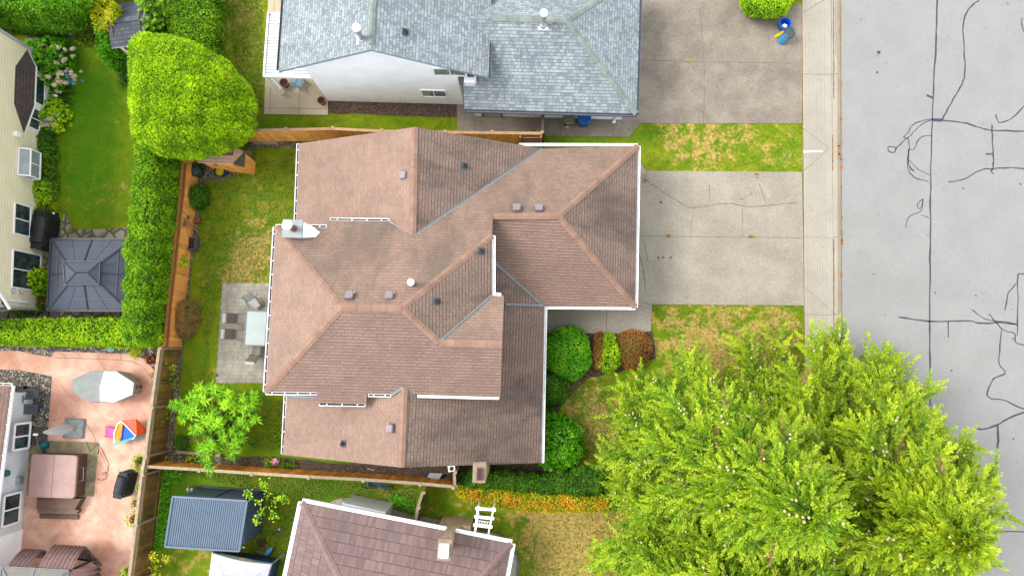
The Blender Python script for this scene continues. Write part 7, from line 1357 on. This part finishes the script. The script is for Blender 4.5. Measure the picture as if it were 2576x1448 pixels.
# conifers
def conifer(label, base, hgt, rad, mat, lean=(0, 0), nb=190, seed=0, low=.5, top_r=.25, lf_=.135, brown=.008, pw=1.7, rag=.3):
    rg = np.random.default_rng(seed); b = at(base); t = thing('conifer_tree', label, 'tree', b, group='conifers by the road')
    m = MB(); tp = b + Vector((lean[0], lean[1], hgt)); m.tube([b, b.lerp(tp, .5) + Vector((.08, -.05, 0)), tp], .26, 12, 0, .03)
    PO, PD, PL, PT = [], [], [], []; bm = m
    for i in range(nb):
        f = (i + .5) / nb; f = f ** 1.05; z = low + (hgt - low - .3) * f; az = i * 2.39996 + rg.normal(0, .25); R_ = rad * (1 - f ** pw) * rg.uniform(1.0 - rag * 1.2, 1.0 + rag * .6) + .25
        o = b.lerp(tp, z / hgt); dr = np.array([math.cos(az), math.sin(az), 0]); ns = 7; pts_ = []; bend = rg.normal(0, .18)
        for j in range(ns + 1):
            s_ = j / ns; d2 = az + bend * s_; pts_.append(np.array([o.x, o.y, o.z]) + np.array([math.cos(d2), math.sin(d2), 0]) * R_ * s_ + np.array([0, 0, R_ * (.22 * s_ - .42 * s_ ** 2 + .18 * s_ ** 3.5)]))
        bm.tube([tuple(p) for p in pts_[:-1]], .035 + .01 * R_, 5, 0, .008, cap=False)
        npl = int(4 + R_ * 4.2)
        for j in range(npl):
            s_ = .16 + .84 * (j + rg.random()) / npl; k = min(ns - 1, int(s_ * ns)); q = pts_[k] + (pts_[k + 1] - pts_[k]) * (s_ * ns - k); tg = pts_[k + 1] - pts_[k]; tg /= np.linalg.norm(tg)
            sd_ = np.array([-tg[1], tg[0], 0]); sg = (-1) ** j; a_ = rg.uniform(.35, .95); d = tg * math.cos(a_) + sd_ * sg * math.sin(a_) + np.array([0, 0, rg.uniform(-.1, .22)])
            PO.append(q); PD.append(d / np.linalg.norm(d)); PL.append((.38 + .62 * (1 - s_ * .6)) * rg.uniform(.7, 1.2) * (.95 + .10 * R_)); PT.append(s_)
        PO.append(pts_[-2]); d = pts_[-1] - pts_[-2] + np.array([0, 0, .05]); PD.append(d / np.linalg.norm(d)); PL.append(rg.uniform(.7, 1.1)); PT.append(1)
    for j in range(60):
        f = rg.uniform(.90, 1.0); z = hgt * f; o = b.lerp(tp, f); d = np.array([rg.normal(0, 1), rg.normal(0, 1), rg.uniform(.5, 1.8)]); PO.append(np.array([o.x, o.y, o.z])); PD.append(d / np.linalg.norm(d)); PL.append(rg.uniform(.5, 1.0)); PT.append(.9)
    PO, PD, PL, PT = map(np.array, (PO, PD, PL, PT)); n = len(PO); kl = 42
    s_ = np.tile(np.linspace(.03, 1, kl), n); idx = np.repeat(np.arange(n), kl); ax = PD[idx]; L = PL[idx]
    side = unit(np.cross(ax, np.array([0, 0, 1.]) + rg.normal(0, .35, (len(ax), 3)))); sg = np.where(np.arange(len(ax)) % 2 == 0, 1, -1)[:, None]
    nrm = unit(np.cross(side, ax)); a2 = (.92 - .50 * s_)[:, None] * rg.uniform(.75, 1.2, (len(ax), 1))
    D = unit(ax * np.cos(a2) + side * sg * np.sin(a2) + nrm * rg.uniform(-.15, .5, (len(ax), 1)) + rg.normal(0, .12, (len(ax), 3)))
    Bp = PO[idx] + ax * (L * s_)[:, None] + rg.normal(0, .015, (len(ax), 3)); Bp[:, 2] -= (L * s_ ** 2 * .14)
    Lf = lf_ * (1.25 - .6 * s_) * (.8 + .3 * L) * rg.uniform(.7, 1.3, len(ax)); S = unit(np.cross(D, nrm + rg.normal(0, .3, D.shape)))
    tn = rg.normal(0, .15, n)[idx]; r = np.clip(.22 + .42 * PT[idx] * 1.0 + .42 * (s_ - .40) + tn + rg.normal(0, .10, len(ax)), 0, 1)  # inner plumes darker: crown shading put into the leaf tone
    midx = np.zeros(len(ax), int); dead = (rg.random(n) < brown)[idx]; midx[dead] = 1
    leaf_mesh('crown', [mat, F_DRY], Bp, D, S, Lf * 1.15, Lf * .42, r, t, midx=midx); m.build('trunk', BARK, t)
    # cones sit on the upper side of the branches: too many to count, part of the crown's pattern
    cm_ = MB(); sel = rg.choice(n, int(n * .30)); 
    for i in sel:
        if rg.random() < .5 and PT[i] > .3:
            for _ in range(int(rg.integers(1, 4))): c = PO[i] + PD[i] * PL[i] * rg.uniform(.1, .6) + np.array([rg.normal(0, .05), rg.normal(0, .05), .11]); cm_.lathe(c, [(.015, -.02), (.046, .0), (.046, .03), (.02, .06)], 6)
    o = cm_.build('cones', CONE, t); o['kind'] = 'stuff'; return t
CONE = plain('pale_tan_cone', px(234, 212, 158, .50), .8, .15)
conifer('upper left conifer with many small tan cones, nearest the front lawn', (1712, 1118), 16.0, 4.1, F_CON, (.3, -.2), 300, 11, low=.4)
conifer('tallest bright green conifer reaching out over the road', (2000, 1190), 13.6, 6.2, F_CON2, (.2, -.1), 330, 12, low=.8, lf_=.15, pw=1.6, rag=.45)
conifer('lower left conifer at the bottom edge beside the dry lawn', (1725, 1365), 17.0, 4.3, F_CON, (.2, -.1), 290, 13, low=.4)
# palm-leaved small tree: rosettes of narrow leaves at branch ends
def rosette_tree(label, base, tips, mat, trunk_h=1.1, nl=26, L=.34, name='tree', w_=.17, cat='tree', zc=2.0):
    b = at(base); t = thing(name, label, cat, b); m = MB(); B, D, S, LL, R_ = [], [], [], [], []
    fork = b + Vector((0, 0, trunk_h)); m.tube([b, fork], .07, 8, 0, .05)
    for (p, z) in tips:
        e = at(p, z); m.tube([fork, fork.lerp(e, .5) + Vector((0, 0, .15)), e], .028, 5, 0, .012, cap=False); c = np.array(tuple(e)); k = nl; az = RNG.uniform(0, 6.28, k); el = RNG.uniform(-.15, .9, k)
        d = np.stack([np.cos(az) * np.cos(el), np.sin(az) * np.cos(el), np.sin(el)], 1); B.append(np.repeat(c[None], k, 0) + RNG.normal(0, .03, (k, 3))); D.append(d); S.append(unit(np.cross(d, np.array([0, 0, 1.]) + RNG.normal(0, .25, (k, 3))))); LL.append(L * RNG.uniform(.7, 1.2, k)); R_.append(np.clip((z - zc) * .35 + .5 + RNG.normal(0, .16, k), 0, 1))
    LL = np.concatenate(LL); leaf_mesh('crown', [mat], np.vstack(B), np.vstack(D), np.vstack(S), LL, LL * w_, np.concatenate(R_), t, sag=.25); m.build('trunk', BARK, t); return t
tips = []
for (u, v, z) in ((620, 215, 2.6), (510, 240, 2.5), (540, 320, 2.6), (480, 300, 2.2), (760, 260, 2.5), (720, 370, 2.9), (410, 300, 2.2), (430, 430, 2.7), (290, 380, 2.1), (270, 370, 2.0), (320, 500, 2.2), (400, 460, 2.5), (570, 500, 2.8), (650, 545, 2.8), (470, 580, 2.3), (420, 610, 2.1), (890, 300, 2.3), (1010, 280, 2.2), (980, 360, 2.2), (900, 400, 2.4), (820, 430, 2.2), (760, 480, 2.0), (880, 520, 2.3), (1020, 510, 2.1), (930, 560, 2.0), (800, 600, 2.1), (860, 640, 1.9), (680, 600, 2.1), (700, 690, 2.2), (600, 750, 2.3), (560, 830, 2.1), (550, 930, 1.9), (570, 970, 1.9), (520, 770, 2.2), (650, 780, 1.8), (820, 740, 2.2), (840, 720, 2.1), (890, 690, 1.8), (810, 820, 1.9), (720, 460, 1.7), (860, 360, 1.8), (600, 420, 2.2), (660, 300, 2.2), (560, 640, 1.6), (740, 640, 1.4), (900, 470, 1.6), (640, 480, 2.4), (1000, 330, 2.0), (690, 240, 2.1), (350, 400, 2.3), (500, 500, 2.4), (770, 330, 2.3), (950, 430, 2.1)):
    tips.append((cK(u, v), z))
    for _ in range(2): tips.append((cK(u + random.uniform(-55, 55), v + random.uniform(-50, 50)), z - random.uniform(.2, .7)))
rosette_tree('small tree with bright palm-like leaf rosettes on the back lawn', cK(760, 620), tips, F_SUMAC, name='rosette_leaf_tree', L=.34, nl=30)
rosette_tree('single blue-green leafy seedling on the lawn right of the palm-leaved tree', cK(1005, 745), [(cK(1005, 745), .35), (cK(1010, 740), .3)], F_DARK, .2, name='seedling', cat='plant', L=.28, zc=0)
# thin saplings
def sapling(label, base, tips_, h, mat=F_LIME, n=16, L=.12, name='sapling'):
    b = at(base); t = thing(name, label, 'sapling', b); m = MB(); B = []
    for path in tips_:
        P = [b + Vector((0, 0, .1))] + [at(p, z) for p, z in path]; m.tube(P, .018, 5, 0, .006, cap=False)
        for a, c in zip(P[1:], P[2:] + [P[-1]]):
            for _ in range(n): B.append(tuple(a.lerp(c, random.random()) + Vector((random.gauss(0, .1), random.gauss(0, .1), random.gauss(0, .06)))))
    B = np.array(B); k = len(B); D = unit(RNG.normal(0, 1, (k, 3)) + [0, 0, .3]); S = unit(np.cross(D, [0, 0, 1.] + RNG.normal(0, .3, (k, 3)))); LL = L * RNG.uniform(.7, 1.3, k)
    leaf_mesh('leaves', [mat], B, D, S, LL, LL * .65, RNG.random(k), t); m.build('trunk', BARK, t); return t
sapling('thin sapling with sparse yellow-green leaves rising beside the slate blue shed', cL(1450, 560), [[(cL(1400, 420), 1.6), (cL(1370, 330), 2.2), (cL(1330, 280), 2.6)], [(cL(1440, 500), 1.5), (cL(1560, 430), 2.0)], [(cL(1350, 600), 1.8), (cL(1280, 650), 2.3), (cL(1260, 720), 2.3)], [(cL(1440, 580), 1.9), (cL(1480, 670), 2.2)], [(cL(1200, 460), 2.3), (cL(1160, 390), 2.5)], [(cL(1280, 500), 2.2)], [(cL(1470, 450), 1.2), (cL(1640, 480), .8)]], 2.6, n=22)
sapling('young yellow-leaved sapling in the grass at the foot of the dark brown fence', cL(120, 1300), [[(cL(60, 1180), 1.0), (cL(20, 1130), 1.5)], [(cL(190, 1200), 1.2), (cL(205, 1160), 1.5)], [(cL(60, 1270), 1.0)], [(cL(100, 1340), 1.0), (cL(40, 1375), 1.2)]], 1.5, F_YEL, 26)
sapling('small climbing plant at the bottom of the dark brown fence above the crossbar', cI(2140, 640), [[(cI(2100, 420), 1.2), (cI(2090, 400), 1.4)], [(cI(2110, 520), 1.0), (cI(2070, 580), .9)], [(cI(2130, 640), .6)]], 1.2, F_MIX, 26)
sapling('rose bush with one pale bloom at the base of the dark brown fence', cI(2060, 1030), [[(cI(2040, 960), .6), (cI(1990, 1010), .8)], [(cI(2050, 1000), .6)]], 1, F_MIX, 14)
sapling('small leafy weed growing on the orange fence rail', cF(215, 1250), [[(cF(180, 1220), .9), (cF(165, 1260), 1.1)], [(cF(175, 1200), .8)]], 1, F_LIME, 26)
c = at(cK(1208, 922), .5); t = thing('rose_plant', 'low rose plant with a single pink bloom on the south mulch border', 'rose', z_(c, 0)); blooms(t, c, .01, .01, .55, 1, .16, plain('pink_rose', px(238, 170, 180, .5), .6, .08)); V_, T_ = dome((at(cK(1170, 925)).x, at(cK(1170, 925)).y, 0), .28, .2, .4); leafy('foliage', V_, T_, 150, .1, [F_MIX, STEM], t, amp=.06)
bush('low yellow-green weed on the mulch right of the pink rose', cK(1340, 945), .42, .26, .35, F_MIX, 130, .1, amp=.1, seed=21, name='weed', cat='plant')
bush('yellow-green weed beside the south fence under the palm-leaved tree', cK(430, 910), .45, .25, .4, F_YEL, 90, .1, amp=.1, seed=22, name='weed', cat='plant')
bush('thin yellow plant hugging the west gutter of the south wing', cK(1262, 620), .22, .7, .5, F_MIX, 60, .1, amp=.1, seed=23, hull=False)
bush('dark mossy clump at the corner of the back lawn', cK(320, 735), .42, .50, .18, F_DARK, 160, .07, seed=24, name='moss_clump', cat='plant')
bush('round dark shrub against the cedar fence', cF(332, 628), .55, .62, 1.0, F_DARK, 420, .08, seed=25)
bush('dry brown twiggy shrub at the lower end of the cedar fence', cE(1370, 1350), .62, .85, 1.0, F_DRY, 330, .12, seed=26, hull=False, asp=.12, tri=6, amp=.5, spread=1.6, name='dry_shrub')
# hydrangeas and bed beside the beige house
def hyd(label, p, rx, ry, h, sets, seed):
    t = bush(label, p, rx, ry, h, F_RHODO if seed % 2 else F_LIME, 42, .17, name='hydrangea', cat='hydrangea', seed=seed, tri=6, spread=1.6, asp=.65, amp=.16, lf=4, up=.9)
    for (q, r1_, r2_, n_, mt) in sets: c = at(q, h * .8); blooms(t, z_(c, 0), r1_, r2_, h * .98, n_, .095, mt)
hyd('large hydrangea with many pale pink and a few blue heads by the bay window', cU(690, 480), 1.35, 1.3, 1.5, [(cU(830, 270), .55, .3, 7, FL_HYD), (cU(620, 220), .5, .25, 6, FL_HYD), (cU(780, 420), .4, .35, 8, FL_HYD), (cU(820, 600), .5, .4, 9, FL_HYD), (cU(970, 560), .3, .4, 8, FL_HYD), (cU(780, 720), .6, .3, 8, FL_HYD), (cU(940, 620), .5, .25, 6, FL_BLUE), (cU(600, 310), .1, .1, 1, FL_BLUE), (cU(570, 400), .1, .1, 1, FL_HYD), (cU(640, 580), .3, .2, 3, FL_HYD)], 31)
hyd('smaller hydrangea with faded pink heads below the bay window', cU(710, 1120), .95, .8, 1.0, [(cU(640, 1150), .7, .4, 14, FL_HYD), (cU(540, 1100), .3, .4, 5, FL_HYD), (cU(620, 1180), .4, .2, 3, FL_BLUE)], 32)
def blades(label, p, n, L, mat, name='grass_clump', w_=.05, up=.35):
    c = at(p); t = thing(name, label, 'plant', c); az = RNG.uniform(0, 6.28, n); el = RNG.uniform(up - .3, up + .5, n); D = np.stack([np.cos(az) * np.cos(el), np.sin(az) * np.cos(el), np.sin(el)], 1); B = np.array([[c.x, c.y, .1]]) + RNG.normal(0, .08, (n, 3)) * [1, 1, .2]; S = unit(np.cross(D, [0, 0, 1.]))
    leaf_mesh('leaves', [mat], B, D, S, L * RNG.uniform(.6, 1.1, n), np.full(n, w_), RNG.random(n), t, sag=.35); return t
blades('dark strappy day-lily clump below the bay window', cU(780, 850), 260, 1.1, F_DARK, w_=.06)
blades('small yellow-green spiky grass tuft in the corner of the pink patio', cI(1650, 225), 220, .42, F_YEL, w_=.025)
blades('little brown grass tuft at the patio edge by the fence', cI(1875, 500), 60, .3, F_DRY, w_=.02)
bush('dark green shrub in the bed beneath the dryer vent', cE(330, 60), .55, .75, .8, F_DARK, 300, .09, seed=33)
bush('leafy dark green shrub beside the blue hose', cE(345, 160), .65, .65, .75, F_DARK, 150, .13, seed=34, asp=.5)
bush('bushy green plants below the garden window', cE(365, 335), .5, .75, .7, F_MIX, 160, .12, seed=35)
bush('bright lime-green shrub against the beige wall', cE(292, 435), .88, .8, 1.0, F_LIME, 150, .13, seed=36, asp=.5, tri=5)
bush('dull olive shrub just above the large black barbecue', cE(300, 590), .75, .7, .8, F_MIX, 300, .08, seed=37)
blades('spiky orange-green plant at the lawn corner above the barbecue', cE(375, 530), 150, .6, F_YEL, w_=.05)
bush('narrow leafy plants along the edge of the left lawn', cE(400, 400), .25, .9, .4, F_MIX, 200, .1, seed=38)
bush('bright leafy plant between the big window and the gazebo', cE(330, 1080), .42, .65, 1.1, F_LIME, 110, .15, seed=39, asp=.6)
bush('pale blue-green hosta under the lower big window', cE(235, 1130), .5, .45, .6, F_RHODO, 90, .16, seed=40, asp=.6)
bush('low flowering bed at the bottom corner of the beige house', cE(200, 1255), 1.2, .4, .5, F_MIX, 200, .1, seed=41)
bush('reddish and green plants beside the hosta by the gazebo', cE(270, 1200), .5, .5, .5, F_RED, 160, .09, seed=42)
c = at(cA(720, 290), .45); t = bush('lavender-blue hydrangea at the foot of the tall top-left hedge', cA(720, 300), .45, .42, .45, F_DARK, 120, .1, seed=43, name='hydrangea', cat='hydrangea'); blooms(t, z_(c, 0), .45, .4, .55, 16, .11, FL_LAV)
bush('olive shrub beside the lavender hydrangea', cA(850, 340), .6, .6, .7, F_MIX, 170, .12, seed=44)
bush('low yellow-green ground plants along the top left hedge', cA(110, 270), 1.3, .45, .5, F_MIX, 200, .09, seed=45)
bush('dark low plants at the foot of the top-left hedge', cA(450, 335), 1.2, .25, .3, F_DARK, 150, .08, seed=46)
# vines over the small slate-roofed shed
t = thing('climbing_vine', 'yellow and green vine sprawling over the side of the small slate-roofed shed', 'vine', at(cA(980, 350)))
for (L_, mt, dn) in (([(870, 90, 2.6), (960, 10, 2.9), (1110, 30, 3.0), (1100, 130, 3.0), (1010, 240, 2.7), (960, 300, 2.3), (890, 200, 2.4)], F_YEL, 260), ([(930, 250, 2.3), (1010, 270, 2.3), (1040, 420, 2.0), (1150, 540, 1.2), (1060, 620, 1.0), (970, 560, 1.3), (930, 400, 1.9)], F_RHODO, 260)):
    top = [at(cA(u, v), z) for u, v, z in L_]; low_ = [z_(p, max(.1, p.z - 1.2)) for p in top]; R_ = [resample([tuple(p) for p in low_], 20), resample([tuple(p) for p in top], 20)]; V, T = loft(R_); leafy('leaves', V, T, dn * .7, .13, [mt, STEM], t, amp=.15, tri=4, lf=4, up=.5)
m = MB(); q = at(cA(1000, 400)); m.tube([q, z_(q, 1.5), at(cA(960, 200), 2.4)], .04, 6, 0, .02); m.build('stem', BARK, t)
# wispy conifers between shed and hedge
def feather(label, p, h, r_, mat, seed, nb=46): 
    rg = np.random.default_rng(seed); b = at(p); t = thing('young_conifer', label, 'tree', b); B, D, S, L, R2 = [], [], [], [], []; m = MB(); m.tube([b, b + Vector((0, 0, h))], .06, 7, 0, .01)
    for i in range(nb):
        f = i / nb; z = .2 + (h - .3) * f; az = i * 2.4; R_ = r_ * (1 - f) ** .7 + .12; d = np.array([math.cos(az), math.sin(az), .25]); d /= np.linalg.norm(d); k = 44; s_ = rg.random(k); c = np.array([b.x, b.y, z]) + d * (R_ * s_)[:, None]; sd_ = np.array([-d[1], d[0], 0]); a2 = rg.uniform(-1, 1, k)[:, None]
        B.append(c); D.append(unit(d + sd_ * a2 + rg.normal(0, .15, (k, 3)))); L.append(.22 * (1.1 - s_ * .5)); R2.append(np.clip(.25 + .55 * s_ + rg.normal(0, .12, k), 0, 1))
    B, D = np.vstack(B), np.vstack(D); L = np.concatenate(L); S = unit(np.cross(D, [0, 0, 1.] + rg.normal(0, .4, B.shape))); leaf_mesh('crown', [mat], B, D, S, L, L * .33, np.concatenate(R2), t); m.build('trunk', BARK, t)
feather('upper feathery young conifer leaning over the small slate-roofed shed', cA(1670, 270), 3.4, 1.1, F_HEDGE, 51); feather('lower feathery young conifer between the shed and the big clipped cedar', cA(1660, 440), 2.8, .95, F_HEDGE, 52); feather('dark young conifer in the gap beside the bright top hedge', cA(1740, 340), 2.2, .8, F_DARK, 53)
feather('dark young conifer at the top edge behind the small slate-roofed shed', cA(1480, -60), 3.2, 1.3, F_CED2, 54)
bush('leafy weeds in the shadow strip beside the big clipped cedar', cA(1215, 700), .28, .9, .4, F_DARK, 150, .1, seed=55)
# hanging baskets along the dark brown fence
for i, (p, z, r_, lb) in enumerate(((cJ(1535, 205), 1.1, .42, 'pink petunia basket next to the charcoal covered barbecue'), (cJ(1535, 490), 1.1, .25, 'small orange flower basket behind the charcoal barbecue'), (cJ(1490, 650), 1.2, .28, 'sparse pink flower basket just below the charcoal barbecue'), (cJ(1465, 830), 1.25, .38, 'full pink and yellow flower basket beside the white fence post cap'), (cJ(1385, 1420), 1.2, .36, 'flower basket at the bottom edge on the dark brown fence'))):
    c = at(p, z); t = thing('flower_basket', lb, 'flower basket', z_(c, 0), group='flower baskets on the brown fence'); m = MB(); m.lathe(c - Vector((0, 0, .25)), [(.04, 0), (.15, .08), (.18, .22), (.15, .22), (0, .2)], 14); m.tube([c + Vector((0, 0, -.03)), c + Vector((.15, 0, .3))], .01, 5); m.build('pot', BARK, t)
    V_, T_ = dome((c.x, c.y, c.z - .15), r_, r_, r_ * .8, base=-.2); leafy('leaves', V_, T_, 170, .08, [F_LIME, STEM], t, amp=.08, tri=4); blooms(t, c, r_, r_, c.z + r_ * .4, 12 if r_ > .3 else 6, .06, FL_PINK)
    m = MB(); m.tube([(c.x, c.y, 0), (c.x, c.y, c.z - .2)], .015, 5); m.build('stand', GREYM, t)
t = [o for o in COL.objects if o.get('label') == 'round pot of red flowers in the corner of the pink patio'][0]; c = at(cI(1870, 320)); blooms(t, c, .24, .24, .48, 20, .09, FL_RED)
bush('dark red ground plant left of the red flower pot', cI(1765, 285), .2, .2, .15, F_RED, 260, .06, seed=61, name='red_plant', cat='plant')
# ground ivy in the south garden by the fence, grass tufts on the lawns
def ground_cover(name, polys, n, mat, L=.09, z=.02, up=.3):
    B = []
    for poly, k in polys:
        q = dl(poly); xs = [p.x for p in q]; ys = [p.y for p in q]; c = 0
        while c < k:
            x, y = random.uniform(min(xs), max(xs)), random.uniform(min(ys), max(ys)); ins = False; j = len(q) - 1
            for i in range(len(q)):
                if (q[i].y > y) != (q[j].y > y) and x < (q[j].x - q[i].x) * (y - q[i].y) / (q[j].y - q[i].y) + q[i].x: ins = not ins
                j = i
            if ins: B.append((x, y, z + random.random() * .05)); c += 1
    B = np.array(B); k = len(B); D = unit(RNG.normal(0, 1, (k, 3)) * [1, 1, .4] + [0, 0, up]); S = unit(np.cross(D, RNG.normal(0, .3, (k, 3)) + [0, 0, 1.])); LL = L * RNG.uniform(.6, 1.4, k)
    o = leaf_mesh(name, [mat], B, D, S, LL, LL * .6, RNG.random(k), None, loc=(float(B[0][0]), float(B[0][1]), 0)); o['kind'] = 'stuff'; return o
ground_cover('ground_ivy', [([cL(150, 120), cL(250, 130), cL(230, 500), cL(170, 1000), cL(40, 1180), cL(60, 900), (405, 1300)], 2600), ([cL(160, 100), cL(420, 120), cL(330, 260), cL(180, 300)], 500), ([cM(380, 560), cM(640, 640), cM(600, 520), cM(400, 420)], 900)], 0, F_RHODO, .11)
ground_cover('grass_tufts', [([cK(150, 990), cK(2574, 1150), cM(650, 400), cM(640, 640), cK(1700, 1250), cL(1650, 1300), cL(1000, 1100), cL(1500, 400)], 9000), ([(500, 460), (740, 380), (740, 560), (690, 700), (560, 720), (470, 1100), (700, 1130), (720, 1010), (540, 965), (500, 800)], 12000), ([(1640, 770), (2016, 770), (2020, 930), (1700, 900)], 2500), ([(1615, 315), (2014, 315), (2014, 430), (1625, 425)], 1800), ([(1290, 1300), (1560, 1290), (1560, 1448), (1300, 1448)], 2200), ([(570, 0), (660, 0), (660, 280), (600, 200)], 3500), ([(1430, 960), (1540, 950), (1540, 1160), (1450, 1170)], 3000)], 0, foliage('lawn_blade', g((84, 128, 4, .4), (110, 150, 6, .42), (150, 168, 24, .42), (196, 180, 90, .36)), .2, k=.62), .07)
for o in COL.objects:
    if o.type == 'MESH' and o.parent is None and 'label' not in o and 'kind' not in o: o['kind'] = 'structure'
